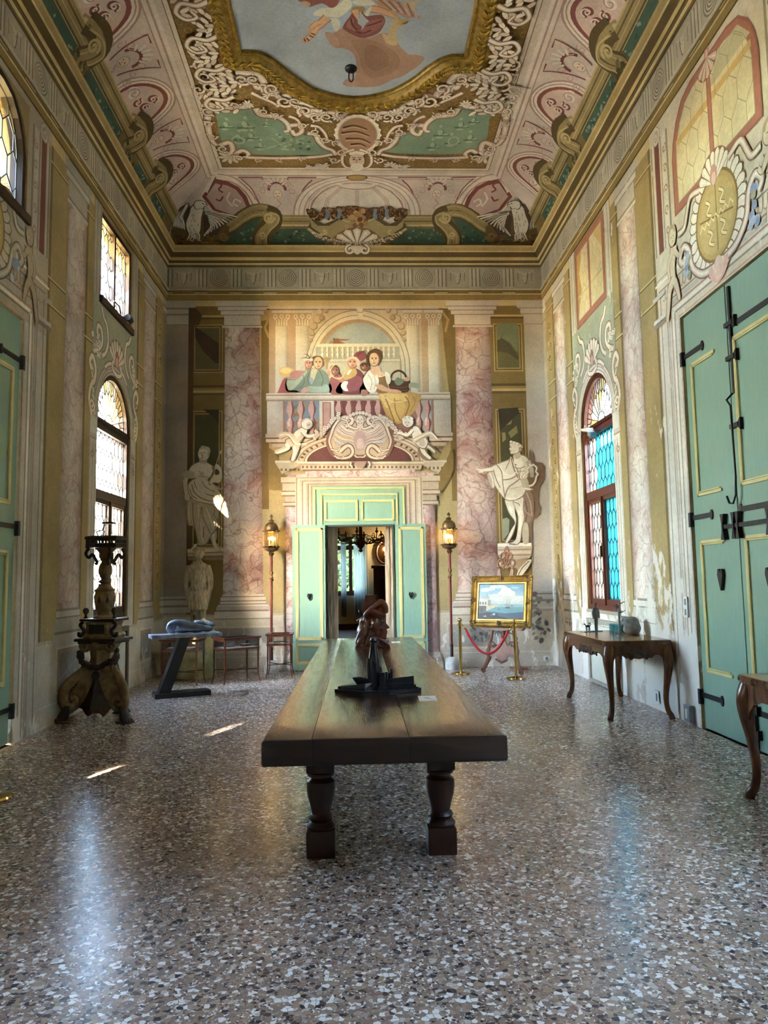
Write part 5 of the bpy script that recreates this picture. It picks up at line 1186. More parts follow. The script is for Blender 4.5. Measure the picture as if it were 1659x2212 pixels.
    for sg in (-1, 1):
        X = lambda u: 7.0+sg*u
        w.scroll([(X(u), z) for u, z in spline(((.1,4.78),(.35,4.82),(.55,4.98),(.62,5.2),(.74,5.3),(.84,5.2),(.78,5.12)), 6)], .07, lt, dk, mixc(lt, dk, .25))
        w.scroll([(X(u), z) for u, z in spline(((.3,5.72),(.52,5.76),(.62,5.62),(.7,5.5),(.86,5.5)), 6)], .06, lt, dk, mixc(lt, dk, .25))
        for k in range(12): w.blob(X(.62+.12*random.random()), 4.84+.36*random.random(), .045, None, random.choice(((140,156,190), (176,186,206), (170,170,140), (232,224,210))), 8)
        # seated child on the cornice end
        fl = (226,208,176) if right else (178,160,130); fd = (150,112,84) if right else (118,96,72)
        for pts, wd in (((( .98,5.42),(1.04,5.2),(1.02,5.02)), .17), (((1.02,5.04),(1.14,4.96),(1.2,4.76),(1.24,4.62)), .13), (((1.0,5.02),(.94,4.9),(.9,4.76)), .11), (((.96,5.36),(.86,5.26),(.80,5.32)), .08), (((1.04,5.36),(1.14,5.24),(1.12,5.1)), .08)):
            pp = [(X(u), z) for u, z in spline(pts, 5)]; w.stroke(pp, wd*1.15, fd, wd*.7); w.stroke(pp, wd*.95, fl, wd*.5)
        w.blob(X(1.0), 5.54, .105, .12, fd); w.blob(X(.995), 5.54, .09, .105, fl); w.stroke(arc(X(1.01), 5.58, .085, 0, PI, 8), .05, mixc(fl, (150,120,80), .5)); w.stroke([(X(.96), 5.55), (X(.985), 5.55)], .012, fd); w.stroke([(X(1.02), 5.55), (X(1.04), 5.55)], .012, fd); w.stroke([(X(.98), 5.49), (X(1.01), 5.49)], .012, (170,96,80))
        # broken cornice blocks
        for z, o, c in ((4.70, .0, stl), (4.64, .0, std), (4.98, .0, st)): w.rect(min(X(1.28), X(1.62)), max(X(1.28), X(1.62)), z, z+.05, c)
    w.stroke(arc(7.0, 4.80, .16, PI, 2*PI, 12), .09, (226,176,156) if right else (176,144,122)); w.blob(7.0, 4.74, .1, .12, (232,196,176) if right else (182,156,134))
    w.build()
    # frieze: triglyphs, roundels and bucrania in turn
    f = Paint('painted_frieze', par, S, CORN, lift=.008)
    for k in range(22): frieze_unit(f, D-.33-k*.667, k)
    f.build()
def frieze_unit(f, c, k):
    lt, md, dk = (200,190,166), (176,164,140), (120,106,84)
    z0, z1 = 7.33, 7.75
    f.d = .008
    for j in range(3):
        x = c-.334+.0+(j-1)*.075; f.rect(x-.035, x+.035, z0+.035, z1-.02, dk); f.rect(x-.033, x+.018, z0+.035, z1-.02, lt)
    f.rect(c-.45, c-.22, z0+.01, z0+.03, lt)
    f.rect(c-.20, c+.20, z0+.02, z1-.01, mixc(md, lt, .3))
    if k % 2 == 0:
        for r in (.165, .125, .085, .045): f.ring(c, 7.545, r, .014, dk, 20); f.ring(c-.006, 7.55, r-.016, .01, lt, 20)
        f.blob(c, 7.545, .016, None, dk, 8)
    else:
        f.poly([(c-.07, 7.65), (c+.07, 7.65), (c+.06, 7.55), (c+.035, 7.46), (c+.02, 7.42), (c-.02, 7.42), (c-.035, 7.46), (c-.06, 7.55)], dk); f.poly([(c-.065, 7.65), (c+.05, 7.65), (c+.04, 7.55), (c+.02, 7.46), (c, 7.43), (c-.02, 7.43), (c-.03, 7.46), (c-.055, 7.55)], lt)
        for s_ in (-1, 1): f.blob(c+s_*.03, 7.575, .012, .008, dk, 6); f.stroke(spline([(c+s_*.06, 7.64), (c+s_*.12, 7.66), (c+s_*.15, 7.70)], 4), .024, lt, .01); f.stroke([(c+s_*.14, 7.65), (c+s_*.13, 7.48)], .012, dk)
    f.d = .041   # row of drops on the architrave below
    f.rect(c-.46, c-.21, 7.225, 7.238, (222,204,150))
    for j in range(6): f.rect(c-.45+j*.042, c-.442+j*.042, 7.24, 7.28, (96,76,30))
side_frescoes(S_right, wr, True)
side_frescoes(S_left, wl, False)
f = Paint('painted_frieze', wb, S_back, CORN, lift=.008)
for k in range(11): frieze_unit(f, .02+(k-5)*.6667, k+1)
f.build()
# ================================================================== painted vault
def qc(x, y): return q_ceil(x, y)
p = Paint('painted_border', ceil_o, S_ceil, CEILP, lift=.002)
# diaper of small rings on the gold ground
for i in range(30):
    for j in range(26):
        x = CLX0+.15+i*.175+(.0875 if j % 2 else 0); y = CLY1-.15-j*.15
        if x > CLX1-.1: continue
        if abs(x) < 1.55 and y < 10.4: continue
        p.d = .0022; p.ring(x, y, .05, .012, (176,138,52), 8)
p.d = .003
lt, md, dk = (236,220,196), (214,188,164), (150,100,76)
# rim: pale mouldings along the cove
for o, w, c in ((.0, .10, (226,206,184)), (.10, .02, (160,118,92)), (.115, .06, (236,220,198)), (.175, .018, (120,86,36))):
    p.rect(CLX0+o, CLX0+o+w, Y0+.3, CLY1-o, c); p.rect(CLX1-o-w, CLX1-o, Y0+.3, CLY1-o, c); p.rect(CLX0+o, CLX1-o, CLY1-o-w, CLY1-o, c)
p.build()
# green cartouches with small scenes
def zt6(x, y): return q_ceil(300+x/2.9625, y/2.9625)
def zt7(x, y): return q_ceil(760+x/2.9625, y/2.9625)
p = Paint('painted_cartouche', ceil_o, S_ceil, CEILP, lift=.004)
GRN, GRD, GRL = (134,160,130), (98,124,98), (170,188,156)
p.poly([zt6(*q) for q in spline([(465,640),(520,690),(620,700),(720,690),(770,730),(880,760),(940,800),(1000,850),(1080,860),(1130,890),(1170,940),(1240,975),(1200,990),(800,990),(600,960),(520,890),(500,770)], 4, True)], GRN)
p.poly([zt7(*q) for q in spline([(210,970),(290,930),(320,860),(420,830),(500,790),(560,740),(660,710),(720,670),(900,690),(880,760),(870,860),(840,930),(760,975),(500,985)], 4, True)], GRN)
def scene(Z, figs):
    for (x, y, s_) in figs:
        for dx, dy, rx, ry, c in ((0, 0, 26, 34, GRD), (-4, -4, 20, 28, GRL), (0, -40, 13, 15, GRL), (30, 12, 30, 10, GRD), (-28, 14, 26, 10, GRD), (26, 8, 24, 7, GRL), (-10, 26, 30, 12, GRL)):
            a = Z(x+dx*s_, y+dy*s_); p.blob(a[0], a[1], rx*s_*.00205, ry*s_*.0025, c, 10)
scene(zt6, ((560,800,1), (680,800,1.2), (720,870,1), (780,930,.9), (640,880,1.1), (820,790,.6)))
scene(zt7, ((570,850,1.1), (640,900,1.1), (700,800,1), (760,880,1), (520,930,1), (780,770,.8)))
a = zt6(635, 895); p.ring(a[0], a[1], .10, .03, GRL); p.ring(a[0], a[1], .05, .02, GRD)
a = zt7(650, 900); p.blob(a[0], a[1], .10, .13, GRL); p.blob(a[0], a[1], .075, .10, GRN)
for k in range(40): a = zt6(random.uniform(880, 1090), random.uniform(850, 960)); p.blob(a[0], a[1], .035, .03, random.choice((GRD, GRL)), 7)
p.stroke([zt6(760,960), zt6(1060,880)], .02, GRL); p.stroke([zt6(850,880), zt6(960,960)], .014, GRL)
p.build()
# rocaille framing of the cartouches, in pale stucco pink
p = Paint('painted_rocaille', ceil_o, S_ceil, CEILP, lift=.008)
def rocaille(pts, w, w1=None, Z=zt6, n=7):
    w, w1 = w*1.35, (w1 or w)*1.35
    q = [Z(*v) for v in spline(pts, n)]; p.scroll(q, w, (242,230,208), dk, (220,196,170), w1)
def acanthus(x, y, r, Z=zt6, n=7, a0=0.0):
    c = Z(x, y)
    for k in range(n):
        a = a0+k*2*PI/n*.8; p.blob(c[0]+r*.62*math.cos(a), c[1]+r*.62*math.sin(a), r*.48, r*.22, dk, 9, a); p.blob(c[0]+r*.62*math.cos(a), c[1]+r*.62*math.sin(a), r*.42, r*.17, (240,226,204), 9, a)
    p.blob(c[0], c[1], r*.3, None, (222,198,172), 9)
L = [(((470,640),(440,760),(460,880),(500,930)), .09, .05), (((520,930),(580,910),(600,960),(570,990),(540,970)), .08, .05), (((620,985),(660,960),(700,980),(690,1010)), .07, .05), (((700,1005),(850,1010),(1000,1008),(1150,1000),(1240,985)), .06, .05), (((480,640),(500,690),(560,690),(620,685),(690,680),(720,660)), .09, .06), (((750,690),(780,730),(850,740),(900,750),(950,790),(960,830),(930,840)), .08, .05), (((970,800),(1030,800),(1040,840),(1000,860),(980,830)), .07, .05), (((1080,850),(1130,860),(1150,900),(1190,940),(1240,960),(1260,990)), .07, .05),
     (((620,470),(690,470),(760,480),(800,530),(760,560),(740,530)), .10, .06), (((780,570),(860,580),(900,620),(950,610),(970,650)), .09, .06), (((960,640),(1010,660),(1060,660),(1110,700),(1090,740),(1060,720)), .09, .06), (((1120,700),(1180,720),(1240,720),(1290,740),(1330,720)), .08, .05), (((720,590),(780,620),(850,650),(900,680)), .05, .03), (((960,740),(1010,760),(1040,800)), .05, .03), (((1100,800),(1150,810),(1190,850),(1210,900)), .05, .03), (((540,560),(580,600),(620,570)), .06, .03), (((480,560),(500,620),(560,640),(600,590)), .07, .04)]
for pts, w, w1 in L:
    rocaille(pts, w, w1)
    rocaille([(2*1395-x, y) for x, y in pts], w, w1)     # mirrored about the vault's long axis
for x, y, r in ((440,650,.16), (400,600,.13), (560,500,.14), (620,500,.13), (520,520,.13), (580,1000,.20), (700,660,.10), (1150,720,.12), (1020,690,.11), (1180,1050,.12), (1130,1060,.09), (1080,1060,.08), (830,600,.1), (1270,740,.1)):
    acanthus(x, y, r, a0=x*.01); acanthus(2*1395-x, y, r, a0=x*.013)
# shells, curls and leaves filling the ground between frame and cartouches
for x, y, r, a in ((660,500,.13,0), (730,500,.10,1), (850,560,.12,2), (930,640,.13,.5), (1000,640,.10,1.5), (1060,700,.12,2.2), (1130,740,.10,0), (1200,740,.11,1), (1300,720,.10,2), (500,480,.12,1), (450,540,.12,0), (420,480,.10,2), (390,400,.11,1), (380,560,.09,0), (440,700,.10,1), (450,780,.08,2), (470,860,.08,0), (540,940,.10,1), (640,1000,.10,2), (760,1010,.06,0), (900,1010,.06,1), (1050,1000,.07,2), (1250,1010,.09,0), (1300,960,.09,1), (1260,900,.07,2), (1190,880,.08,0), (1130,830,.09,1), (1050,790,.08,2), (880,720,.08,0), (800,700,.09,1), (620,660,.08,2), (560,640,.09,0)):
    for mm in (0, 1):
        cc = zt6(x if not mm else 2*1395-x, y); sg = -1 if mm else 1
        p.scroll(curl(cc[0], cc[1], r, a*sg if not mm else PI-a, sg*1.25, 14), r*.42, (242,230,208), dk, (222,198,172), r*.2)
        for j in range(3): b_ = a+j*1.9; p.blob(cc[0]+r*1.1*math.cos(b_), cc[1]+r*1.1*math.sin(b_), r*.42, r*.2, dk, 8, b_); p.blob(cc[0]+r*1.1*math.cos(b_), cc[1]+r*1.1*math.sin(b_), r*.36, r*.14, (240,226,204), 8, b_)
# feathery band along both long sides
for sx in (-1, 1):
    X = lambda u: sx*u+.03
    for k in range(36):
        y = 10.9-k*.085; u = 2.02+.10*math.sin(k*.55)
        for o in (-.13, 0, .13):
            p.blob(X(u+o+.03*math.sin(k*1.7+o*9)), y, .085, .045, dk, 9, 1.1*math.sin(k*.9+o*7)); p.blob(X(u+o+.03*math.sin(k*1.7+o*9)), y+.006, .074, .034, (240,228,206) if (k+int(o*10)) % 3 else (222,200,176), 9, 1.1*math.sin(k*.9+o*7))
    for y in (10.75, 10.1, 9.5, 8.9):
        p.scroll([(X(u), y+v) for u, v in spline(((1.84,-.2),(2.0,-.12),(2.2,-.15),(2.3,0),(2.2,.12),(2.05,.08),(2.1,-.02)), 6)], .07, (244,234,214), dk, (222,200,176), .04)
p.build()
# medallion, bearded mask
p = Paint('painted_medallion', ceil_o, S_ceil, CEILP, lift=.014)
c = zt6(1400, 860)
for rx, ry, k in ((.40, .56, dk), (.38, .54, (236,220,196)), (.33, .47, (190,158,130)), (.31, .45, (176,128,88))): p.blob(c[0], c[1], rx, ry, k, 30)
for q in (((-.24,.2),(-.05,.26),(.16,.16)), ((-.27,.06),(-.02,.1),(.2,-.02)), ((-.2,-.1),(.05,-.1),(.22,-.22)), ((-.12,-.26),(.04,-.24),(.14,-.32))): p.stroke([(c[0]+a, c[1]-b) for a, b in spline(q, 5)], .05, (92,58,34), .02); p.stroke([(c[0]+a, c[1]-b+.05) for a, b in spline(q, 5)], .03, (206,168,120), .01)
for k in range(22): a = 2*PI*k/22; p.blob(c[0]+.37*math.cos(a), c[1]+.52*math.sin(a), .03, .045, (242,230,208), 8, a)
c = zt6(1395, 1040)
for sg in (-1, 1):
    p.scroll([(c[0]+sg*a, c[1]+b) for a, b in spline(((.05,-.42),(.22,-.3),(.26,-.05),(.2,.12),(.08,.16)), 6)], .06, (242,230,208), dk, (220,196,170), .04)
p.blob(c[0], c[1]-.08, .15, .26, dk, 18); p.blob(c[0], c[1]-.08, .135, .24, (226,194,164), 18); p.blob(c[0], c[1]+.12, .12, .13, (236,222,200), 12)
for sg in (-1, 1): p.blob(c[0]+sg*.05, c[1]-.12, .025, .022, (110,70,52), 8); p.stroke([(c[0]+sg*.02, c[1]-.18), (c[0]+sg*.09, c[1]-.18)], .025, (150,104,80)); p.stroke([(c[0]+sg*.02, c[1]+.03), (c[0]+sg*.08, c[1]+.07)], .03, (242,232,214))
p.stroke([(c[0], c[1]-.12), (c[0]-.01, c[1]-.02)], .03, (190,146,116)); p.stroke([(c[0]-.13, c[1]-.28), (c[0], c[1]-.34), (c[0]+.13, c[1]-.28)], .07, (240,230,208))
p.build()

# great painted sky within a gilded stucco frame
_FAR = [(-1.545, 9.63), (-1.37, 9.63)] + spline([(-1.37, 9.63), (-1.21, 9.69), (-1.03, 9.88), (-.82, 10.14), (-.50, 10.44), (.0, 10.58), (.50, 10.46), (.86, 10.18), (1.07, 9.92), (1.25, 9.74), (1.41, 9.66)], 4)[1:-1] + [(1.41, 9.66), (1.585, 9.66)]
_BASE = _FAR + [(x, 14.0-y) for x, y in reversed(_FAR)]
def frame_outline(g=0.0):
    """outline of the mixtilinear ceiling field: straight flanks, notched corners, lobed ends; g moves it outwards"""
    n = len(_BASE); out = []
    for k in range(n):
        p0, p1, p2 = Vector(_BASE[k-1]), Vector(_BASE[k]), Vector(_BASE[(k+1) % n])
        a, b = (p1-p0).normalized(), (p2-p1).normalized(); na, nb = Vector((-a.y, a.x)), Vector((-b.y, b.x))
        m = (na+nb); m = m/max(.35, m.dot(na)) if m.length > 1e-6 else na
        out.append(tuple(p1+m*g))
    return out
p = Paint('painted_sky', ceil_o, S_ceil, CEILP, lift=.004)
p.poly(frame_outline(.03), (172,182,194))
def z5(x, y): return q_ceil(640+x/5.925, y/5.925)
def cl(pts, c): p.poly([z5(*q) for q in spline(pts, 4, True)], c)
cl([(375,400),(480,420),(620,330),(900,480),(1090,420),(1200,440),(1290,540),(1420,680),(1560,700),(1640,740),(1560,840),(1380,960),(1250,1010),(1000,1110),(620,1090),(640,1010),(740,1000),(770,880),(740,700),(620,620),(480,600),(400,500)], (178,134,106))
cl([(700,520),(900,500),(1100,560),(1300,700),(1300,880),(1000,1000),(850,900),(800,700)], (164,122,92))
cl([(900,580),(1060,600),(1180,720),(1150,850),(980,900),(880,780)], (150,110,80))
cl([(1100,430),(1180,440),(1200,330),(1260,240),(1330,300),(1280,420),(1300,540),(1250,580),(1150,540)], (206,176,122))
cl([(1390,0),(1480,20),(1560,0),(1500,110),(1430,100)], (206,180,130)); cl([(400,420),(480,440),(560,560),(470,590),(410,520)], (190,146,116)); cl([(650,1010),(760,1020),(800,1090),(640,1100)], (184,142,114))
# winged figure with a trumpet: robes, legs, mantle, wing
cl([(600,330),(690,200),(720,170),(780,250),(790,300),(840,340),(830,390),(900,300),(930,270),(880,220),(830,150),(860,140),(900,200),(1000,190),(1100,190),(1140,260),(1110,340),(1050,420),(930,470),(820,480),(700,430),(620,380)], (140,74,66))
cl([(640,330),(700,220),(740,260),(720,320),(760,390),(690,370)], (168,98,86)); cl([(900,290),(1050,240),(1130,265),(1060,360),(900,440),(840,420)], (158,88,78))
for q in (((700,230),(720,320),(780,380)), ((900,330),(1000,300),(1100,260)), ((760,400),(860,420),(960,380))): p.stroke([z5(*v) for v in spline(q, 5)], .025, (104,50,46))
cl([(930,-40),(1060,-60),(1280,0),(1400,60),(1560,200),(1590,232),(1480,220),(1430,235),(1330,190),(1200,130),(1060,90)], (190,146,126))
for k in range(9): p.stroke([z5(1000+60*k, -20+8*k), z5(1180+45*k, 110+14*k)], .02, (150,104,86) if k % 2 else (214,180,156))
cl([(130,200),(150,90),(330,80),(560,0),(900,-40),(1040,60),(960,110),(880,190),(820,80),(700,90),(600,330),(540,380),(420,410),(360,370),(420,220),(300,250)], (172,186,206))
cl([(220,190),(300,110),(500,80),(640,-20),(720,60),(560,210),(440,210)], (224,220,196)); cl([(440,230),(540,240),(560,330),(510,400),(460,310)], (220,216,196)); cl([(720,10),(900,-20),(1010,50),(900,70),(780,60)], (222,218,196)); cl([(880,180),(940,90),(1040,70),(950,130),(920,200)], (226,218,190))
cl([(20,0),(120,-40),(330,-20),(560,-60),(520,60),(440,95),(330,40),(170,85),(130,50)], (156,86,72)); cl([(60,20),(120,10),(180,40),(160,80),(110,60)], (214,160,110))
cl([(720,90),(860,80),(870,140),(730,140)], (176,136,66))
for pts, w, w1 in (((( 400,220),(300,310),(240,370)), 70, 46), (((240,380),(200,440),(120,510)), 50, 38), (((300,280),(250,300),(180,360)), 44, 34), (((960,110),(1080,130),(1200,180),(1280,210)), 62, 30), (((750,120),(770,180),(790,230)), 60, 20)):
    q = [z5(*v) for v in spline(pts, 5)]; p.stroke(q, w*.0021, (176,112,70), w1*.0021); p.stroke(q, w*.0016, (222,166,116), w1*.0016)
cl([(60,510),(120,490),(165,520),(130,550),(80,548)], (214,154,112)); cl([(145,360),(180,345),(210,365),(190,395),(155,390)], (214,154,112))
for q in (((190,420),(240,440)), ((165,450),(215,470)), ((130,480),(165,520)), ((100,490),(120,530))): p.stroke([z5(*v) for v in q], .02, (90,50,30))
p.stroke([z5(1040,0), z5(1280,200), z5(1340,260)], .03, (196,150,60)); cl([(1280,190),(1340,250),(1440,250),(1420,290),(1330,325)], (206,164,66)); cl([(1345,300),(1435,262),(1410,300)], (150,106,40))
p.build()
GILT = mat('gilded_stucco', (176,140,48), .42, .25, noise=.3, scale=14, col2=(112,86,24), bump=.5, bscale=26)
def sweep_frame(name, prof):
    base = frame_outline(0); n = len(base); rows = []
    bm = bmesh.new()
    for g, h in prof: rows.append([bm.verts.new((x, y, ZC-h)) for x, y in frame_outline(g)])
    for a, b in zip(rows[:-1], rows[1:]):
        for k in range(n): bm.faces.new((a[k], a[(k+1) % n], b[(k+1) % n], b[k]))
    o = obj(name, bm, GILT, ceil_o, smooth=True, autos=40); return o
sweep_frame('frame_moulding', [(0, .0), (0, .05), (.02, .07), (.045, .06), (.05, .035), (.08, .04), (.12, .085), (.17, .11), (.23, .105), (.28, .07), (.30, .04), (.33, .05), (.36, .04), (.37, .0)])
bm = bmesh.new(); fo = frame_outline(.195); n = len(fo); acc = 0
for k in range(n):      # leaf relief along the frame
    a, b = Vector(fo[k]), Vector(fo[(k+1) % n]); Ln = (b-a).length; m_ = max(1, int(Ln/.11))
    if max(a.y, b.y) < 8.2: continue
    for j in range(m_):
        q = a.lerp(b, (j+.5)/m_); t = (b-a).normalized(); ang = math.atan2(t.y, t.x)
        for sg in (-1, 1): ball(bm, (q.x-t.y*.045*sg, q.y+t.x*.045*sg, ZC-.105), 1, 1, Matrix.Rotation(ang+sg*.7, 4, 'Z'), (.055, .018, .014))
        ball(bm, (q.x, q.y, ZC-.115), .017, 1)
tag(obj('leaf_relief', bm, mat('gilded_leaf', (206,170,72), .4, .3, noise=.2), ceil_o, smooth=True), kind='stuff')

# cove: pink ribs, lunettes, feigned gilt parapet with green panels
PK, PL, WN, PD = (226,200,184), (240,224,208), (142,62,56), (186,146,132)
G1_, G2_, G3_, GR_, GRL_ = (168,144,84), (204,180,116), (104,84,42), (74,104,84), (126,148,124)
class Cove:
    """painter's tools on the cove; t runs 0 at the cornice to 1 at the flat ceiling"""
    def __init__(s, name, par, S, which, lift=.002):
        s.p = Paint(name, par, S, CEILP, lift=lift, curved=True); s.w = which; s.st = .00005; s.free = False
    def cx(s, x, t):
        if s.free: return x
        i = _cv(max(0, min(1, t)))[0]; lo, hi = (XL+i, XR-i) if s.w == 'b' else (-9, D-i); return max(lo, min(hi, x))
    def poly(s, pts, c): s.p.poly([(s.cx(x, t), max(0, min(1, t))) for x, t in pts], c)
    def line(s, pts, w, c, w1=None):
        pts = [Vector((x, t*1.62)) for x, t in pts]; n = len(pts); s.p.d += s.st; prev = None
        for i, q in enumerate(pts):
            tt = pts[min(i+1, n-1)]-pts[max(i-1, 0)]
            if tt.length < 1e-9: continue
            tt.normalize(); ww = w if w1 is None else w+(w1-w)*i/(n-1); nn = Vector((-tt.y, tt.x))*ww/2; cur = (q+nn, q-nn)
            if prev: s.p.poly([(s.cx(a.x, a.y/1.62), max(0, min(1, a.y/1.62))) for a in (prev[0], prev[1], cur[1], cur[0])], c, up=False)
            prev = cur
    def long(s, x0, x1, t, w, c): s.line([(x0+(x1-x0)*k/12, t) for k in range(13)], w, c)
    def blob(s, x, t, rx, rt, c, n=10, a=0.0):
        s.p.d += .00005; ca, sa = math.cos(a), math.sin(a)
        s.p.poly([(s.cx(x+rx*math.cos(2*PI*k/n)*ca-rt*1.62*math.sin(2*PI*k/n)*sa, t), max(0, min(1, t+(rx*math.cos(2*PI*k/n)*sa/1.62+rt*math.sin(2*PI*k/n)*ca)))) for k in range(n)], c, up=False)
    def face(s, x, t):
        s.line([(x+.16*math.cos(a/8*PI), t+.05+.11*math.sin(a/8*PI)) for a in range(9)], .05, WN)
        for j in range(6): a = PI*(j+.5)/6; s.line([(x+.10*math.cos(a), t+.11+.06*math.sin(a)), (x+.20*math.cos(a), t+.13+.13*math.sin(a))], .035, PL)
        s.blob(x, t, .085, .065, PD, 14); s.blob(x, t, .075, .058, (236,210,184), 14)
        for sx in (-1, 1): s.line([(x+sx*.02, t+.01), (x+sx*.045, t+.01)], .014, (110,66,52))
        s.line([(x-.03, t-.032), (x+.03, t-.032)], .014, (160,84,72)); s.line([(x, t), (x-.008, t-.015)], .012, PD)
        for sx in (-1, 1):
            for j in range(3): s.line([(x+sx*(.2+.09*j)+q[0], t+.12-.08*j+q[1]/1.62) for q in curl(0, 0, .08, j*2, sx*1.1, 10)], .018, (206,160,140))
        s.line([(x-.02, t-.07), (x+.05, t-.12), (x-.04, t-.17), (x+.03, t-.22)], .02, PD)
    def lunette(s, c, r, t0, t1):
        def ar(rr, tt): return [(c+rr*math.cos(PI*k/16), t0+(tt-t0)*math.sin(PI*k/16)) for k in range(17)]
        s.poly([(c+r+.1, .3)] + ar(r+.1, t1) + [(c-r-.1, .3)], PL)
        s.line([(c+r+.1, .3)] + ar(r+.1, t1) + [(c-r-.1, .3)], .03, PD); s.line([(c+r+.03, .3)] + ar(r+.03, t1-.03) + [(c-r-.03, .3)], .02, PD)
        s.poly([(c+r-.02, .3)] + ar(r-.02, t1-.06) + [(c-r+.02, .3)], (150,70,62)); s.poly([(c+r-.07, .3)] + ar(r-.07, t1-.10) + [(c-r+.07, .3)], (222,190,174))
        for j, (dx, t, rr) in enumerate(((0, t1-.20, .09), (.09, t1-.30, .08), (-.07, t1-.34, .08), (-r*.55, t0+.14, .12), (r*.55, t0+.14, .12))):
            sg = 1.2 if dx >= 0 else -1.2
            s.line([(c+dx+q[0], t+q[1]/1.62) for q in curl(0, 0, rr, j*1.1, sg, 14)], .04, WN if j < 3 else PL); s.line([(c+dx+.02+q[0], t+.015+q[1]/1.62) for q in curl(0, 0, rr*.85, j*1.1, sg, 12)], .02, PL if j < 3 else PD)
    def marbling(s, a, b, t0, t1, n):
        for k in range(n): x = random.uniform(min(a, b)+.05, max(a, b)-.05); t = random.uniform(t0+.03, t1-.03); s.line([(x, t), (x+random.uniform(-.1, .1), t+random.uniform(-.04, .04))], random.uniform(.02, .05), random.choice((GRL_, (96,124,102), (58,86,70), (150,166,146))))
    def rail(s, pts, top=.05):
        for o, w, c in ((0, .34, G3_), (.07, .05, G1_), (.035, .035, G2_), (.0, .05, G1_), (-.04, .03, G3_), (-.065, .05, G1_), (-.09, .025, G2_)): s.line([(x, t+o) for x, t in pts], w if o else .30, c)
# -- end wall, traced and mirrored about the shell
def Zv(x, y): return q_cove(340+x/3.318, 340+y/3.318, 'b')
def mv(pts, m): return [Zv(x if not m else 2*1432-x, y) for x, y in pts]
k = Cove('painted_cove', cvb, C_back, 'b')
k.long(XL, XR, .985, .05, PL); k.long(XL, XR, .955, .02, PD); k.long(XL, XR, .93, .05, (236,218,200)); k.long(XL, XR, .905, .016, PD)
for m in (0, 1):
    k.poly(mv([(300,290),(400,130),(460,110),(560,140),(660,210),(730,330),(760,400),(560,430),(400,400)], m), PL)
    k.line(mv(spline([(430,118),(540,140),(640,215),(710,300),(740,350)], 6), m), .03, PD); k.line(mv(spline([(480,165),(560,190),(640,260),(690,350)], 6), m), .03, PD)
    k.poly(mv([(320,280),(410,150),(500,170),(580,210),(640,280),(670,360),(560,430),(400,380)], m), WN); k.poly(mv([(350,280),(415,185),(500,200),(560,230),(610,290),(640,360),(560,420),(420,370)], m), (206,172,158))
    for pts in (((430,180),(460,200),(440,230),(470,250)), ((420,300),(450,310),(470,280)), ((600,320),(560,300),(545,330),(580,350)), ((520,250),(500,300),(540,350))): k.line(mv(spline(pts, 5), m), .035, WN if pts[0][0] < 460 else PL)
    k.line(mv([(350,250),(410,130)], m), .06, PL); k.line(mv([(365,250),(420,140)], m), .02, (110,76,66))
    k.line(mv([(580,140),(755,142),(752,160)], m), .028, WN); k.line(mv([(935,160),(935,142),(1140,142)], m), .028, WN); k.line(mv(spline([(600,150),(680,230),(735,340)], 5), m), .02, WN); k.line(mv(spline([(1110,160),(1040,240),(995,400)], 5), m), .025, WN)
    x, t = Zv(862 if not m else 2*1432-862, 262); k.face(x, t)
c_ = Zv(1432, 400)[0]
for R_, tp, col in ((1.24, .97, PD), (1.21, .955, PL), (1.14, .93, (196,160,146)), (1.12, .92, (240,226,208)), (1.04, .89, PD), (1.02, .88, (232,212,194)), (.93, .85, (176,126,112)), (.90, .84, (234,218,200))):
    k.poly([(c_+R_, .3)] + [(c_+R_*math.cos(PI*j/24), .42+(tp-.42)*math.sin(PI*j/24)) for j in range(25)] + [(c_-R_, .3)], col)
for u in (-.62, 0, .62): k.line([(c_+u*1.05, .42), (c_+u*.9, .62), (c_+u*.42, .80)], .09, PD, .05); k.line([(c_+u*1.05, .42), (c_+u*.9, .62), (c_+u*.42, .80)], .06, PL, .03); k.line([(c_+u*1.05, .42), (c_+u*.9, .62), (c_+u*.42, .80)], .02, PD, .01)
for u in (-.95, .95): k.line([(c_+u, .44), (c_+u*.93, .60), (c_+u*.7, .74)], .05, PD); k.line([(c_+u, .44), (c_+u*.93, .60), (c_+u*.7, .74)], .03, PL)
k.line([(c_+.36*math.cos(PI*j/12), .84-.06*math.sin(PI*j/12)) for j in range(13)], .08, PL); k.line([(c_+.36*math.cos(PI*j/12), .815-.06*math.sin(PI*j/12)) for j in range(13)], .02, PD)
k.blob(c_, .93, .20, .05, (120,88,34), 18); k.blob(c_, .93, .17, .04, (186,146,66), 18)
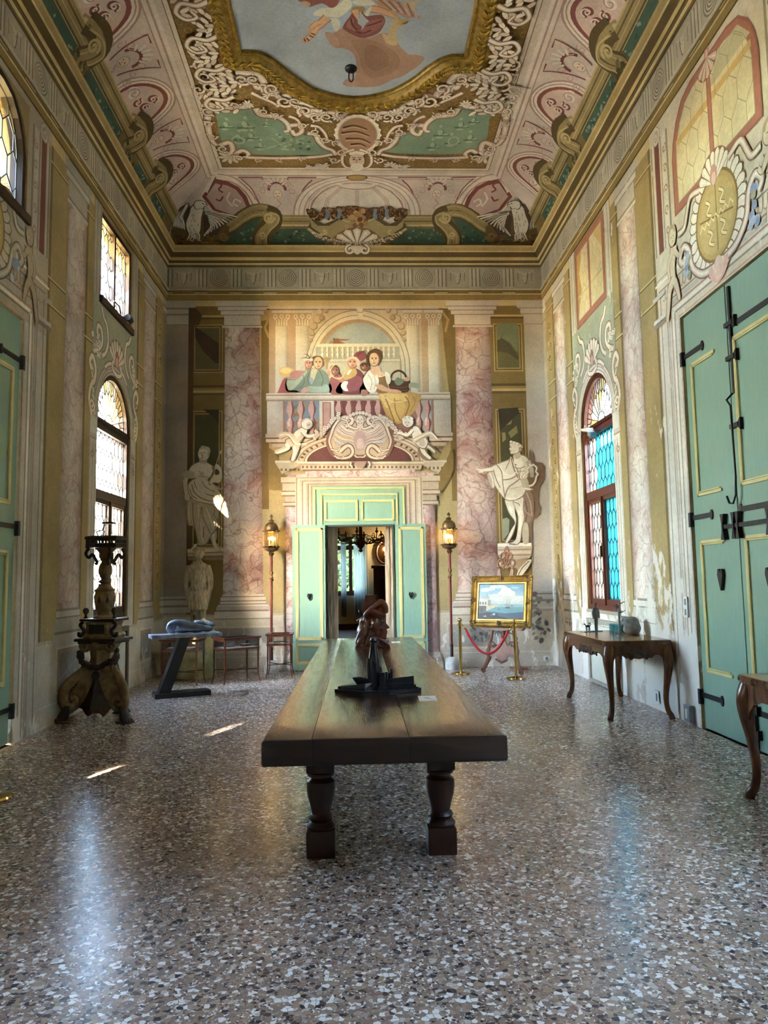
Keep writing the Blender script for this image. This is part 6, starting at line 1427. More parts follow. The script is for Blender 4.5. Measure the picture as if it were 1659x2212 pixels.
# parapet
k.poly([(XL, 0), (XR, 0), (XR, .30), (XL, .30)], (136,112,54))
for m in (0, 1):
    wave = spline([(360,520),(470,505),(540,485),(620,425),(700,385),(780,385),(850,430)], 6)
    k.poly(mv([(350,620)] + [(x, y) for x, y in wave] + [(850,620)], m), (130,106,50))
    k.poly(mv([(470,515),(590,485),(690,425),(745,432),(700,520),(690,625),(480,625)], m), GR_); k.poly(mv([(815,512),(1060,512),(1120,560),(1200,600),(1200,625),(805,625)], m), GR_)
    for q in range(44):
        x, y = (random.uniform(490, 680), random.uniform(505, 610)) if q % 2 else (random.uniform(830, 1080), random.uniform(520, 612))
        if x < 680 and y < 560-(x-490)*.35: continue
        k.line(mv([(x, y), (x+random.uniform(-22, 22), y+random.uniform(-14, 14))], m), random.uniform(.02, .06), random.choice((GRL_, (96,124,102), (58,86,70), (150,166,146))))
    flat = [(860,450),(1000,450),(1120,450)]
    for oy, w, c in ((0, .20, G3_), (-26, .045, G1_), (-18, .02, G2_), (-6, .06, G1_), (10, .02, G3_), (22, .06, G1_), (34, .025, G2_)):
        k.line(mv([(x, y+oy) for x, y in flat], m), w, c)
    for oy, w, c in ((0, .28, G3_), (-38, .05, G1_), (-28, .022, G2_), (-14, .07, G1_), (0, .02, G3_), (14, .07, G1_), (28, .025, G2_), (38, .03, G1_)):
        k.line(mv([(x, y+oy) for x, y in wave], m), w, c)
    br = spline([(775,395),(830,420),(825,470),(775,520),(745,570),(745,625)], 6)
    for ox, w, c in ((0, .34, G3_), (-34, .05, G1_), (-22, .02, G2_), (-6, .08, G1_), (12, .02, G3_), (26, .07, G1_), (38, .025, G2_)): k.line(mv([(x+ox, y) for x, y in br], m), w, c)
    k.line(mv(curl(800, 430, 42, 0, 1.5, 20), m), .05, G2_); k.line(mv(curl(750, 560, 26, 2, -1.3, 16), m), .035, G2_)
for t, w, c in ((.018, .05, G1_), (.035, .015, G2_), (.048, .02, G3_)): k.long(XL, XR, t, w, c)
k.p.build()
k = Cove('painted_shield', cvb, C_back, 'b', .03)
for m in (0, 1):
    k.poly(mv([(1075,420),(1110,440),(1080,500),(1150,560),(1260,600),(1432,600),(1432,420),(1300,430),(1200,480)], m), G3_); k.poly(mv([(1095,440),(1105,500),(1170,545),(1270,590),(1432,590),(1432,430),(1310,440),(1230,490),(1150,490)], m), (176,154,98))
    k.line(mv(spline([(1240,440),(1300,430),(1360,460),(1432,450)], 5), m), .03, G2_); k.line(mv(spline([(1080,510),(1150,555),(1210,545),(1190,520)], 6), m), .05, G2_)
    for j in range(44):
        x = 1432-350*(j/44)**.9; y = 390+random.uniform(-26, 34)+(12 if j > 30 else 0); a, t = mv([(x, y)], m)[0]; k.blob(a, t, .075, .028, (86,54,22), 8, random.random()*3); k.blob(a+.01, t+.006, .055, .018, random.choice(((150,100,46), (176,124,60), (122,80,34))), 8, random.random()*3)
    for x in (1215, 1300): k.line(mv([(x, 365), (x+8, 400), (x-6, 440)], m), .07, (126,140,160))
for j in range(30): a, t = Zv(1432+random.gauss(0, 40), 425+random.gauss(0, 28)); k.blob(a, t, .06, .03, random.choice(((176,124,56), (110,68,26), (198,150,82), (140,92,40))), 8, random.random()*3)
a0, t0 = Zv(1432, 640)
k.poly([(a0+.52*math.cos(PI*j/18), t0+.24*math.sin(PI*j/18)) for j in range(19)], (140,106,76))
for j in range(7):
    a = PI*(j+.5)/7; k.poly([(a0, t0+.01), (a0+.46*math.cos(a-.18), t0+.21*math.sin(a-.18)), (a0+.50*math.cos(a), t0+.235*math.sin(a)), (a0+.46*math.cos(a+.18), t0+.21*math.sin(a+.18))], (232,216,192)); k.line([(a0+.1*math.cos(a), t0+.05*math.sin(a)), (a0+.42*math.cos(a), t0+.2*math.sin(a))], .03, (250,242,226), .05)
for sg in (-1, 1):
    for j in range(34): x = a0+sg*(.06+.024*j); t = t0+.018+random.uniform(-.012, .02)+(.00012*j*j); k.blob(x, t, .05, .026, (112,86,58), 8, j); k.blob(x, t+.005, .04, .019, (228,214,188), 8, j*1.7)
k.p.build()
# -- the shell's foot hangs over the cornice
w_ = Paint('painted_shell_foot', cor_tr, lambda s_, t_, d=0.0: Vector((s_, D-.215-d, t_)), CEILP, lift=.002)
for sg in (-1, 1):
    w_.scroll(curl(a0+sg*.14, 8.02, .10, PI*.5, -sg*1.3, 18), .045, (232,216,192), (120,90,64), None)
w_.poly([(a0-.12, 8.1), (a0+.12, 8.1), (a0+.08, 7.97), (a0, 7.92), (a0-.08, 7.97)], (226,208,182)); w_.build()
# -- eagles at the corners, wings half spread
def eagle(m):
    q = Cove('painted_eagle', cvb, C_back, 'b', .04); q.st = .00005; q.free = True; W, Gd, Kd = (240,230,210), (190,174,150), (92,74,54)
    P = lambda pts: [(x+(-.10 if m else .10), t) for x, t in mv(pts, m)]
    q.poly(P([(60,520),(180,480),(300,380),(420,440),(480,500),(470,600),(440,625),(120,625)]), (122,96,44))
    for j in range(26): x, y = random.uniform(110, 470), random.uniform(560, 622); q.line(P([(x, y), (x+random.uniform(-50, 50), y+random.uniform(-10, 10))]), .05, random.choice(((84,64,30), (150,120,58), (104,80,36), (70,92,76))), .02)
    q.line(P(curl(440, 570, 34, 0, 1.4, 16)), .05, (150,116,56))
    def feather(a, b, w): q.line(P(spline([a, ((a[0]+b[0])/2+6, (a[1]+b[1])/2-10), b], 5)), w, Kd, w*.45); q.line(P(spline([a, ((a[0]+b[0])/2+6, (a[1]+b[1])/2-10), b], 5)), w*.72, random.choice((W, W, Gd)), w*.3)
    q.poly(P([(290,420),(330,385),(420,390),(540,420),(480,460),(430,500),(390,560),(300,560)]), Kd)
    for j in range(11): feather((310+8*j, 398+10*j*.6), (540-24*j, 425+14*j), .075)
    for j in range(8): feather((320+4*j, 400+14*j), (430-14*j, 440+14*j), .06)
    q.poly(P([(190,315),(130,350),(60,450),(40,490),(110,500),(180,470),(210,380)]), Kd)
    for j in range(9): feather((185-7*j, 325+12*j), (50+14*j, 485+4*j), .07)
    body = spline([(210,340),(270,310),(300,350),(285,430),(275,540),(240,600),(190,560),(165,480),(190,400)], 5, True)
    q.poly(P(body), Kd); q.poly(P([(235+(x-235)*.9, 450+(y-450)*.93) for x, y in body]), W)
    for j in range(16): x, y = random.uniform(195, 270), random.uniform(380, 560); q.line(P([(x, y), (x-3, y+22)]), .028, Gd, .008)
    for j in range(5): feather((200+14*j, 545), (180+22*j, 600), .05)
    hd = spline([(225,345),(230,310),(265,298),(310,310),(325,340),(305,345),(290,365),(270,360),(245,370)], 5, True)
    q.poly(P(hd), Kd); q.poly(P([(270+(x-270)*.88, 335+(y-335)*.86) for x, y in hd]), W); q.line(P([(286,322),(296,324)]), .02, (40,30,22)); q.line(P([(300,330),(322,338),(312,352)]), .03, (190,164,104), .012)
    for x in (200, 255): q.line(P([(x, 575), (x+6, 600), (x+26, 608)]), .05, (196,172,116), .02)
    q.p.build()
eagle(0); eagle(1)
# -- long walls
def side_cove(S, par, which):
    k = Cove('painted_cove', par, S, which); L0, L1 = Y0, D
    k.long(L0, L1, .985, .05, PL); k.long(L0, L1, .955, .02, PD); k.long(L0, L1, .93, .05, (236,218,200)); k.long(L0, L1, .905, .016, PD)
    for c in (12.35, 10.55, 8.75, 6.95, 5.15): k.lunette(c, .50, .42, .90)
    for c in (11.45, 9.65, 7.85, 6.05):
        k.face(c, .60)
        for sx in (-1, 1): k.line([(c+sx*.16, .87), (c+sx*.32, .87), (c+sx*.25, .72), (c+sx*.15, .50)], .024, WN)
    T1 = .44
    k.poly([(L0, 0), (L1, 0), (L1, T1), (L0, T1)], (136,112,54))
    for a, b in ((13.2, 12.5), (12.05, 11.5), (10.7, 9.3), (8.9, 7.5), (7.0, 5.6), (5.2, 4.0)):
        k.poly([(a, .06), (b, .06), (b, .29), (a, .29)], GR_); k.marbling(a, b, .06, .29, 30); k.long(a, b, .30, .02, G2_); k.long(a, b, .055, .025, G3_)
    for t, w, c in ((.018, .05, G1_), (.035, .015, G2_), (.31, .03, G3_), (.335, .05, G1_), (.36, .02, G2_), (.38, .05, G1_), (.41, .025, G3_), (.43, .06, G1_), (.452, .025, G2_)): k.long(L0, L1, t, w, c)
    for x in (12.28, 11.05, 9.1, 7.25, 5.4):
        br = spline([(x-.35,.47),(x-.1,.52),(x+.12,.47),(x+.10,.36),(x-.02,.24),(x-.04,.12),(x-.03,.02)], 6)
        for ox, w, c in ((0, .34, G3_), (-.12, .05, G1_), (-.08, .02, G2_), (-.01, .09, G1_), (.05, .02, G3_), (.10, .07, G1_), (.135, .025, G2_)): k.line([(a+ox, t) for a, t in br], w, c)
        k.line([(x+.02+q[0], .42+q[1]/1.62) for q in curl(0, 0, .12, 0, 1.5, 18)], .04, G2_)
    for x in (11.2, 9.2, 7.2):      # clusters of leaves in the parapet
        for j in range(30): k.blob(x+random.gauss(0, .13), .17+random.gauss(0, .05), .06, .022, random.choice(((128,108,54), (96,84,44), (160,140,84), (84,80,44))), 8, random.random()*3)
    k.p.build()
side_cove(C_left, cvl, 'l'); side_cove(C_right, cvr, 'r')
# ================================================================== furniture and works of art
DARKWOOD = mat('dark_oak', (74,42,24), .30, noise=.25, scale=2.2, col2=(34,18,11), stretch=(9,1.2,9), bump=.22, bscale=14, spec=.55)
LEGWOOD = mat('dark_turned_oak', (62,32,20), .34, noise=.25, scale=3, col2=(28,13,9), stretch=(7,7,1.2), bump=.15, bscale=20)
TOPWOOD = mat('worn_oak_top', (80,49,28), .19, noise=.3, scale=3.4, col2=(26,14,8), stretch=(10,.9,10), bump=.35, bscale=9, spec=.65, rvar=.35)
ENDWOOD = mat('shaded_end_oak', (48,27,17), .42, noise=.2, scale=3, col2=(24,13,9), stretch=(1.2,6,9), bump=.08, bscale=12)  # darker oak puts the shade of the table's end faces into the colour
# ---- long refectory table
t = empty('refectory_table', (.135, 7.7, 0), 0, 'long dark oak refectory table with turned legs down the middle of the hall', 'table')
TX0, TX1, TY0, TY1 = -.68, .68, 4.14-7.7, 11.25-7.7
seams = [TX0, -.405, .136, TX1]
for a, b in zip(seams[:-1], seams[1:]):
    bm = bmesh.new(); ya, yb = TY0+random.uniform(0, .006), TY1-random.uniform(0, .02)
    lo_, hi_ = (.014 if a == TX0 else .002), (.014 if b == TX1 else .002); r_ = .012
    sec = [(a+.0008, .635+lo_), (a+.0008+lo_*.6, .635), (b-.0008-hi_*.6, .635), (b-.0008, .635+hi_), (b-.0008, .78-hi_), (b-.0008-hi_*.3, .78-hi_*.3), (b-.0008-hi_, .78), (a+.0008+lo_, .78), (a+.0008+lo_*.3, .78-lo_*.3), (a+.0008, .78-lo_)]
    rows = []
    for y, dz, ins in [(ya, .012, .004), (ya+.006, .003, .0), (ya+.016, 0, 0)] + [(ya+.016+(yb-ya-.032)*i/14, 0, 0) for i in range(1, 15)] + [(yb, .012, .004)]:
        wob = random.uniform(-.005, .005)
        rows.append([bm.verts.new((x+(wob if ((a == TX0 and x < a+.03) or (b == TX1 and x > b-.03)) else 0), y, z-(dz if z > .7 else -dz))) for x, z in sec])
    for A_, B_ in zip(rows[:-1], rows[1:]):
        for i in range(len(sec)): bm.faces.new((A_[i], A_[(i+1) % len(sec)], B_[(i+1) % len(sec)], B_[i]))
    bm.faces.new(rows[0]); bm.faces.new(rows[-1])
    for fc in bm.faces:
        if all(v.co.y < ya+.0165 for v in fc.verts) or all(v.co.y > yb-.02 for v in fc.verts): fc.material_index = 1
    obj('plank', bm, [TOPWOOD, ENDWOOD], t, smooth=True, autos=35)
pl = [(.088, .50), (.088, .635)]
for lx in (-.38, .35):
    for ly in (4.62-7.7, 7.7-7.7, 10.75-7.7):
        bm = bmesh.new()
        box(bm, (lx, ly, .565), (.172, .172, .14), bev=.008)
        lathe(bm, [(.07, .495), (.083, .485), (.083, .47), (.062, .46), (.066, .45), (.086, .435), (.09, .40), (.084, .35), (.07, .30), (.06, .262), (.058, .245), (.07, .235), (.078, .222), (.07, .208), (.062, .20), (.075, .19), (.088, .175), (.088, .165), (.07, .15)], (lx, ly, 0), 24)
        box(bm, (lx, ly, .08), (.176, .176, .16), bev=.014); obj('leg', bm, LEGWOOD, t, smooth=True, autos=40)
for ly in (4.64-7.7, 10.73-7.7):
    bm = bmesh.new(); box(bm, (-.015, ly, .59), (.56, .05, .09), bev=.004); obj('apron', bm, LEGWOOD, t)
for lx in (-.38, .35):
    bm = bmesh.new(); box(bm, (lx, 0, .59), (.05, 5.95, .09), bev=.004); obj('side_rail', bm, LEGWOOD, t)
TZ = .7815
# ---- small dark architectural sculpture on the near part of the table
def on_table(x, y): p = on_floor(x, y, TZ); return p
BRONZE = mat('blue_black_bronze', (36,42,54), .3, .3, noise=.2, scale=10)
def g(x, y): return on_table(720+x/8.295, 1270+y/8.295)
o0 = g(760, 1900); SX = .00345/8.295*1.0*1.0
k8 = (g(1590, 1900)-g(20, 1900)).length/1570
s = empty('monument_sculpture', o0, 0, 'small blue-black bronze model of a tower with a boat and stepped base on the table', 'sculpture')
X = lambda px: (px-760)*k8
bm = bmesh.new(); prism(bm, [(X(20), .10), (X(510), -.075), (X(1000), -.075), (X(1590), .08), (X(1300), .22), (X(300), .22)], 0, .03, lambda u, v, d: Vector((u, v, d))); obj('base', bm, BRONZE, s)
bm = bmesh.new(); prism(bm, [(X(80), .09), (X(570), -.045), (X(720), -.01), (X(720), .16), (X(300), .18)], .03, .05, lambda u, v, d: Vector((u, v, d)))
a = [(X(80), .09, .05), (X(575), -.04, .05), (X(720), .0, .05), (X(700), .15, .05)]; b = [(X(110), .095, .052), (X(580), -.03, .082), (X(720), .0, .085), (X(690), .14, .085)]
va = [bm.verts.new(v) for v in a]; vb = [bm.verts.new(v) for v in b]
for i in range(4): bm.faces.new((va[i], va[(i+1) % 4], vb[(i+1) % 4], vb[i]))
bm.faces.new(vb); obj('ramp', bm, BRONZE, s)
bm = bmesh.new()     # tower: a slit cylinder with an oblique collar, neck and cap
cx = X(748); n = 28
prof = []
for k in range(n):
    a_ = 2*PI*k/n; ca, sa = math.cos(a_), math.sin(a_)
    top = .265-.085*(ca*.5+.5) - .02*sa
    prof.append((cx+.061*ca, .05+.055*sa, top))
lo = [bm.verts.new((x, y, .03)) for x, y, z in prof]; hi = [bm.verts.new(p_) for p_ in prof]; inn = [bm.verts.new((cx+(x-cx)*.86, .05+(y-.05)*.86, z)) for x, y, z in prof]; inb = [bm.verts.new((cx+(x-cx)*.8, .05+(y-.05)*.8, z-.05)) for x, y, z in prof]
for A_, B_ in ((lo, hi), (hi, inn), (inn, inb)):
    for k in range(n): bm.faces.new((A_[k], A_[(k+1) % n], B_[(k+1) % n], B_[k]))
bm.faces.new(inb); bm.faces.new(lo); obj('tower', bm, BRONZE, s, smooth=True, autos=40)
bm = bmesh.new(); lathe(bm, [(.05, .15), (.048, .20), (.044, .25), (.036, .30), (.027, .35), (.024, .375), (.022, .385)], (cx-.004, .05, 0), 20); box(bm, (cx-.03, .02, .28), (.012, .012, .16), Matrix.Rotation(.12, 4, 'Y')); obj('spire', bm, BRONZE, s, smooth=True, autos=40)
bm = bmesh.new(); lathe(bm, [(.022, .385), (.03, .39), (.031, .405), (.022, .412), (.026, .42), (.015, .424)], (cx-.004, .05, 0), 20); obj('cap', bm, BRONZE, s, smooth=True)
bm = bmesh.new()
hull = [(-.13, .115, .02), (-.128, .10, .03), (-.09, .06, .035), (-.06, .035, .03)]
rings = []
for f_, z, hw in ((1.0, .125, .036), (.93, .115, .036), (.72, .085, .03), (.5, .05, .02)):
    rings.append([bm.verts.new((X(560)+(math.cos(a_)*.075-.02)*f_, .02+math.sin(a_)*hw, z-(.0 if math.cos(a_) < 0 else .008))) for a_ in [2*PI*k/18 for k in range(18)]])
for A_, B_ in zip(rings[:-1], rings[1:]):
    for k in range(18): bm.faces.new((A_[k], A_[(k+1) % 18], B_[(k+1) % 18], B_[k]))
bm.faces.new(rings[-1]); bm.faces.new([bm.verts.new(Vector(v.co)-Vector((0, 0, .012))) for v in rings[0]]); obj('boat', bm, BRONZE, s, smooth=True, autos=50)
bm = bmesh.new(); x0_ = X(880)
box(bm, (X(880), -.03, .04), (.075, .05, .025)); pts = [(-.024, -.02), (.024, -.02), (.024, .02), (-.024, .02)]
lo = [bm.verts.new((x0_+a_*1.1, -.03+b_*1.1, .05)) for a_, b_ in pts]; hi = [bm.verts.new((x0_+a_*.75, -.03+b_*.75, .165)) for a_, b_ in pts]
for i in range(4): bm.faces.new((lo[i], lo[(i+1) % 4], hi[(i+1) % 4], hi[i]))
bm.faces.new(hi); obj('pylon', bm, BRONZE, s)
bm = bmesh.new()
for i in range(3): prism(bm, [(X(960), .0), (X(1450+40*i), .02+.01*i), (X(1450+40*i), .07+.03*i), (X(960), .07+.03*i)], .03+.0-.0*i, .075-.016*i, lambda u, v, d: Vector((u, v, d)))
va = [(X(960), .012, .06), (X(1450), .028, .075), (X(1440), .05, .075), (X(960), .035, .06)]; vb = [(X(960), .012, .108), (X(1450), .028, .128), (X(1440), .04, .128), (X(960), .025, .108)]
A_ = [bm.verts.new(v) for v in va]; B_ = [bm.verts.new(v) for v in vb]
for i in range(4): bm.faces.new((A_[i], A_[(i+1) % 4], B_[(i+1) % 4], B_[i]))
bm.faces.new(B_); obj('stepped_wall', bm, BRONZE, s)
bm = bmesh.new(); lathe(bm, [(.012, .03), (.012, .165), (.016, .168), (.016, .178), (.01, .185)], (X(1050), .06, 0), 10); lathe(bm, [(.010, .03), (.010, .16)], (X(960), .05, 0), 10); lathe(bm, [(.010, .03), (.010, .15)], (X(1010), .075, 0), 10); obj('bollard', bm, BRONZE, s, smooth=True, autos=40)

# ---- carved wooden head at the far end of the table
WALNUT = mat('polished_walnut', (88,48,33), .285, noise=.3, scale=7, col2=(50,26,18), stretch=(3,3,8), spec=.6)
hp = on_table(720+700/8.295, 1270+1062/8.295); kh = (on_table(805, 1398)-on_table(795, 1398)).length/10/8.295
h = empty('walnut_bust', hp, 0, 'large carved walnut bust in profile on the far end of the table', 'sculpture')
HX = lambda x: (x-700)*kh
HZ = lambda y: (1062-y)*kh
def hb(bm, x, y, rx, ry, d=0.0, dy=.06, a=0.0): ball(bm, (HX(x), d, HZ(y)), 1, 2, Matrix.Rotation(-a, 4, 'Y'), (rx*kh, dy, ry*kh))
bm = bmesh.new()      # draped chest
prism(bm, [(HX(388), 0), (HX(1022), 0), (HX(1000), .05), (HX(405), .05)], -.12, .12)
for q in ((700,960,290,85,0,.12), (520,930,110,110,0,.11), (880,960,130,80,0,.10), (640,840,150,130,.0,.09)): hb(bm, *q)
for v in bm.verts: v.co.z = max(v.co.z, .004)
fused('shoulders', bm, WALNUT, h, .012, 5)
for pts in (((440,1030),(480,930),(560,850)), ((560,1040),(600,940),(650,850)), ((990,1030),(860,930),(740,880)), ((860,1050),(760,980),(690,900))):
    bm = bmesh.new(); tube(bm, [(HX(x), -.112, HZ(y)) for x, y in spline(pts, 5)], [.012+.016*math.sin(PI*k/10) for k in range(11)], 8); obj('drapery_fold', bm, WALNUT, h, smooth=True)
bm = bmesh.new()      # head in profile, facing right
for q in ((740,640,170,190,0,.11), (800,780,110,130,0,.085), (660,800,90,150,0,.085)): hb(bm, *q)
prof_ = [(700,450),(840,470),(915,500),(945,540),(950,575),(930,600),(945,640),(985,690),(1012,722),(990,740),(950,742),(955,765),(975,785),(960,800),(968,822),(950,840),(955,870),(940,900),(890,905),(820,870),(740,860),(660,800),(640,600)]
prism(bm, [(HX(x), HZ(y)) for x, y in prof_], -.045, .045)
prism(bm, [(HX(x), HZ(y)) for x, y in ((860,500),(925,520),(935,570),(880,590))], -.075, .075)
hb(bm, 860, 730, 50, 45, -.06, .04); hb(bm, 860, 730, 50, 45, .06, .04); hb(bm, 890, 612, 26, 15, -.055, .022); hb(bm, 890, 612, 26, 15, .055, .022)
fused('face', bm, WALNUT, h, .008, 3)
bm = bmesh.new(); tube(bm, [(HX(665+34*math.cos(a_)), -.105, HZ(650+62*math.sin(a_))) for a_ in [k*.6 for k in range(9)]], .014, 8); obj('ear', bm, WALNUT, h, smooth=True)
bm = bmesh.new()      # swept hair under a rolled band
hb(bm, 720, 470, 170, 90, 0, .10); hb(bm, 850, 380, 90, 110, 0, .085); hb(bm, 560, 640, 90, 120, 0, .085); hb(bm, 500, 800, 80, 160, 0, .08)
for pts, r in ((((560,520),(660,430),(790,470),(945,530)), .042), (((640,400),(760,340),(870,280),(935,370),(950,470)), .045), (((560,540),(610,640),(610,760),(560,880)), .04), (((500,600),(520,740),(470,860),(420,990)), .036), (((430,600),(490,575),(560,540)), .02), (((480,400),(500,470),(570,500)), .022)):
    for dy in ((-.075, .075) if r > .03 else (0,)): tube(bm, [(HX(x), dy, HZ(y)) for x, y in spline(pts, 5)], [r*(1-.45*abs(2*k/(5*(len(pts)-1))-1)**3) for k in range(5*(len(pts)-1)+1)], 8)
for v in bm.verts: v.co.z = max(v.co.z, .01)
fused('hair', bm, WALNUT, h, .010, 3)
bm = bmesh.new(); prism(bm, [(HX(520), HZ(440)), (HX(590), HZ(150)), (HX(745), HZ(145)), (HX(760), HZ(380)), (HX(620), HZ(470)), (HX(560), HZ(500))], -.07, .07); obj('block', bm, WALNUT, h)
bm = bmesh.new(); prism(bm, [(HX(760), HZ(150)), (HX(800), HZ(160)), (HX(815), HZ(300)), (HX(760), HZ(360))], .0, .08); obj('rear_block', bm, WALNUT, h)
CARD = mat('white_card', (240,240,236), .6, noise=.02); INK = mat('grey_ink', (120,120,130), .7)
for x0, y0, x1, y1, lab in ((906, 1514, 940, 1506, 'small white printed label card beside the dark tower sculpture on the table'), (846, 1389, 864, 1387, 'thin white label card beside the carved walnut head')):
    a_, b_ = on_table(x0, y0), on_table(x1, y1); c_ = empty('label_card', ((a_.x+b_.x)/2, (a_.y+b_.y)/2, TZ+.001), 0, lab, 'card', 'label cards on the long table')
    w = abs(b_.x-a_.x); dd = max(.05, abs(b_.y-a_.y))
    bm = bmesh.new(); box(bm, (0, 0, .004), (w, dd, .003), Matrix.Rotation(.06, 4, 'X')); obj('card', bm, CARD, c_)
    for i in range(3):
        bm = bmesh.new(); box(bm, (-.008+.006*i, dd*.18-dd*.2*i, .0075), (w*.32, .004, .001)); obj('print_line', bm, INK, c_)

# ---- tall baroque candlestick by the left wall
PAINTW = mat('aged_cream_gilding', (146,122,84), .5, .1, noise=.35, scale=9, col2=(84,62,38), bump=.3, bscale=22); DKGILT = mat('blackened_gilding', (62,48,32), .45, .25, noise=.3, scale=12, bump=.4, bscale=30); BLUEK = mat('dark_blue_paint', (34,40,46), .5, noise=.2)
cs = empty('candle_stand', (-3.16, 9.28, 0), math.radians(-12), 'tall carved and gilded baroque candle stand on scrolled feet by the left window', 'candle stand')
bm = bmesh.new()
half = [(0,.10), (.06,.10), (.10,.06), (.14,.10), (.19,.17), (.26,.17), (.33,.14), (.42,.24), (.43,.36), (.36,.44), (.27,.50), (.22,.60), (.20,.68), (0,.68)]
prism(bm, half + [(-x, z) for x, z in reversed(half[1:-1])], -.16, -.12); obj('front_panel', bm, PAINTW, cs)
bm = bmesh.new(); lathe(bm, [(.30, .16), (.25, .30), (.2, .5), (.16, .68)], (0, .02, 0), 6); obj('core', bm, DKGILT, cs)
for k, (fx, fy, ang) in enumerate(((-.40, -.16, PI*1.18), (.40, -.12, -PI*.14), (.0, .32, PI/2))):
    dx, dy = math.cos(ang), math.sin(ang)
    P = lambda u, z: (dx*u, dy*u+(0 if k < 2 else 0), z)
    bm = bmesh.new()
    tube(bm, [P(u, z) for u, z in spline(((.16,.70),(.22,.60),(.34,.50),(.43,.38),(.44,.25),(.38,.17),(.31,.20),(.31,.28),(.37,.28)), 6)], [.05]*17+[.052]*16+[.045]*8+[.03]*8, 8, flat=(.8, 1.25)); obj('scroll_leg', bm, PAINTW, cs, smooth=True)
    bm = bmesh.new(); tube(bm, [P(u, z) for u, z in ((.40,.20), (.42,.12), (.45,.05), (.47,.02))], [.05, .055, .065, .05], 10); box(bm, P(.45, .012), (.16, .16, .024), ang, bev=.006); 
    for j in (-1, 0, 1): ball(bm, (dx*.52-dy*.035*j, dy*.52+dx*.035*j, .035), .028, 1)
    obj('paw_foot', bm, DKGILT, cs, smooth=True, autos=50)
    bm = bmesh.new(); tube(bm, [P(u, z) for u, z in ((.20,.56), (.33,.46), (.40,.36))], .012, 6)
    for j in range(8): ball(bm, P(.21+.025*j, .565-.03*j), .018, 1)
    obj('leaf_border', bm, DKGILT, cs, smooth=True)
for sx in (-1, 1):
    bm = bmesh.new(); tube(bm, [(sx*(.30+q[0]), -.17, .22+q[1]) for q in curl(0, 0, .10, .4, -sx*1.6, 26)], [.026-.0006*i for i in range(27)], 8); obj('volute', bm, PAINTW, cs, smooth=True)
bm = bmesh.new(); ball(bm, (0, -.165, .34), 1, 3, None, (.09, .03, .10)); ball(bm, (0, -.175, .20), .035, 2); ball(bm, (-.08, -.165, .19), .03, 2); ball(bm, (.08, -.165, .19), .03, 2); obj('mask', bm, DKGILT, cs, smooth=True)
bm = bmesh.new(); lathe(bm, [(.05, -.175), (.055, -.17), (.05, -.155)], (0, 0, .55), 18, axis='Y'); obj('roundel', bm, BLUEK, cs, smooth=True)
bm = bmesh.new()      # garland under the volutes
for i in range(22):
    a_ = PI*i/21; ball(bm, (-.24*math.cos(a_), -.13-.05*math.sin(a_), .80-.14*math.sin(a_)+random.uniform(-.015, .015)), random.uniform(.03, .045), 1)
for sx in (-1, 1):
    for i in range(6): ball(bm, (sx*(.23+random.uniform(-.02, .02)), -.10, .70+.03*i), .035, 1)
obj('garland', bm, DKGILT, cs, smooth=True)
for sx in (-1, 1):
    bm = bmesh.new(); tube(bm, [(sx*(.17+q[0]), -.12, .90+q[1]) for q in curl(0, 0, .075, PI/2, sx*1.5, 22)], .026, 8); obj('volute', bm, PAINTW, cs, smooth=True)
bm = bmesh.new(); lathe(bm, [(.17, .66), (.15, .75), (.16, .85), (.22, .95)], (0, 0, 0), 6); obj('neck', bm, PAINTW, cs)
bm = bmesh.new(); box(bm, (0, 0, .975), (.54, .44, .035), bev=.01); box(bm, (0, 0, .945), (.48, .38, .03), bev=.008); obj('shelf', bm, DKGILT, cs)
bm = bmesh.new(); lathe(bm, [(.19, .99), (.20, 1.02), (.17, 1.05), (.165, 1.15), (.18, 1.19)], (0, 0, 0), 24, sq=lambda z: True); obj('block', bm, PAINTW, cs)
bm = bmesh.new(); box(bm, (0, -.172, 1.105), (.20, .012, .11)); obj('panel', bm, BLUEK, cs)
for sx in (-1, 1):
    bm = bmesh.new(); tube(bm, [(sx*x, -.14, z) for x, z in spline(((.20,1.19),(.235,1.16),(.21,1.12),(.185,1.09),(.21,1.03),(.25,1.03),(.25,1.07)), 5)], .022, 8); obj('side_scroll', bm, DKGILT, cs, smooth=True)
    bm = bmesh.new(); lathe(bm, [(.03, 1.235), (.015, 1.26), (.015, 1.28), (.035, 1.31), (.038, 1.335), (.02, 1.36)], (sx*.19, -.1, 0), 12); obj('ball_finial', bm, DKGILT, cs, smooth=True)
bm = bmesh.new(); box(bm, (0, 0, 1.215), (.46, .36, .03), bev=.01); obj('upper_shelf', bm, DKGILT, cs)
bm = bmesh.new(); lathe(bm, [(.13, 1.23), (.13, 1.25), (.08, 1.27), (.085, 1.30), (.11, 1.36), (.125, 1.44), (.13, 1.50), (.11, 1.56), (.125, 1.58), (.10, 1.60), (.075, 1.63), (.07, 1.655)], (0, 0, 0), 16); obj('urn', bm, PAINTW, cs, smooth=True, autos=45)
bm = bmesh.new()
for i in range(8): a_ = 2*PI*i/8; ball(bm, (.11*math.cos(a_), .11*math.sin(a_), 1.47), 1, 1, Matrix.Rotation(a_, 4, 'Z'), (.022, .03, .07))
obj('leaf_collar', bm, DKGILT, cs, smooth=True)
bm = bmesh.new(); lathe(bm, [(.05, 1.655), (.075, 1.675), (.075, 1.69), (.05, 1.71), (.055, 1.73), (.08, 1.78), (.085, 1.83), (.075, 1.88), (.05, 1.92), (.05, 1.94), (.075, 1.95), (.05, 1.97), (.07, 2.03), (.13, 2.10)], (0, 0, 0), 16); obj('stem', bm, PAINTW, cs, smooth=True, autos=45)
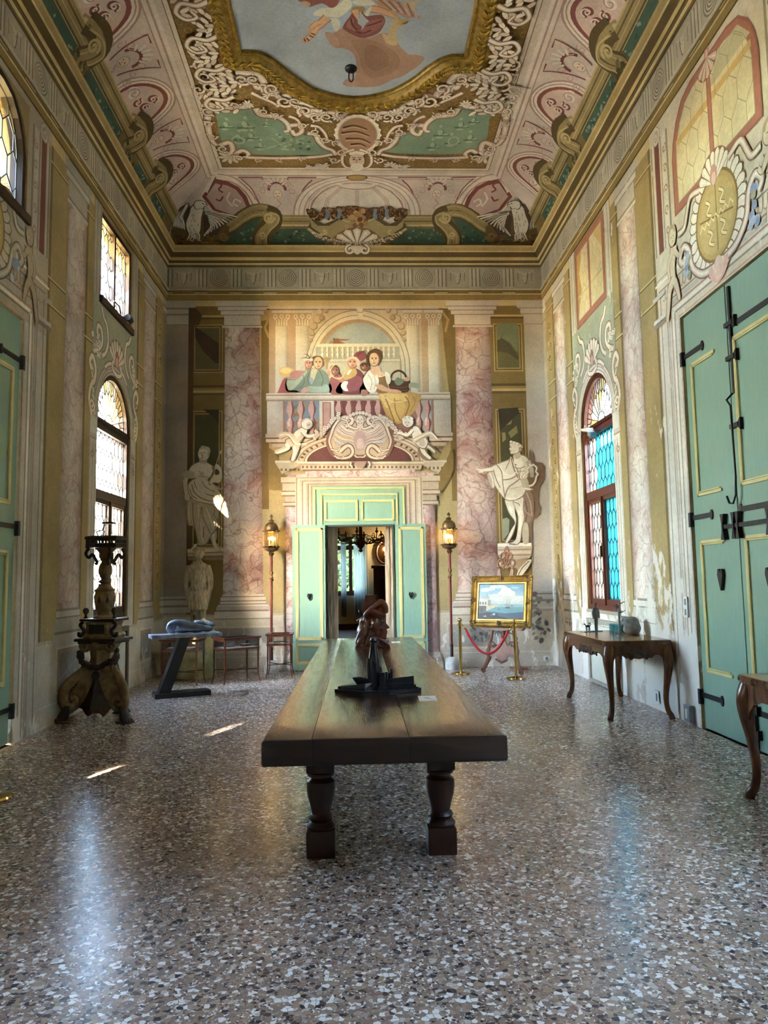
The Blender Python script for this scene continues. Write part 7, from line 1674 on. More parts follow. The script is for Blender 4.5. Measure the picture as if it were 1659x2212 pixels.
for k in range(4):
    a_ = PI/4+k*PI/2; bm = bmesh.new(); tube(bm, [(u*math.cos(a_), u*math.sin(a_), z) for u, z in spline(((.20,2.10),(.235,2.03),(.20,1.98),(.16,2.02),(.13,1.98),(.10,1.92),(.125,1.90)), 5)], .02, 8); obj('bracket', bm, DKGILT, cs, smooth=True)
bm = bmesh.new(); lathe(bm, [(.235, 2.10), (.24, 2.125), (.225, 2.14), (.05, 2.145)], (0, 0, 0), 6); obj('tray', bm, DKGILT, cs)
for z in (2.145, 2.225):
    bm = bmesh.new(); tube(bm, [(.225*math.cos(2*PI*k/6+PI/6), .225*math.sin(2*PI*k/6+PI/6), z) for k in range(6)], .014 if z < 2.2 else .026, 6, closed=True); obj('gallery_rail', bm, DKGILT, cs)
for k in range(36):
    f_ = k/36*6; i = int(f_); a_, b_ = 2*PI*i/6+PI/6, 2*PI*(i+1)/6+PI/6; tt = f_-i; x = .225*(math.cos(a_)*(1-tt)+math.cos(b_)*tt); y = .225*(math.sin(a_)*(1-tt)+math.sin(b_)*tt)
    if k == 0: bm = bmesh.new(); lathe(bm, [(.006, 2.15), (.011, 2.18), (.006, 2.21)], (0, 0, 0), 6); sp = obj('gallery_spindle', bm, DKGILT, cs, loc=(x, y, 0))
    else: c_ = sp.copy(); COL.objects.link(c_); c_.location = (x, y, 0)
bm = bmesh.new(); tube(bm, spline([(-.09,0,2.15),(-.10,0,2.24),(-.13,0,2.30),(-.10,0,2.32),(-.05,0,2.33),(-.02,0,2.40)], 5), .008, 6); tube(bm, spline([(-.03,0,2.15),(-.04,0,2.24),(-.02,0,2.32)], 5), .007, 6); box(bm, (.03, 0, 2.415), (.13, .09, .022)); obj('wire_holder', bm, IRON, cs, smooth=True)
bm = bmesh.new(); lathe(bm, [(.022, 2.15), (.022, 2.24)], (.03, 0, 0), 12); obj('glass_cup', bm, GLC, cs, smooth=True)

# ---- slanted console with a grey marble slab and a reclining figure
GREYM = mat('grey_veined_marble', (152,156,166), .22, noise=.2, scale=7, col2=(98,102,112)); BLKST = mat('black_steel', (26,27,30), .42, .2, noise=.1)
zr_ = math.radians(24); zc = empty('slanted_console', (-2.62, 11.05, 0), zr_, 'black Z-shaped console with a pale grey marble slab beside the display cases', 'console')
bm = bmesh.new(); box(bm, (0, 0, .035), (.80, .30, .07), bev=.004); obj('base', bm, BLKST, zc)
bm = bmesh.new(); prism(bm, [(-.34, .07), (-.18, .07), (.10, .85), (-.05, .85)], -.11, .11); obj('leg', bm, BLKST, zc)
bm = bmesh.new(); box(bm, (.05, 0, .88), (1.02, .32, .055), bev=.006); obj('slab', bm, GREYM, zc)
BLUEG = mat('polished_blue_grey_stone', (106,116,128), .2, noise=.15, scale=5, col2=(60,68,80), spec=.6)
rf = empty('reclining_figure', zc.matrix_world @ Vector((0, 0, 0)) if False else (-2.62+.12*math.cos(zr_), 11.05+.12*math.sin(zr_), .9085), zr_, 'polished blue-grey stone reclining figure on the slanted console', 'sculpture')
bm = bmesh.new()
for c_, r, sc3 in (((-.26,0,.085), 1, (.10,.09,.085)), ((-.10,0,.07), 1, (.16,.08,.07)), ((.08,0,.05), 1, (.18,.075,.05)), ((.24,.0,.055), 1, (.10,.07,.055))): ball(bm, c_, r, 2, None, sc3)
tube(bm, spline([(-.34,-.02,.06),(-.30,-.05,.15),(-.18,-.06,.175),(-.02,-.05,.14),(.12,-.03,.10),(.28,-.02,.06)], 6), [.03+.012*math.sin(PI*i/30) for i in range(31)], 10)
fused('body', bm, BLUEG, rf, .012, 4)
bm = bmesh.new(); tube(bm, spline([(-.24,-.07,.04),(-.14,-.085,.06),(-.05,-.085,.05),(.1,-.08,.045)], 6), .026, 10); ball(bm, (-.2, -.07, .09), .03, 2); ball(bm, (-.09, -.085, .07), .024, 2); fused('arm', bm, BLUEG, rf, .01, 3)
bm = bmesh.new(); ball(bm, (.15, .03, .15), 1, 2, Matrix.Rotation(.2, 4, 'Y'), (.10, .06, .035)); ball(bm, (.30, .02, .11), 1, 2, None, (.075, .055, .05)); ball(bm, (.24, .02, .12), 1, 2, None, (.05, .04, .04)); fused('knees', bm, BLUEG, rf, .01, 3)

# ---- three glazed display tables
MAHOG = mat('mahogany', (112,58,32), .32, noise=.25, scale=3, col2=(70,34,18), stretch=(8,2,8)); FELT = mat('cream_lining', (206,198,182), .9); TAB_DK = mat('dark_mahogany', (74,36,22), .3, noise=.2, scale=3, stretch=(2,8,8))
def display_case(x, y, rz, w, d, label, items):
    e = empty('display_case', (x, y, 0), rz, label, 'display case', 'glass-topped display tables')
    fw = .03
    for sx in (-1, 1):
        for sy in (-1, 1):
            bm = bmesh.new(); px, py = sx*(w/2-.022), sy*(d/2-.022)
            pr = [(0, .72), (0, .3), (.0, .14), (.012, .07), (.028, .0)]
            tube(bm, [(px+sx*o, py+sy*o, z) for o, z in pr], [.019, .016, .013, .013, .014], 4); obj('leg', bm, MAHOG, e)
    for z, h_ in ((.555, .03), (.705, .025)):
        bm = bmesh.new()
        for s_ in (-1, 1): box(bm, (0, s_*(d/2-.012), z), (w-.03, .024, h_)); box(bm, (s_*(w/2-.012), 0, z), (.024, d-.03, h_))
        obj('rail', bm, MAHOG, e)
    bm = bmesh.new(); frame_loop(bm, lambda u, v, q: Vector((u, v, q)), rect_loop(-w/2-.015, w/2+.015, -d/2-.015, d/2+.015), rect_loop(-w/2+.05, w/2-.05, -d/2+.05, d/2-.05), .718, .742); obj('lid_frame', bm, TAB_DK, e)
    bm = bmesh.new(); box(bm, (0, 0, .73), (w-.1, d-.1, .004)); obj('lid_glass', bm, GL, e)
    for s_ in (-1, 1):
        bm = bmesh.new(); box(bm, (0, s_*(d/2-.012), .63), (w-.05, .003, .12)); obj('side_glass', bm, GL, e); bm = bmesh.new(); box(bm, (s_*(w/2-.012), 0, .63), (.003, d-.05, .12)); obj('side_glass', bm, GL, e)
    bm = bmesh.new(); box(bm, (0, 0, .563), (w-.04, d-.04, .012)); obj('tray', bm, FELT, e)
    bm = bmesh.new()
    tube(bm, [(-w/2+.03, -d/2+.03, .21), (0, 0, .20), (w/2-.03, d/2-.03, .21)], .009, 6); tube(bm, [(w/2-.03, -d/2+.03, .21), (0, 0, .20), (-w/2+.03, d/2-.03, .21)], .009, 6); obj('cross_stretcher', bm, TAB_DK, e)
    for nm, lx, ly, fn, lab, cat in items:
        it = fn(nm); it.location = (x+lx*math.cos(rz)-ly*math.sin(rz), y+lx*math.sin(rz)+ly*math.cos(rz), .572); it.rotation_euler = (0, 0, rz); tag(it, lab, cat)
def it_book(nm):
    e = empty(nm); bm = bmesh.new(); box(bm, (-.055, 0, .016), (.11, .15, .02), Matrix.Rotation(.08, 4, 'Y')); box(bm, (.055, 0, .016), (.11, .15, .02), Matrix.Rotation(-.08, 4, 'Y')); obj('pages', bm, CARD, e); bm = bmesh.new(); box(bm, (0, 0, .002), (.235, .16, .003)); obj('cover', bm, mat('brown_leather', (96,64,44), .6), e); return e
def it_medal(nm):
    e = empty(nm); bm = bmesh.new(); ball(bm, (0, 0, .04), 1, 2, None, (.13, .07, .04)); ball(bm, (.05, -.02, .06), .04, 2); fused('stone', bm, mat('grey_fossil', (126,120,116), .6, bump=.4), e, .012, 3); bm = bmesh.new(); box(bm, (.0, 0, .004), (.28, .16, .008)); obj('plinth', bm, CARD, e); return e
def it_tray(nm):
    e = empty(nm); bm = bmesh.new(); box(bm, (0, 0, .02), (.16, .11, .03), bev=.004); obj('case', bm, TAB_DK, e); bm = bmesh.new(); box(bm, (0, 0, .037), (.13, .085, .004)); obj('lining', bm, FELT, e); return e
def it_papers(nm):
    e = empty(nm)
    for i in range(4): bm = bmesh.new(); box(bm, (.004*i, .006*i, .004+.006*i), (.13, .16, .004), .10*i); obj('sheet', bm, CARD, e)
    return e
def it_pen(nm):
    e = empty(nm); bm = bmesh.new(); tube(bm, spline([(-.12,0,.015),(-.02,.02,.03),(.08,-.01,.025),(.13,.02,.012)], 5), .012, 8); tube(bm, spline([(-.1,.05,.012),(.0,.03,.022),(.1,.06,.012)], 5), .01, 8); fused('branches', bm, mat('silver_branch', (120,116,104), .3, .5), e, .006, 1); bm = bmesh.new(); box(bm, (0, .03, .002), (.28, .18, .004)); obj('mount', bm, CARD, e); return e
display_case(-2.90, 12.30, math.radians(-6), .62, .42, 'display table behind the slanted console, open book under its glass', [('open_book', .10, 0, it_book, 'open book lying in the display table behind the slanted console', 'book'), ('paper_stack', -.20, 0, it_papers, 'loose white sheets in the display table behind the slanted console', 'papers')])
display_case(-2.06, 12.48, math.radians(38), .66, .42, 'middle display table turned cornerwise, grey stone and small case inside', [('stone_relief', -.12, 0, it_medal, 'grey stone relief on a white mount in the middle display table', 'relief'), ('small_case', .19, .02, it_tray, 'small dark box lined in cream in the middle display table', 'box')])
display_case(-1.40, 13.14, math.radians(2), .44, .46, 'narrow display table nearest the open door, silver branches inside', [('silver_branches', .0, -.02, it_pen, 'tangle of silver branches in the display table nearest the door', 'ornament')])

# ---- weathered figure on a mossy drum
MOSS = mat('mossy_stone', (182,174,128), .85, noise=.3, scale=5, col2=(124,124,76), bump=.6, bscale=18)
dr = empty('stone_drum', (-2.92, 13.24, 0), 0, 'mossy green stone drum in the left back corner carrying the carved figure', 'pedestal')
bm = bmesh.new(); lathe(bm, [(.37, 0), (.385, .03), (.375, .1), (.365, .4), (.36, .7), (.35, .80), (.33, .83)], (0, 0, 0), 28)
for v in bm.verts: v.co.x += random.uniform(-.006, .006); v.co.y += random.uniform(-.006, .006)
obj('drum', bm, MOSS, dr, smooth=True, autos=50)
bm = bmesh.new(); lathe(bm, [(.30, .825), (.31, .84), (.30, .87), (.28, .885)], (0, 0, 0), 8); obj('top_slab', bm, mat('pale_stone', (190,178,156), .8, noise=.2, bump=.4), dr)
OLDW = mat('weathered_limewood', (176,160,132), .75, noise=.35, scale=6, col2=(116,100,82), stretch=(6,6,1.4), bump=.4, bscale=14)
stt = empty('carved_figure', (-2.86, 13.24, .896), math.radians(8), 'worn pale wooden figure in a tunic standing on the mossy drum', 'statue')
bm = bmesh.new()
for c_, sc3 in (((0,0,.86), (.155,.10,.22)), ((0,0,1.03), (.17,.095,.10)), ((0,-.02,.70), (.14,.10,.18)), ((0,0,.52), (.185,.13,.20)), ((-.05,-.01,.42), (.12,.12,.16)), ((.07,-.01,.42), (.12,.12,.16)), ((0,0,.34), (.175,.12,.10))): ball(bm, c_, 1, 3, None, sc3)
for sx in (-1, 1):
    tube(bm, spline([(sx*.15,0,1.06),(sx*.20,0,.90),(sx*.215,.0,.72),(sx*.18,-.01,.54),(sx*.16,-.03,.42)], 5), [.062-.0012*i for i in range(21)], 10)
    tube(bm, [(sx*.07, 0, .38), (sx*.072, -.01, .22), (sx*.07, 0, .10), (sx*.075, -.01, .02)], [.08, .068, .055, .06], 12); ball(bm, (sx*.075, -.05, .03), 1, 2, None, (.055, .10, .035))
    for i in range(3): tube(bm, [(sx*(.03+.055*i), -.11+.012*i, .60), (sx*(.035+.055*i), -.125+.012*i, .42), (sx*(.03+.06*i), -.115+.012*i, .27)], .022, 6)
tube(bm, [(0, 0, 1.08), (0, 0, 1.18)], [.06, .055], 12)
fused('body', bm, OLDW, stt, .014, 3)
bm = bmesh.new(); ball(bm, (0, -.005, 1.275), 1, 3, None, (.085, .10, .115)); ball(bm, (.0, -.085, 1.22), 1, 2, None, (.05, .035, .04)); prism(bm, [(-.10, 1.30), (-.118, 1.255), (-.09, 1.245)], -.012, .012, lambda u, v, d: Vector((d, u, v)))
for sx in (-1, 1): ball(bm, (sx*.035, -.088, 1.285), .016, 1); ball(bm, (sx*.09, .0, 1.27), 1, 1, None, (.015, .025, .035))
ball(bm, (0, -.10, 1.21), 1, 1, None, (.026, .012, .008)); fused('head', bm, OLDW, stt, .009, 2)
bm = bmesh.new()
for i in range(18): a_ = PI*i/17; ball(bm, (.085*math.cos(a_), .02+.06*math.sin(a_)-.03, 1.34+.035*math.sin(a_)*(1 if i % 2 else .7)), .035, 1)
ball(bm, (0, .05, 1.30), 1, 2, None, (.085, .07, .09)); fused('hair', bm, OLDW, stt, .011, 2)
bm = bmesh.new(); tube(bm, [(-.08, -.10, 1.13), (0, -.115, 1.09), (.08, -.10, 1.13)], .014, 8); obj('collar', bm, OLDW, stt, smooth=True)
bm = bmesh.new(); box(bm, (-.065, -.068, .155), (.016, .02, .075)); obj('iron_cramp', bm, IRON, stt)
SUNW = mat('sunlit_white', (238,232,220), .7, noise=.08, bump=.4, bscale=20)  # white for a lump added where sun whitens the figure's foot and plinth
for i, (fx, fy, fz, r, lab) in enumerate(((-2.56, 13.02, .83, .07, 'white lump added for the sunlit patch on the rim of the mossy drum, nearer the figure'),)):
    fr = empty('sun_patch_lump', (-2.70, 13.06, .886), 0, 'white lump added for the sunlit patch on the rim of the mossy drum', 'sun_patch'); bm = bmesh.new(); ball(bm, (0, 0, .055), 1, 2, None, (.09, .07, .06)); ball(bm, (.06, -.02, .045), .05, 2); ball(bm, (-.03, -.02, .10), .05, 2); fused('lump', bm, SUNW, fr, .012, 2)

# ---- pole lanterns either side of the doorway
REDP = mat('red_painted_pole', (122,36,30), .45, noise=.2, scale=6); OLDG = mat('aged_brass', (124,96,58), .42, .55, noise=.3, scale=10, col2=(84,66,42), bump=.3); STONEW = mat('white_stone', (202,198,190), .85, noise=.2, bump=.5, bscale=20); AMB = glass_mat('lantern_glass', (255,246,226), .98)
BULB = mat('lit_bulb', (255,230,180), .5, emit=((255,232,184), 4.0))
def lantern(x, y, lab, sx):
    e = empty('pole_lantern', (x, y, 0), 0, lab, 'lantern', 'pole lanterns flanking the doorway')
    bm = bmesh.new(); lathe(bm, [(.125, 0), (.13, .04), (.125, .14), (.10, .20), (.05, .225)], (0, 0, 0), 18); 
    for v in bm.verts: v.co.x += random.uniform(-.004, .004)
    obj('stone_foot', bm, STONEW, e, smooth=True, autos=50)
    bm = bmesh.new(); lathe(bm, [(.03, .22), (.028, .45), (.024, .46)], (0, 0, 0), 12); obj('socket', bm, IRON, e, smooth=True, autos=40)
    bm = bmesh.new(); lathe(bm, [(.022, .45), (.024, 1.6), (.026, 2.14)], (0, 0, 0), 14); obj('pole', bm, REDP, e, smooth=True, autos=40)
    bm = bmesh.new(); lathe(bm, [(.026, 1.70), (.04, 1.72), (.026, 1.745), (.024, 1.77), (.036, 1.80), (.036, 1.82), (.024, 1.85)], (0, 0, 0), 14); obj('knop', bm, OLDG, e, smooth=True)
    bm = bmesh.new(); tube(bm, [(0, 0, 1.73), (0, D-.03-y, 1.68)], .012, 8); ball(bm, (0, D-.035-y, 1.68), .022, 1); obj('wall_stay', bm, IRON, e, smooth=True)
    bm = bmesh.new(); lathe(bm, [(.03, 2.12), (.055, 2.17), (.04, 2.20), (.075, 2.21), (.125, 2.235), (.135, 2.27), (.12, 2.285)], (0, 0, 0), 20); obj('bowl', bm, OLDG, e, smooth=True, autos=50)
    for z, dn in ((2.30, -1), (2.575, 1)):
        bm = bmesh.new(); lathe(bm, [(.115, z-.012), (.135, z), (.115, z+.012)], (0, 0, 0), 20)
        for i in range(10): a_ = 2*PI*i/10; ball(bm, (.14*math.cos(a_), .14*math.sin(a_), z+dn*.008), 1, 1, Matrix.Rotation(a_, 4, 'Z'), (.024, .03, .018))
        obj('leaf_rim', bm, OLDG, e, smooth=True)
    for i in range(6):
        a_ = 2*PI*i/6; bm = bmesh.new(); tube(bm, [(.122*math.cos(a_), .122*math.sin(a_), 2.30), (.122*math.cos(a_), .122*math.sin(a_), 2.57)], .0065, 6); obj('glazing_bar', bm, OLDG, e)
        b_ = a_+PI/6; bm = bmesh.new(); box(bm, (.106*math.cos(b_), .106*math.sin(b_), 2.435), (.002, .118, .26), b_); obj('pane', bm, AMB, e)
    bm = bmesh.new(); lathe(bm, [(.12, 2.585), (.13, 2.61), (.128, 2.65), (.11, 2.70), (.075, 2.735), (.045, 2.745), (.04, 2.76), (.055, 2.775), (.04, 2.79), (.02, 2.80), (.018, 2.835), (.036, 2.845), (.03, 2.86), (.012, 2.885), (.004, 2.895)], (0, 0, 0), 20); obj('dome', bm, OLDG, e, smooth=True, autos=50)
    for i in range(3):
        a_ = 2*PI*i/3+.4; bx, by = .05*math.cos(a_), .05*math.sin(a_)
        bm = bmesh.new(); lathe(bm, [(.008, 2.29), (.008, 2.42)], (bx, by, 0), 8); obj('candle_tube', bm, CARD, e)
        bm = bmesh.new(); ball(bm, (bx, by, 2.445), 1, 2, None, (.016, .016, .028)); obj('bulb', bm, BULB, e, smooth=True)
    ld = bpy.data.lights.new('lantern_light', 'POINT'); ld.energy = .16; ld.color = (1, .74, .4); ld.shadow_soft_size = .05
    lo_ = bpy.data.objects.new('lantern_light', ld); link(lo_, e); lo_.location = (0, 0, 2.46)
lantern(-1.605, 13.60, 'red pole lantern left of the open door', -1); lantern(1.70, 13.60, 'red pole lantern right of the open door', 1)

# ---- rope barrier
BRASS = mat('polished_brass', (196,160,84), .16, .95, noise=.06); REDROPE = mat('red_velvet', (176,14,30), .8, noise=.1)
def stanchion(x, y, lab, grp='brass rope posts'):
    e = empty('rope_post', (x, y, 0), 0, lab, 'rope post', grp)
    bm = bmesh.new(); lathe(bm, [(.16, 0), (.165, .012), (.155, .028), (.06, .036), (.03, .05)], (0, 0, 0), 32); obj('base', bm, BRASS, e, smooth=True, autos=40)
    bm = bmesh.new(); lathe(bm, [(.025, .04), (.025, .86), (.035, .865), (.035, .885), (.02, .89)], (0, 0, 0), 18); obj('post', bm, BRASS, e, smooth=True, autos=40)
    bm = bmesh.new(); ball(bm, (0, 0, .93), .04, 3); obj('ball_top', bm, BRASS, e, smooth=True)
    bm = bmesh.new(); tube(bm, [(.045*math.cos(2*PI*i/14), .045*math.sin(2*PI*i/14), .85) for i in range(14)], .006, 6, closed=True); obj('ring', bm, BRASS, e, smooth=True)
    return e
s1, s2 = Vector((1.76, 12.86, 0)), Vector((2.56, 12.10, 0))
stanchion(s1.x, s1.y, 'brass rope post nearest the right lantern, at the rope\'s left end'); stanchion(s2.x, s2.y, 'brass rope post in front of the framed painting')
sp_ = on_floor(-22, 1727); stanchion(sp_.x, sp_.y, 'brass rope post cut off by the left picture edge')
rp = empty('barrier_rope', ((s1.x+s2.x)/2, (s1.y+s2.y)/2, 0), 0, 'red velvet rope slung between two brass posts before the easel', 'rope')
o_ = Vector(rp.location); d_ = (s2-s1).normalized()
pts = []
for i in range(25):
    tt = i/24; q = (s1+d_*.12).lerp(s2-d_*.12, tt); z = .78-.40*(1-(2*tt-1)**2); pts.append((q.x-o_.x, q.y-o_.y, z))
bm = bmesh.new(); tube(bm, pts, .02, 10); obj('velvet', bm, REDROPE, rp, smooth=True)
for a_, b_ in ((s1+d_*.045, Vector(pts[0])+o_), (s2-d_*.045, Vector(pts[-1])+o_)):
    bm = bmesh.new(); tube(bm, [Vector((a_.x, a_.y, .855))-o_, (Vector((a_.x, a_.y, .84))+b_)/2-o_, b_-o_], [.008, .014, .022], 8); obj('hook', bm, BRASS, rp, smooth=True)

# ---- carved easel with the framed view
EW = mat('reddish_carved_wood', (136,86,58), .5, noise=.25, scale=4, col2=(98,56,36), bump=.3, bscale=20); GOLDF = mat('gold_leaf_frame', (184,146,72), .3, .75, noise=.25, scale=8, col2=(124,92,38)); GOLDD = mat('tarnished_gold', (120,92,48), .45, .5, noise=.3, scale=14, bump=.5, bscale=40)
erz = math.radians(-37); eo = Vector((2.46, 12.80, 0)); es = empty('easel', eo, erz, 'carved reddish wooden easel with a pierced crest holding the framed painting', 'easel')
lean = math.radians(9)
def le(u, z, off=0.0): return Vector((u, off+z*math.tan(lean), z))      # a point on the leaning front plane
for sx in (-1, 1):
    bm = bmesh.new(); tube(bm, [le(sx*.36, .03, -.02), le(sx*.33, .10), le(sx*.255, .26), le(sx*.27, .36), le(sx*.25, .5), le(sx*.17, .95), le(sx*.12, 1.55)], [.03, .035, .045, .042, .032, .028, .026], 8)
    tube(bm, [le(sx*.36+sx*q[0], .05+q[1], -.02) for q in curl(0, 0, .045, -PI/2, sx*1.3, 14)], .02, 8); obj('leg', bm, EW, es, smooth=True)
bm = bmesh.new(); ap = [(-.30,.30), (-.20,.28), (-.12,.30), (-.06,.23), (0,.19), (.06,.23), (.12,.30), (.20,.28), (.30,.30), (.31,.40), (.26,.47), (.17,.50), (.10,.47), (.05,.54), (.06,.62), (0,.66), (-.06,.62), (-.05,.54), (-.10,.47), (-.17,.50), (-.26,.47), (-.31,.40)]
prism(bm, ap, -.02, .02, lambda u, v, d: le(u, v, d)); obj('carved_apron', bm, EW, es)
bm = bmesh.new()
for i in range(11): u = -.10+.02*i; tube(bm, [le(u, .26-.05*(1-abs(u)/.1), -.03), le(u*1.1, .215-.05*(1-abs(u)/.1), -.03)], [.016, .006], 6)
for sx in (-1, 1): tube(bm, [le(sx*(.18+q[0]), .50+q[1], -.025) for q in curl(0, 0, .055, PI, -sx*1.3, 14)], .012, 6)
obj('scroll_carving', bm, EW, es, smooth=True)
bm = bmesh.new(); tube(bm, [le(0, .60), le(0, .80)], .035, 8); obj('centre_post', bm, EW, es, smooth=True)
bm = bmesh.new(); prism(bm, [(-.38,.74), (.38,.74), (.42,.79), (-.42,.79)], -.09, .02, lambda u, v, d: le(u, v, d)); obj('ledge', bm, EW, es)
bm = bmesh.new(); prism(bm, [(-.15,1.50), (.15,1.50), (.155,1.78), (.13,1.83), (.10,1.80), (.09,1.72), (.05,1.66), (-.05,1.66), (-.09,1.72), (-.10,1.80), (-.13,1.83), (-.155,1.78)], -.015, .02, lambda u, v, d: le(u, v, d)); obj('head_board', bm, EW, es)
bm = bmesh.new()
for pts_, r in ((((-.13,1.82),(-.17,1.92),(-.10,1.99),(-.06,1.93),(-.09,1.89)), .017), (((-.10,1.98),(-.11,2.06),(-.05,2.10),(-.02,2.04),(-.05,2.01)), .015), (((-.04,2.10),(-.03,2.17),(.0,2.21),(.01,2.15)), .015), (((-.06,1.84),(.0,1.90),(.05,1.84)), .015), (((0,1.9),(-.02,1.98),(.02,2.05),(.0,2.12)), .014), (((-.15,1.84),(-.09,1.86),(-.02,1.80)), .015)):
    for sx in (-1, 1): tube(bm, [le(sx*u, z) for u, z in spline(pts_, 5)], r, 7)
for i in range(12): ball(bm, le(random.uniform(-.12, .12), random.uniform(1.86, 2.06)), .022, 1)
obj('pierced_crest', bm, EW, es, smooth=True)
bm = bmesh.new(); tube(bm, [le(0, 1.45, .03), (.0, .72, .04)], .022, 4); obj('rear_strut', bm, EW, es)
bm = bmesh.new(); box(bm, (.0, .72, .022), (.36, .06, .044), bev=.004); obj('strut_foot', bm, EW, es)
# painting
pw, ph = 1.16, .90
pt = empty('framed_painting', eo, erz, 'gold framed harbour view with domes standing on the easel', 'painting')
pt.matrix_world = Matrix.Translation(eo) @ Matrix.Rotation(erz, 4, 'Z') @ Matrix.Translation((-.02, .795*math.tan(lean)-.085, .795)) @ Matrix.Rotation(-lean, 4, 'X')
prof = [(0, 0, .0), (.0, .05, 0), (.02, .07, 0), (.035, .055, 0), (.06, .045, 0), (.085, .06, 0), (.10, .055, 0), (.115, .03, 0), (.135, .03, 0), (.15, .015, 0)]
bm = bmesh.new(); rows = []
for o, h_, _ in prof: rows.append([bm.verts.new((sx*(pw/2-o), -h_, (ph-o) if tz else o)) for sx, tz in ((-1, 0), (1, 0), (1, 1), (-1, 1))])
for A_, B_ in zip(rows[:-1], rows[1:]):
    for k in range(4): bm.faces.new((A_[k], A_[(k+1) % 4], B_[(k+1) % 4], B_[k]))
bm.faces.new([bm.verts.new((sx*pw/2, .012, ph*tz)) for sx, tz in ((-1, 0), (1, 0), (1, 1), (-1, 1))]); obj('frame', bm, GOLDF, pt)
for sx, tz, sc_ in ((-1, 0, 1), (1, 0, 1), (1, 1, 1), (-1, 1, 1), (0, 0, .8), (0, 1, .8), (-1, .5, .8), (1, .5, .8)):
    bm = bmesh.new(); cx_ = sx*(pw/2-.055); cz = .055+(ph-.11)*tz
    for i in range(9): ball(bm, (cx_+random.uniform(-.05, .05)*sc_, -.06, cz+random.uniform(-.05, .05)*sc_), 1, 1, Matrix.Rotation(random.random()*3, 4, 'Y'), (.035*sc_, .015, .016))
    obj('corner_ornament' if tz != .5 and sx else 'side_ornament', bm, GOLDD, pt, smooth=True)
def S_pic(s_, t_, d=0.0): return Vector((s_, -.016-d, t_))
c = Paint('canvas', pt, S_pic, fresco_mat('oil_paint', wear=0, gloss=.45), lift=.0, tone=.72)
c.S = S_pic; W0, W1_, H0, H1 = -pw/2+.15, pw/2-.15, .15, ph-.15; cw, ch = W1_-W0, H1-H0
U = lambda x, y: (W0+cw*x, H0+ch*y)
for k in range(12):
    a_ = k/12; c.rect(W0, W1_, H0+ch*(.42+.58*a_), H0+ch*(.42+.58*(a_+1/12)), mixc((196,206,206), (92,158,196), a_))
for x, y, rx, ry, q in ((.62,.72,.20,.12,(226,222,210)), (.5,.60,.25,.10,(220,214,200)), (.72,.55,.28,.09,(214,212,202)), (.35,.66,.16,.06,(210,206,196)), (.2,.86,.16,.05,(206,206,200)), (.42,.93,.2,.05,(216,212,204)), (.6,.82,.12,.09,(232,228,218)), (.85,.62,.15,.05,(216,216,208)), (.12,.82,.1,.04,(222,216,204)), (.8,.9,.1,.03,(170,196,206))): c.blob(*U(x, y), rx*cw, ry*ch, q, 20)
c.poly([U(0,.0), U(1,0), U(1,.40), U(0,.40)], (96,150,156)); c.poly([U(.3,.40), U(1,.40), U(1,.34), U(.4,.33)], (140,182,180)); c.poly([U(0,0), U(1,0), U(1,.20), U(.6,.15), U(.3,.2), U(0,.18)], (66,86,112)); c.poly([U(0,0), U(.7,0), U(.45,.07), U(.42,.14), U(.2,.17), U(0,.16)], (52,48,50))
c.poly([U(0,.36), U(.35,.38), U(.5,.40), U(.42,.36), U(.22,.24), U(.12,.20), U(0,.22)], (206,184,142)); c.poly([U(.0,.14), U(.17,.16), U(.17,.36), U(.0,.37)], (96,86,78)); c.poly([U(.05,.2), U(.08,.2), U(.08,.3), U(.05,.3)], (56,50,48))
c.poly([U(.0,.37), U(.26,.37), U(.26,.54), U(.2,.56), U(0,.56)], (214,202,176)); c.poly([U(.2,.37), U(.27,.37), U(.27,.53), U(.2,.55)], (150,136,116)); c.poly([U(.27,.38), U(.5,.40), U(.5,.42), U(.27,.46)], (190,176,150))
for x, y, r in ((.08, .58, .055), (.18, .59, .06)): c.poly([(U(x, y)[0]+r*cw*math.cos(PI*k/12), U(x, y)[1]+r*1.5*ch*math.sin(PI*k/12)) for k in range(13)], (176,172,160)); c.stroke([U(x, y+r*1.4), U(x, y+r*2.2)], .008, (150,144,130))
for x in (.03, .09, .15): c.poly([U(x-.018,.40), U(x+.018,.40)]+[(U(x,.47)[0]+.018*cw*math.cos(PI*k/8), U(x,.47)[1]+.02*ch*math.sin(PI*k/8)) for k in range(9)], (120,104,86))
c.poly([U(.5,.405), U(1,.40), U(1,.425), U(.8,.42), U(.55,.425)], (176,178,170)); c.poly([U(.60,.30), U(.71,.30), U(.70,.34), U(.61,.34)], (86,74,66))
for x in (.625, .655, .69): c.stroke([U(x,.33), U(x,.56)], .004, (120,104,90))
c.poly([U(.72,.36), U(.77,.36), U(.765,.39), U(.725,.385)], (96,88,84)); c.poly([U(.44,.26), U(.49,.26), U(.48,.275), U(.45,.275)], (60,56,56)); c.blob(*U(.35,.12), .03, .02, (176,170,160), 10); c.blob(*U(.15,.06), .03, .012, (190,140,96), 10); c.poly([U(.28,.08), U(.3,.13), U(.29,.08)], (210,206,196))
c.build()
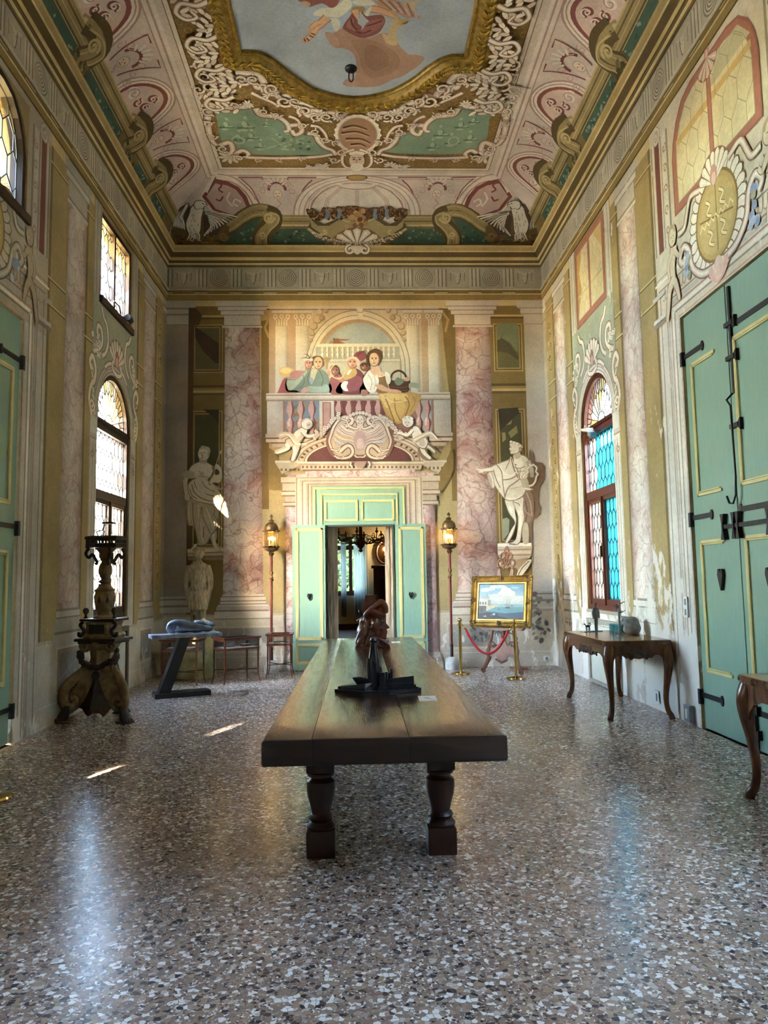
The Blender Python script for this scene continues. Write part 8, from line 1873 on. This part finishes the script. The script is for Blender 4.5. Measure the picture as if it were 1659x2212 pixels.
# ---- cabriole console tables on the right
CAB = mat('honey_walnut', (108,66,36), .26, noise=.25, scale=3, col2=(66,36,18), stretch=(6,6,1.6), spec=.55); CABT = mat('console_top_veneer', (176,138,84), .18, noise=.3, scale=5, col2=(126,88,46), spec=.6)
def console(x, y, w, d, label):
    """w along the wall (Y), d out from it (X)"""
    e = empty('console_table', (x, y, 0), 0, label, 'console table', 'cabriole console tables along the right wall')
    bm = bmesh.new(); out = []
    for sx, sy in ((-1, -1), (1, -1), (1, 1), (-1, 1)):
        cx_, cy_ = sx*(d/2+.02-.05), sy*(w/2+.02-.05); a0 = math.atan2(sy, sx)-PI/4
        out += [(cx_+.05*math.cos(a0+PI/2*k/5), cy_+.05*math.sin(a0+PI/2*k/5)) for k in range(6)]
    for f_, z0, z1 in ((.985, .845, .862), (1.0, .862, .885), (.992, .885, .90)): prism(bm, [(u*f_, v*f_) for u, v in out], z0, z1, lambda u, v, q: Vector((u, v, q)))
    obj('top_edge', bm, CAB, e, smooth=True, autos=40)
    bm = bmesh.new(); prism(bm, [(u*.96, v*.97) for u, v in out], .90, .905, lambda u, v, q: Vector((u, v, q))); obj('veneer_top', bm, CABT, e)
    def apron(L_):
        h_ = [(0, .69), (L_*.08, .70), (L_*.14, .68), (L_*.17, .705), (L_*.22, .70), (L_*.28, .735), (L_*.36, .735), (L_*.42, .70), (L_*.455, .64), (L_*.47, .58)]
        return h_
    for sgn in (-1, 1):
        L_ = w/2-.04; pr = [(0, .845)] + [(-u, z) for u, z in []]
        low = apron(L_*2); 
        pts = [(-L_, .845), (L_, .845)] + [(u, z) for u, z in reversed(low)] + [(-u, z) for u, z in low[1:]]
        bm = bmesh.new(); prism(bm, pts, sgn*(d/2-.02)-.012, sgn*(d/2-.02)+.012, lambda u, v, q: Vector((q, u, v))); obj('apron', bm, CAB, e)
        L2 = d/2-.04; low = apron(L2*2); pts = [(-L2, .845), (L2, .845)] + [(u, z) for u, z in reversed(low)] + [(-u, z) for u, z in low[1:]]
        bm = bmesh.new(); prism(bm, pts, sgn*(w/2-.02)-.012, sgn*(w/2-.02)+.012, lambda u, v, q: Vector((u, q, v))); obj('apron', bm, CAB, e)
    CDK = mat('dark_carving', (52,30,18), .35, noise=.2)
    bm = bmesh.new()
    for i in range(26): ball(bm, (-d/2+.004, random.gauss(0, .14), .735+random.uniform(-.045, .03)), 1, 1, Matrix.Rotation(random.random()*3, 4, 'X'), (.016, .045, .022))
    for sy in (-1, 1): tube(bm, [(-d/2+.004, sy*(.20+q[0]), .74+q[1]) for q in curl(0, 0, .05, PI/2, sy*1.4, 16)], .012, 6)
    fused('carving', bm, CDK, e, .008, 1)
    bm = bmesh.new()
    for i in range(12): ball(bm, (random.gauss(0, .07), -w/2+.004, .755+random.uniform(-.03, .02)), 1, 1, Matrix.Rotation(random.random()*3, 4, 'Y'), (.035, .012, .014))
    fused('carving', bm, CDK, e, .008, 1)
    for sx in (-1, 1):
        for sy in (-1, 1):
            px, py = sx*(d/2-.05), sy*(w/2-.05); q = Vector((sx, sy, 0)).normalized()
            prof = [(.0, .845, .062), (.022, .76, .072), (.034, .68, .066), (.028, .58, .054), (.008, .45, .042), (-.012, .30, .034), (-.014, .18, .031), (.004, .09, .032), (.034, .04, .036), (.046, .0, .034)]
            sp = spline([(a_, b_, c_) for a_, b_, c_ in prof], 4)
            bm = bmesh.new(); tube(bm, [(px+q.x*a_, py+q.y*a_, b_) for a_, b_, c_ in sp], [c_ for a_, b_, c_ in sp], 8); obj('leg', bm, CAB, e, smooth=True)
    return e
con = console(3.235, 9.33, 1.70, .76, 'walnut cabriole console under the red-brown window, small sculptures on top')
console(3.235, 4.66, 1.70, .76, 'walnut cabriole console cut off by the right picture edge')
CZ = .9055
def on_con(x, y): return on_floor(x, y, CZ)
PEW = mat('grey_pewter', (112,120,124), .45, .3, noise=.15); GRST = mat('grey_stone', (136,142,142), .8, noise=.25, scale=9, bump=.5, bscale=24)
zq = lambda x, y: on_con(1200+x/5.53, 1310+y/5.53)
a_ = zq(430, 300); fg = empty('walker_figurine', a_, math.radians(20), 'grey figurine of a man walking a small dog on the console', 'figurine')
u_ = (zq(520, 300)-zq(340, 300)).length/180
bm = bmesh.new(); box(bm, (0, 0, .004), (.30, .09, .008)); obj('plate', bm, PEW, fg)
bm = bmesh.new()
mx = .08
for sx in (-1, 1): tube(bm, [(mx+sx*.012, 0, .008), (mx+sx*.014, 0, .10), (mx+sx*.016, 0, .20)], [.012, .013, .018], 8)
ball(bm, (mx, 0, .25), 1, 2, None, (.042, .022, .085)); 
for sx in (-1, 1): tube(bm, [(mx+sx*.032, 0, .32), (mx+sx*.056, .0, .25), (mx+sx*.05, -.01, .17)], [.014, .012, .009], 8)
tube(bm, [(mx, 0, .32), (mx, 0, .36)], .012, 8); ball(bm, (mx, 0, .375), .022, 2); fused('man', bm, PEW, fg, .006, 2)
bm = bmesh.new(); ball(bm, (-.06, 0, .075), 1, 2, None, (.042, .014, .016)); ball(bm, (-.115, 0, .105), 1, 2, None, (.018, .009, .009)); tube(bm, [(-.09, 0, .08), (-.105, 0, .105)], .009, 6); tube(bm, [(-.02, 0, .08), (.005, 0, .10)], .004, 6)
for lx in (-.09, -.08, -.035, -.028): tube(bm, [(lx, 0, .07), (lx, 0, .008)], .005, 6)
fused('dog', bm, mat('dark_pewter', (60,64,66), .5, .3), fg, .005, 1)
a_ = zq(770, 355); tr = empty('tree_figurine', a_, 0, 'thin grey bare tree figurine at the front of the console', 'figurine')
bm = bmesh.new(); lathe(bm, [(.045, 0), (.045, .006), (.02, .012)], (0, 0, 0), 14); obj('foot', bm, PEW, tr)
bm = bmesh.new(); tube(bm, [(0, 0, .01), (.002, 0, .15), (-.004, 0, .28), (-.01, 0, .36)], [.018, .014, .012, .008], 8)
for i in range(11): a2 = 2*PI*i/11; z = .28+.012*i; tube(bm, [(-.004, 0, z), (.05*math.cos(a2), .05*math.sin(a2), z+.02), (.085*math.cos(a2), .085*math.sin(a2), z+random.uniform(-.01, .06))], [.008, .005, .003], 6)
obj('trunk', bm, PEW, tr, smooth=True)
a_ = zq(925, 330); hd = empty('rough_stone_bust', (a_.x-.03, a_.y-.05, CZ), math.radians(-30), 'rough grey stone head on the console', 'sculpture')
bm = bmesh.new(); ball(bm, (0, 0, .115), 1, 3, None, (.10, .115, .115)); ball(bm, (-.03, -.05, .07), 1, 2, None, (.075, .06, .06)); ball(bm, (.03, .05, .08), 1, 2, None, (.08, .07, .08)); ball(bm, (-.06, -.085, .10), .03, 2); ball(bm, (-.05, -.07, .155), .05, 2); fused('head', bm, GRST, hd, .012, 1)
bm = bmesh.new(); ball(bm, (-.088, -.055, .13), 1, 2, None, (.012, .018, .02)); obj('eye_hollow', bm, mat('dark_hollow', (50,52,54), .9), hd, smooth=True)
# relief panel and teal box against the wall
rl = empty('relief_panel', (3.61, 10.12, CZ), 0, 'long grey relief panel leaning on the wall behind the figurines', 'relief')
bm = bmesh.new(); box(bm, (.02, -.20, .10), (.02, .62, .20), Matrix.Rotation(.12, 4, 'Y')); obj('panel', bm, mat('grey_slate', (126,122,116), .7, noise=.2), rl)
bm = bmesh.new()
for i in range(12): ball(bm, (-.0, -.48+.05*i, .12+.035*math.sin(i*1.7)), 1, 1, None, (.012, .035, .03))
obj('carved_relief', bm, mat('pale_relief', (176,170,160), .7), rl, smooth=True)
tb = empty('teal_box', (3.51, 9.90, CZ), 0, 'flat teal box in front of the relief panel on the console', 'box')
bm = bmesh.new(); box(bm, (0, 0, .045), (.09, .46, .09), bev=.003); obj('box', bm, mat('teal_cloth', (16,96,100), .6), tb); bm = bmesh.new(); box(bm, (0, 0, .091), (.094, .464, .006)); obj('lid', bm, mat('teal_lid', (22,116,120), .5), tb)

# ---- small fittings
PLW = mat('white_plastic', (226,226,220), .45, noise=.03); GRP = mat('grey_plastic', (136,142,146), .5)
def plate(name, S, s_, z, w, h_, label, cat, m=PLW, dz=.014):
    p0 = S(s_, z, 0); e = empty(name, p0, 0, label, cat); T = lambda a, b, d=0.0: S(a, b, d)-p0
    bm = bmesh.new(); bar(bm, T, s_-w/2, s_+w/2, z-h_/2, z+h_/2, .0125, .0125+dz); obj('plate', bm, m, e)
    bm = bmesh.new(); bar(bm, T, s_-w*.16, s_+w*.16, z-h_*.28, z+h_*.28, .0125+dz, .0125+dz+.006); obj('rocker', bm, GRP if m is PLW else PLW, e); return e
y_, z_ = q_right(1485, 1300); plate('light_switch', S_right, y_, z_, .09, .12, 'upper white wall switch beside the right green door', 'switch')
y_, z_ = q_right(1486, 1322); plate('light_switch', S_right, y_, z_, .09, .12, 'lower white wall switch beside the right green door', 'switch')
y_, z_ = q_right(1423, 1506); plate('wall_socket', S_right, y_, z_, .10, .16, 'white wall socket under the walnut console', 'socket')
y_, z_ = q_right(1497, 1541); plate('junction_box', S_right, y_, z_, .14, .18, 'grey junction box near the floor beside the right green door', 'socket', GRP, .06)
x_, z_ = q_back(1180, 1422); pp = plate('wall_socket', S_back, x_, z_, .12, .10, 'white wall socket on the end wall behind the easel', 'socket')
pp.location.y -= .0
# detector on the window transom, spotlight under the upper left window
yv, zv = q_right(1285, 935); p0 = S_right(yv, zv, .0); e = empty('alarm_detector', p0, 0, 'white alarm detector on the transom of the red-brown window', 'detector')
bm = bmesh.new(); prism(bm, [(-.16,-.02), (.16,.06), (.18,.10), (-.10,.06)], -.16, -.06, lambda u, v, q: Vector((q, u, v))); obj('case', bm, PLW, e); bm = bmesh.new(); box(bm, (-.06, -.03, -.02), (.10, .14, .09), Matrix.Rotation(.4, 4, 'X'), bev=.01); obj('lens', bm, GRP, e); bm = bmesh.new(); tube(bm, [(-.02, 0, .0), (.12, .02, -.02)], .012, 6); obj('arm', bm, GRP, e)
yv, zv = q_left(262, 690); p0 = S_left(yv, zv, 0); e = empty('wall_spotlight', p0, 0, 'black adjustable spotlight under the upper left window sill', 'spotlight')
bm = bmesh.new(); lathe(bm, [(.05, -.10), (.055, 0), (.04, .08)], (.13, 0, .0), 14, axis='Y'); obj('lamp_head', bm, BLKST, e, smooth=True, autos=40); bm = bmesh.new(); tube(bm, [(.0, 0, .02), (.08, 0, .04), (.13, 0, .0)], .014, 6); box(bm, (.02, .06, .03), (.05, .16, .03)); obj('bracket', bm, BLKST, e)
bm = bmesh.new(); tube(bm, [(.02, -.1, .06), (.06, -.3, .10), (.03, -.45, .12)], .012, 6); obj('cable', bm, BLKST, e)
# ceiling hook
hc = q_ceil(758, 147); e = empty('ceiling_hook', (hc[0], hc[1], ZC-.005), 0, 'black iron lamp hook hanging from the painted ceiling', 'hook')
bm = bmesh.new(); lathe(bm, [(.09, 0), (.085, -.02), (.03, -.03)], (0, 0, 0), 16); obj('rose', bm, BLKST, e, smooth=True); bm = bmesh.new(); tube(bm, spline([(.03,0,-.02),(.03,0,-.16),(.012,0,-.20),(-.012,0,-.20),(-.03,0,-.16),(-.03,0,-.05)], 5), .009, 8); obj('hook', bm, IRON, e, smooth=True)
# heater covers in the niches under the windows
HC = mat('pale_grey_panel', (206,206,192), .6, noise=.05); HCD = mat('niche_wood', (96,80,64), .6)
for S, nm, lab in ((S_left, 'heater_cover', 'pale heater cover in the niche under the left arched window'), (S_right, 'heater_cover', 'pale heater cover in the niche under the red-brown window')):
    p0 = S(11.0, 0, 0); e = empty(nm, p0, 0, lab, 'heater cover', 'heater covers under the windows'); T = lambda a, b, d=0.0: S(a, b, d)-p0
    bm = bmesh.new(); frame_loop(bm, T, rect_loop(10.30, 11.70, .012, 1.0), rect_loop(10.38, 11.62, .06, .93), .004, .05); obj('frame', bm, HCD if S is S_left else mat('niche_stone', (170,162,150), .8), e)
    bm = bmesh.new(); bar(bm, T, 10.38, 11.62, .06, .90, .006, .02); obj('panel', bm, HC, e)

# ================================================================== the room beyond the open door
RM = mat('cream_room_wall', (226,206,166), .85, noise=.06); RF = mat('room_floor', (84,76,68), .5, noise=.2, scale=3)
def slab(name, c_, s_, m): bm = bmesh.new(); box(bm, c_, s_); return structure(obj(name, bm, m))
YB, YE = D+WT, 25.0
slab('floor_beyond', (.2, (YB+YE)/2, -.06), (7.0, YE-YB+.4, .12), RF); slab('ceiling_beyond', (.2, (YB+YE)/2, 4.3), (7.0, YE-YB+.4, .12), RM)
slab('wall_beyond_left', (-3.2, (YB+YE)/2, 2.1), (.2, YE-YB, 4.4), RM); slab('wall_beyond_right', (3.4, (YB+YE)/2, 2.1), (.2, YE-YB, 4.4), RM)
wx0, wz0 = on_back(744, 1287, YE).x, on_back(757, 1287, YE).z; wx1, wz1 = on_back(772, 1287, YE).x, on_back(757, 1178, YE).z
def S_far(s_, t_, d=0.0): return Vector((s_, YE-d, t_))
wo = wall('wall_beyond_back', S_far, -3.3, 3.5, -.02, 4.3, [rect_loop(wx0-.45, wx1+.35, wz0, wz1+.3)], (228,206,164), .4); wo.data.materials[0] = RM
e = empty('window_8', S_far((wx0+wx1)/2, wz0, 0)); e['kind'] = 'structure'; e['label'] = 'dark framed window in the room beyond the door'
T = lambda s_, t_, d=0.0: S_far(s_, t_, d)-Vector(e.location)
bm = bmesh.new(); frame_loop(bm, T, rect_loop(wx0-.45, wx1+.35, wz0, wz1+.3), rect_loop(wx0-.38, wx1+.28, wz0+.16, wz1+.22), -.2, -.1); bar(bm, T, (wx0+wx1)/2-.06, (wx0+wx1)/2+.06, wz0, wz1+.3, -.2, -.08); bar(bm, T, wx0-.45, wx1+.35, wz1-.15, wz1, -.2, -.09); obj('frame', bm, WOOD_K, e)
bm = bmesh.new(); bar(bm, T, wx0-.4, wx1+.3, wz0+.1, wz1+.25, -.155, -.15); obj('pane', bm, GL, e)
bm = bmesh.new(); box(bm, (.2, YE-.02, .09), (6.4, .05, .20)); structure(obj('baseboard_beyond', bm, mat('dark_red_skirting', (70,30,22), .5)))
CURT = milky('sheer_curtain', (226,232,230), .85)
def curtain(x0, x1, lab):
    zt_ = wz1+.35; e = empty('curtain', ((x0+x1)/2, YE-.16, 0), 0, lab, 'curtain', 'sheer curtains in the room beyond')
    n = 60; v, f = [], []
    for i in range(n+1):
        x = (x0+(x1-x0)*i/n)-(x0+x1)/2; yy = .05*math.sin(i*.9)+.015*math.sin(i*2.3)
        for j, z in enumerate((.45+.03*math.sin(i), 1.2, 2.2, zt_)): v.append((x*(1 if j else 1.02), yy*(1.1-.15*j), z))
    for i in range(n):
        for j in range(3): f.append((i*4+j, (i+1)*4+j, (i+1)*4+j+1, i*4+j+1))
    me = bpy.data.meshes.new('drape'); me.from_pydata(v, [], f); o = obj('drape', me, CURT, e, smooth=True); md = o.modifiers.new('t', 'SOLIDIFY'); md.thickness = .006
    bm = bmesh.new(); tube(bm, [((x0-(x0+x1)/2)-.05, 0, zt_), ((x1-(x0+x1)/2)+.05, 0, zt_)], .018, 8); obj('rod', bm, WOOD_K, e)
    for sx in (-1, 1): bm = bmesh.new(); box(bm, (sx*(x1-x0)/2, .09, zt_), (.02, .14, .03)); obj('rod_bracket', bm, WOOD_K, e)
fx = lambda px: on_back(px, 1250, YE).x
curtain(fx(737), fx(748), 'sheer white curtain left of the window beyond the door'); curtain(fx(765), fx(792), 'sheer white curtain right of the window beyond the door')
# inner stone jambs of the doorway
SJ = mat('jamb_stone', (196,180,158), .75, noise=.25, scale=3, col2=(140,122,104), stretch=(4,4,.6))
for k, (a, b) in enumerate(((-.66, -.40), (.52, .76))):
    p_ = empty('trim_%d' % (4+k), ((a+b)/2, D+WT-.1, 0)); p_['kind'] = 'structure'
    bm = bmesh.new(); box(bm, (0, .12, 1.48), (b-a, .24, 2.6)); 
    for i in range(3): box(bm, ((-.06+.06*i), -.005, 1.48), (.03, .02, 2.6))
    obj('shaft', bm, SJ, p_); bm = bmesh.new(); box(bm, (0, .12, .10), (b-a+.02, .27, .2)); obj('plinth', bm, SJ, p_)
bm = bmesh.new(); box(bm, (.04, D+WT+.02, 3.05), (1.6, .24, .62)); structure(obj('trim_6', bm, SJ))
# gilt chandelier
CHY = 18.6; ch = on_back(779, 1166, CHY); e = empty('chandelier', (ch.x, CHY, 0), 0, 'tangled gilt chandelier with curled arms in the room beyond the door', 'chandelier')
CG = mat('old_gilt_iron', (168,124,66), .5, .2, noise=.3, scale=20)
zc0 = ch.z; 
bm = bmesh.new(); lathe(bm, [(.01, zc0-.32), (.07, zc0-.28), (.03, zc0-.24), (.10, zc0-.16), (.12, zc0-.06), (.05, zc0+.02), (.04, zc0+.35), (.08, zc0+.4), (.02, zc0+.5)], (0, 0, 0), 12); tube(bm, [(0, 0, zc0+.5), (0, 0, 4.24)], .012, 6); obj('stem', bm, CG, e, smooth=True)
for k in range(10):
    a_ = 2*PI*k/10+.2; R_ = .80; ca, sa = math.cos(a_), math.sin(a_)
    bm = bmesh.new(); tube(bm, [(u*ca, u*sa, zc0+z) for u, z in spline(((.06,-.02),(.25,-.10),(.45,.0),(.6,-.06),(.76,-.04),(.80,.08),(.80,.16)), 5)], .014, 6)
    for i in range(16): u = .12+.043*i; ball(bm, (u*ca+random.uniform(-.05, .05), u*sa+random.uniform(-.05, .05), zc0+random.uniform(-.14, .10)), 1, 1, Matrix.Rotation(random.random()*6, 4, 'Z') @ Matrix.Rotation(random.random()*3, 4, 'X'), (.045, .016, .008))
    tube(bm, [(u*ca-.05*sa, u*sa+.05*ca, zc0+z) for u, z in spline(((.5,-.02),(.62,.08),(.55,.14),(.48,.08)), 5)], .009, 5); arm = obj('arm', bm, CG, e, smooth=True)
    bm = bmesh.new(); lathe(bm, [(.02, .13), (.05, .17), (.045, .18), (.018, .18), (.018, .26)], (.80*ca, .80*sa, zc0), 8); obj('candle_cup', bm, CG, arm, smooth=True)
# dark cupboard and mirror sconce on the far right
cxl = on_back(806, 1300, YE-.6).x; zc1 = on_back(815, 1222, YE-.6).z
e = empty('wardrobe', (cxl+.75, YE-.45, 0), 0, 'dark wooden wardrobe in the room beyond the door', 'wardrobe'); WD = mat('dark_wardrobe_wood', (66,36,22), .4, noise=.2, scale=3, stretch=(6,6,1))
bm = bmesh.new(); box(bm, (0, 0, zc1/2), (1.45, .55, zc1-.1)); obj('body', bm, WD, e); bm = bmesh.new(); box(bm, (0, 0, zc1-.04), (1.6, .65, .10), bev=.02); obj('cornice', bm, WD, e)
for sx in (-1, 1):
    bm = bmesh.new(); box(bm, (sx*.36, -.29, zc1*.5), (.62, .04, zc1-.4)); dr_ = obj('door', bm, WD, e); bm = bmesh.new(); box(bm, (sx*.36, -.315, zc1*.62), (.36, .02, .8), bev=.008); obj('panel', bm, mat('darker_panel', (40,22,14), .4), dr_)
mz = on_back(824, 1193, YE-.12); e = empty('mirror_sconce', (on_back(832, 1193, YE).x, YE-.02, mz.z), 0, 'oval dark framed sconce with a lit candle bulb beyond the door', 'sconce')
bm = bmesh.new(); tube(bm, [(.30*math.cos(2*PI*k/28), -.03, .40*math.sin(2*PI*k/28)) for k in range(28)], .045, 8, closed=True); obj('oval_frame', bm, WD, e, smooth=True)
bm = bmesh.new(); prism(bm, [(.29*math.cos(2*PI*k/28), .39*math.sin(2*PI*k/28)) for k in range(28)], -.03, -.02); obj('glass', bm, mat('dim_mirror', (120,84,50), .15, .9), e)
bm = bmesh.new(); tube(bm, spline([(0,-.03,-.18),(0,-.14,-.22),(0,-.16,-.10)], 5), .014, 6); lathe(bm, [(.05, -.10), (.02, -.08), (.018, .06)], (0, -.16, 0), 10); obj('candle_arm', bm, CARD, e, smooth=True)
bm = bmesh.new(); ball(bm, (0, -.16, .12), 1, 2, None, (.035, .035, .06)); obj('bulb', bm, BULB, e, smooth=True)
ld = bpy.data.lights.new('sconce_light', 'POINT'); ld.energy = 2.0; ld.color = (1, .72, .38); ld.shadow_soft_size = .06; lo_ = bpy.data.objects.new('sconce_light', ld); link(lo_, e); lo_.location = (0, -.22, .12)

# ================================================================== outdoors, as far as the windows show it
LAWN = mat('lawn', (96,120,60), .9, noise=.3, scale=1.5); LEAF = mat('leaf_green', (88,116,46), .7, noise=.35, scale=3, col2=(52,80,28)); BARK = mat('bark', (84,66,50), .9)
bm = bmesh.new(); box(bm, (0, 10, -.45), (160, 160, .3)); structure(obj('ground', bm, mat('gravel_court', (190,182,164), .9, noise=.15, scale=.8)))
def leaf_tree(x, y, h_, r, lab, cat='tree', n=900, grp=None, low=.3, sun_gaps=()):
    e = empty('garden_tree', (x, y, -.3), 0, lab, cat, grp)
    bm = bmesh.new(); tube(bm, [(0, 0, 0), (.05, 0, h_*.35), (0, .05, h_*.7)], [.18, .13, .06], 8)
    for i in range(5): a_ = i*1.26; tube(bm, [(0, 0, h_*.4), (r*.5*math.cos(a_), r*.5*math.sin(a_), h_*.65)], [.06, .02], 6)
    obj('trunk', bm, BARK, e, smooth=True)
    v, f = [], []
    for i in range(n):
        while True:
            q = Vector((random.uniform(-1, 1), random.uniform(-1, 1), random.uniform(-1, 1)))
            if q.length < 1: break
        c_ = Vector((q.x*r, q.y*r, h_*(.5+low*.5)+q.z*h_*(.5-low*.5)*1.0)); s_ = random.uniform(.16, .34)*max(1, r/2.2)
        w_ = c_+Vector((x, y, -.3))
        if any((w_-Vector(q0)).cross(SUN).length < rr+s_*.8 for q0, rr in sun_gaps): continue      # leaves left out so the sun reaches chosen spots
        a_ = Vector((random.uniform(-1, 1), random.uniform(-1, 1), random.uniform(-1, 1))).normalized(); b_ = a_.orthogonal().normalized(); k = len(v)
        v += [c_+a_*s_, c_+b_*s_*.45, c_-a_*s_, c_-b_*s_*.45]; f.append((k, k+1, k+2, k+3))
    me = bpy.data.meshes.new('foliage'); me.from_pydata(v, [], f); tag(obj('foliage', me, LEAF, e), kind='stuff')
leaf_tree(-.9, 29.0, 5.5, 2.0, 'green tree outside the window of the room beyond the door', n=1500, low=.05)
# trees outside that break up the low sun
SUN_GAPS = (((-2.47, 13.85, 2.93), .16), ((-2.80, 12.92, .55), .16), ((-2.36, 6.15, 0), .16), ((-1.31, 8.62, 0), .07))  # spots the sun must reach; the foliage is opened along its path
for tx, ty, th, tr_, n_, lab in ((-6.2, 5.6, 11.5, 1.68, 6000, 'leafy tree outside the left windows, nearest the end wall'), (-5.9, -2.4, 12.0, 1.68, 6000, 'leafy tree outside the left windows, nearest the entrance'), (-6.4, 1.6, 12.5, 1.68, 6500, 'leafy tree outside the left windows, beside the great door')):
    leaf_tree(tx, ty, th, tr_, lab, n=n_, low=.10, grp='garden trees outside the left windows', sun_gaps=SUN_GAPS)
# court wing that shades the right-hand windows
bm = bmesh.new(); box(bm, (10.6, 20, 3.4), (.6, 64, 7.4)); structure(obj('wall_courtyard', bm, mat('wing_ivy', (58,58,40), .9, noise=.4, scale=2.5, col2=(34,36,22))))
